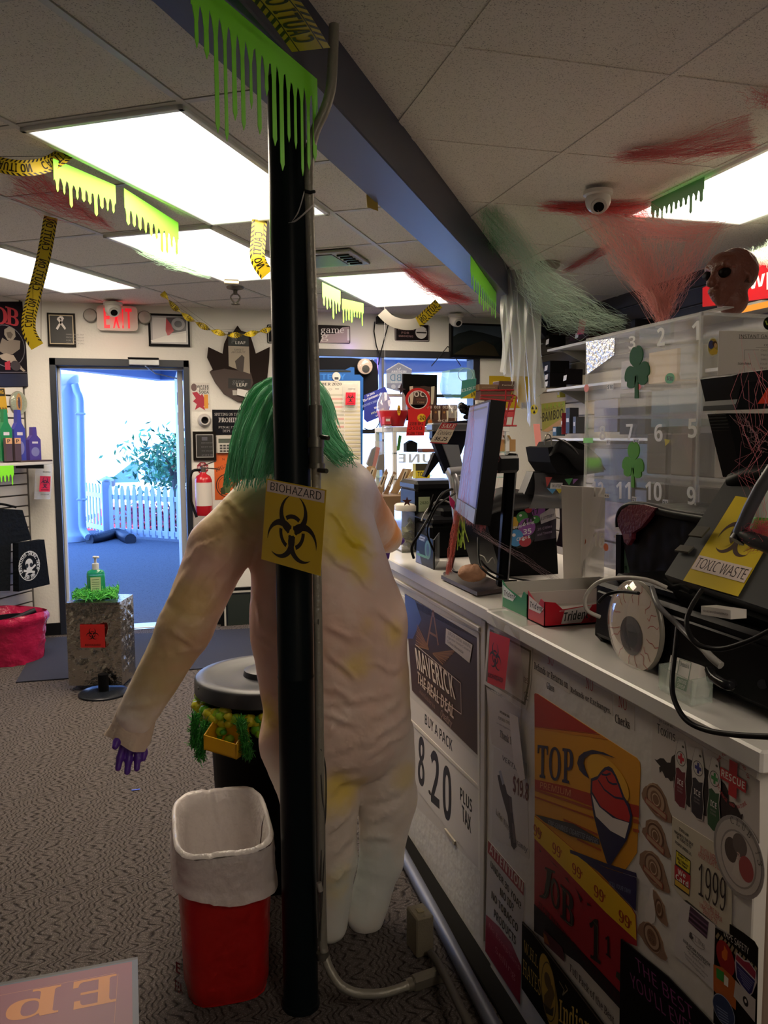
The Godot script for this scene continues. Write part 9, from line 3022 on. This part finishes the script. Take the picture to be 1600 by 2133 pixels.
	web("red web loop in the top right corner of the ceiling",poly3([1.706,2.51,-2.127,1.826,2.51,-2.167]),poly3([1.764,2.51,-2.095,1.924,2.51,-2.198]),80,.0009,"d85058",.03,9,.01)
	web("small red web on the ceiling near the detector",poly3([2.427,2.51,-4.605,2.423,2.51,-4.49]),poly3([2.352,2.51,-4.116,2.341,2.51,-3.934,2.434,2.51,-4.12]),120,.0011,"d84850",.03,10,.005,.1)
	web("red web draped beside the far light panel under the beam",poly3([1.429,2.5,-4.658,1.569,2.5,-4.854]),poly3([1.806,2.45,-4.972,2.161,2.45,-5.41,1.954,2.45,-5.148]),260,.0012,"e04850",.05,11,.05,.14)
	web("grey green web sweeping from the beam to the dark shelf boxes",poly3([1.353,2.444,-3.256,1.49,2.409,-3.318,1.643,2.265,-3.471,1.674,2.196,-3.56]),poly3([2.132,2.111,-4.049,2.385,2.097,-4.186,2.57,2.156,-4.14,2.542,2.096,-4.142]),420,.001,"9fb8a4",.06,13,.06,.05)
	web("green haze of web on the ceiling beside the beam",poly3([1.444,2.515,-3.503,1.472,2.515,-3.433]),poly3([1.769,2.5,-4.122,2.074,2.5,-4.351]),200,.0012,"3f9a5a",.06,14,.01,.07)
	web("pink strands draped over the monitor screen",poly3([.9409,1.595,-2.353,.9298,1.598,-2.231,.9124,1.598,-2.1]),poly3([.888,1.257,-2.336,.8491,1.257,-2.138,.8405,1.251,-2.035]),130,.0006,"e07a80",.012,15,.0)
	web("pink strand hanging down the monitor's right side",poly3([.9164,1.596,-2.109,.9433,1.516,-2.136]),poly3([.8545,1.247,-2.073,.873,1.264,-2.09]),120,.0007,"e06a70",.015,16,.0)
	web("coral strand hanging from the monitor's left corner to its base",poly3([.8746,1.282,-2.321,.8823,1.259,-2.317]),poly3([.8501,1.083,-2.33,.8589,1.092,-2.328]),90,.0008,"e07468",.01,17,.0)
	web("thin mauve strands from the monitor to the white carton",poly3([.8553,1.246,-2.135,.8746,1.235,-2.129]),poly3([1.119,1.079,-2.098,1.124,1.073,-2.096]),16,.0007,"a88a94",.012,18,.0)
	web("pink strands over the scanner terminal at the right edge",poly3([.9516,1.618,-1.153,.9828,1.634,-1.146]),poly3([.9577,1.331,-1.135,.9712,1.365,-1.113]),16,.0006,"d86a78",.05,19,.0)
	web("bright pink fluff on the tube elbow at the right edge",poly3([.9379,1.345,-1.121,.9431,1.318,-1.117]),poly3([.9565,1.359,-1.096,.9593,1.328,-1.093]),200,.0005,"e8506a",.02,20,.0)
	web("mauve web over the scanner's ridged neck",poly3([.9659,1.533,-1.214,.9823,1.541,-1.21]),poly3([.9861,1.503,-1.143,.993,1.475,-1.139]),20,.0006,"a87a80",.02,21,.01)
	web("pale green fluff along the edge of the second light panel",poly3([-.0672,2.505,-4.549,-.0079,2.505,-4.683]),poly3([.1516,2.5,-5.03,.3588,2.5,-5.244]),120,.001,"a8d8b4",.03,22,.01)
	web("pale green fluff along the edge of the left light panel",poly3([-.5995,2.505,-5.385,-.4605,2.505,-5.665]),poly3([-.4059,2.5,-5.708,-.1927,2.5,-5.571]),120,.001,"a8d8b4",.03,23,.02)
	web("pale green fluff hanging over the tangled slime cut-out",poly3([1.308,2.48,-5.739,1.441,2.48,-5.855]),poly3([1.408,2.4,-5.976,1.471,2.4,-6.086]),120,.001,"c8e4cc",.02,24,.01)
	web("white green web in the ceiling corner behind the red sign",poly3([3.089,2.5,-3.792,2.999,2.5,-3.397]),poly3([2.072,2.12,-2.504,2.203,2.094,-2.465]),160,.001,"c4dcc8",.03,25,.0,.3)
	web("wisp of green web across the big light panel",poly3([.2462,2.5,-3.476,.2991,2.5,-3.416]),poly3([.3306,2.5,-3.344,.3699,2.5,-3.272]),30,.0007,"a8c8b0",.015,26,.01)
	# sheets of clear plastic hung from the beam end
	for q in [["left",poly3([2.051,2.514,-4.662,2.091,2.514,-4.651]),poly3([2.028,1.912,-4.612,2.076,1.853,-4.593])],["middle",poly3([2.11,2.515,-4.667,2.167,2.515,-4.651]),poly3([2.084,1.826,-4.609,2.179,1.621,-4.564])],["right",poly3([2.186,2.51,-4.666,2.254,2.51,-4.647]),poly3([2.186,1.563,-4.577,2.296,1.826,-4.571])]]:
		var a: PackedVector3Array = q[1]
		var b: PackedVector3Array = q[2]
		var g := geo()
		g.grid(func(u,v):
			var p: Vector3 = a[0].lerp(a[1],u).lerp(b[0].lerp(b[1],u),v)
			return p+V3(.01*sin(v*9.0+u*5.0),0,.035*sin(u*14.0+v*2.0)),24,24)
		solo("plastic_sheet",g,film("c9ccc9",.42,.3),"gathered clear plastic sheet hanging from the beam's far end, %s of three" % q[0],"plastic sheet","hanging plastic")
	var tr := thing("radiation_sticker","round yellow radiation sticker on the hanging plastic","sticker",V3(2.222,1.635,-4.553))
	var k := Ink.new(V3(2.218,1.67,-4.547),AX,AY)
	part("disc",geo().prism(ring_pts(Vector2.ZERO,.024,.03),k.o,AX,AY,.001),mt("c2b424",.4),tr)
	for i in 3:
		var an := PI/6+TAU*i/3
		var f := A2([V2(cos(an - .5),sin(an - .5))*.006])
		for j in 6:
			var bb := an - .5+j*.2
			f.append(V2(cos(bb)*.019,sin(bb)*.024))
		f.append(V2(cos(an+.5),sin(an+.5))*.006)
		k.poly(f,"1c1a10")
	printed(k,tr)
	solo("pink_slip",geo().prism(poly2([0,0,1,0,.6,1,-.4,1]),V3(2.112,1.449,-4.306),V3(.04,0,0),V3(0,.13,0),.002),mt("d88a84",.5),"pale pink paper slip at the foot of the hanging plastic","paper")
	# ceiling fittings
	dome_camera("white dome camera on the right ceiling above the pink web",V3(1.794,2.515,-3.105),V3(-.35,-.75,.75),.052)
	dome_camera("white dome camera in front of the EXIT sign",V3(-.2783,2.515,-6.444),V3(.15,-.6,.8),.06)
	dome_camera("white dome camera above the television",V3(2.421,2.515,-6.434),V3(.1,-.6,.8),.055)
	var at := V3(2.265,2.53,-4.49)
	var d := thing("smoke_detector","small grey detector on the ceiling behind the green web","detector",at)
	part("body",geo().lathe([V2(.075,0),V2(.075,-.02),V2(.045,-.05),V2(0,-.055)],at,24),mt("8d8883",.5),d)
	at = V3(.5482,2.53,-5.697)
	d = thing("sprinkler","brass fire sprinkler hanging from the ceiling between the lights and the far wall","sprinkler",at)
	part("escutcheon",geo().lathe([V2(.06,0),V2(.055,-.012),V2(.02,-.02)],at,20),mt("6a655c",.4,.5),d)
	part("stem",geo().lathe([V2(.014,0),V2(.014,-.05)],at,12),mt("4a463e",.4,.6),d)
	for s in [-1,1]:
		part("yoke",geo().tube(smooth(A3([at+V3(.012*s,-.045,0),at+V3(.032*s,-.07,0),at+V3(.006*s,-.11,0)]),4),.005,6),mt("4a463e",.4,.6),d)
	part("deflector",geo().lathe([V2(0,-.11),V2(.03,-.112),V2(.03,-.116),V2(0,-.116)],at,12),mt("4a463e",.4,.6),d)
	solo("ceiling_block",geo().box(V3(.4967,2.51,-5.408),V3(.09,.03,.05),.004),mt("a89c82",.6),"small beige block on the ceiling beside the sprinkler","block")
	d = thing("air_vent","grey air vent in the ceiling right of the black post","vent",bp(4.46,-1.69,2.52))
	var bx := Basis(bp(1,0,0),AY,bp(0,1,0))
	part("frame",geo().add(geo().boxab(V3(4.26,2.512,-1.9),V3(4.62,2.527,-1.5),.004),Transform3D(bx,OO)),mt("8f8c88",.5),d)
	part("grille_plate",geo().add(geo().boxab(V3(4.3,2.508,-1.86),V3(4.58,2.513,-1.62),.002),Transform3D(bx,OO)),mt("4c4a48",.5),d)
	for i in 5:
		part("slat",geo().add(geo().boxab(V3(4.32+i*.055,2.503,-1.6),V3(4.34+i*.055,2.512,-1.53),.001),Transform3D(bx,OO)),mt("1e1d1c",.5),d)
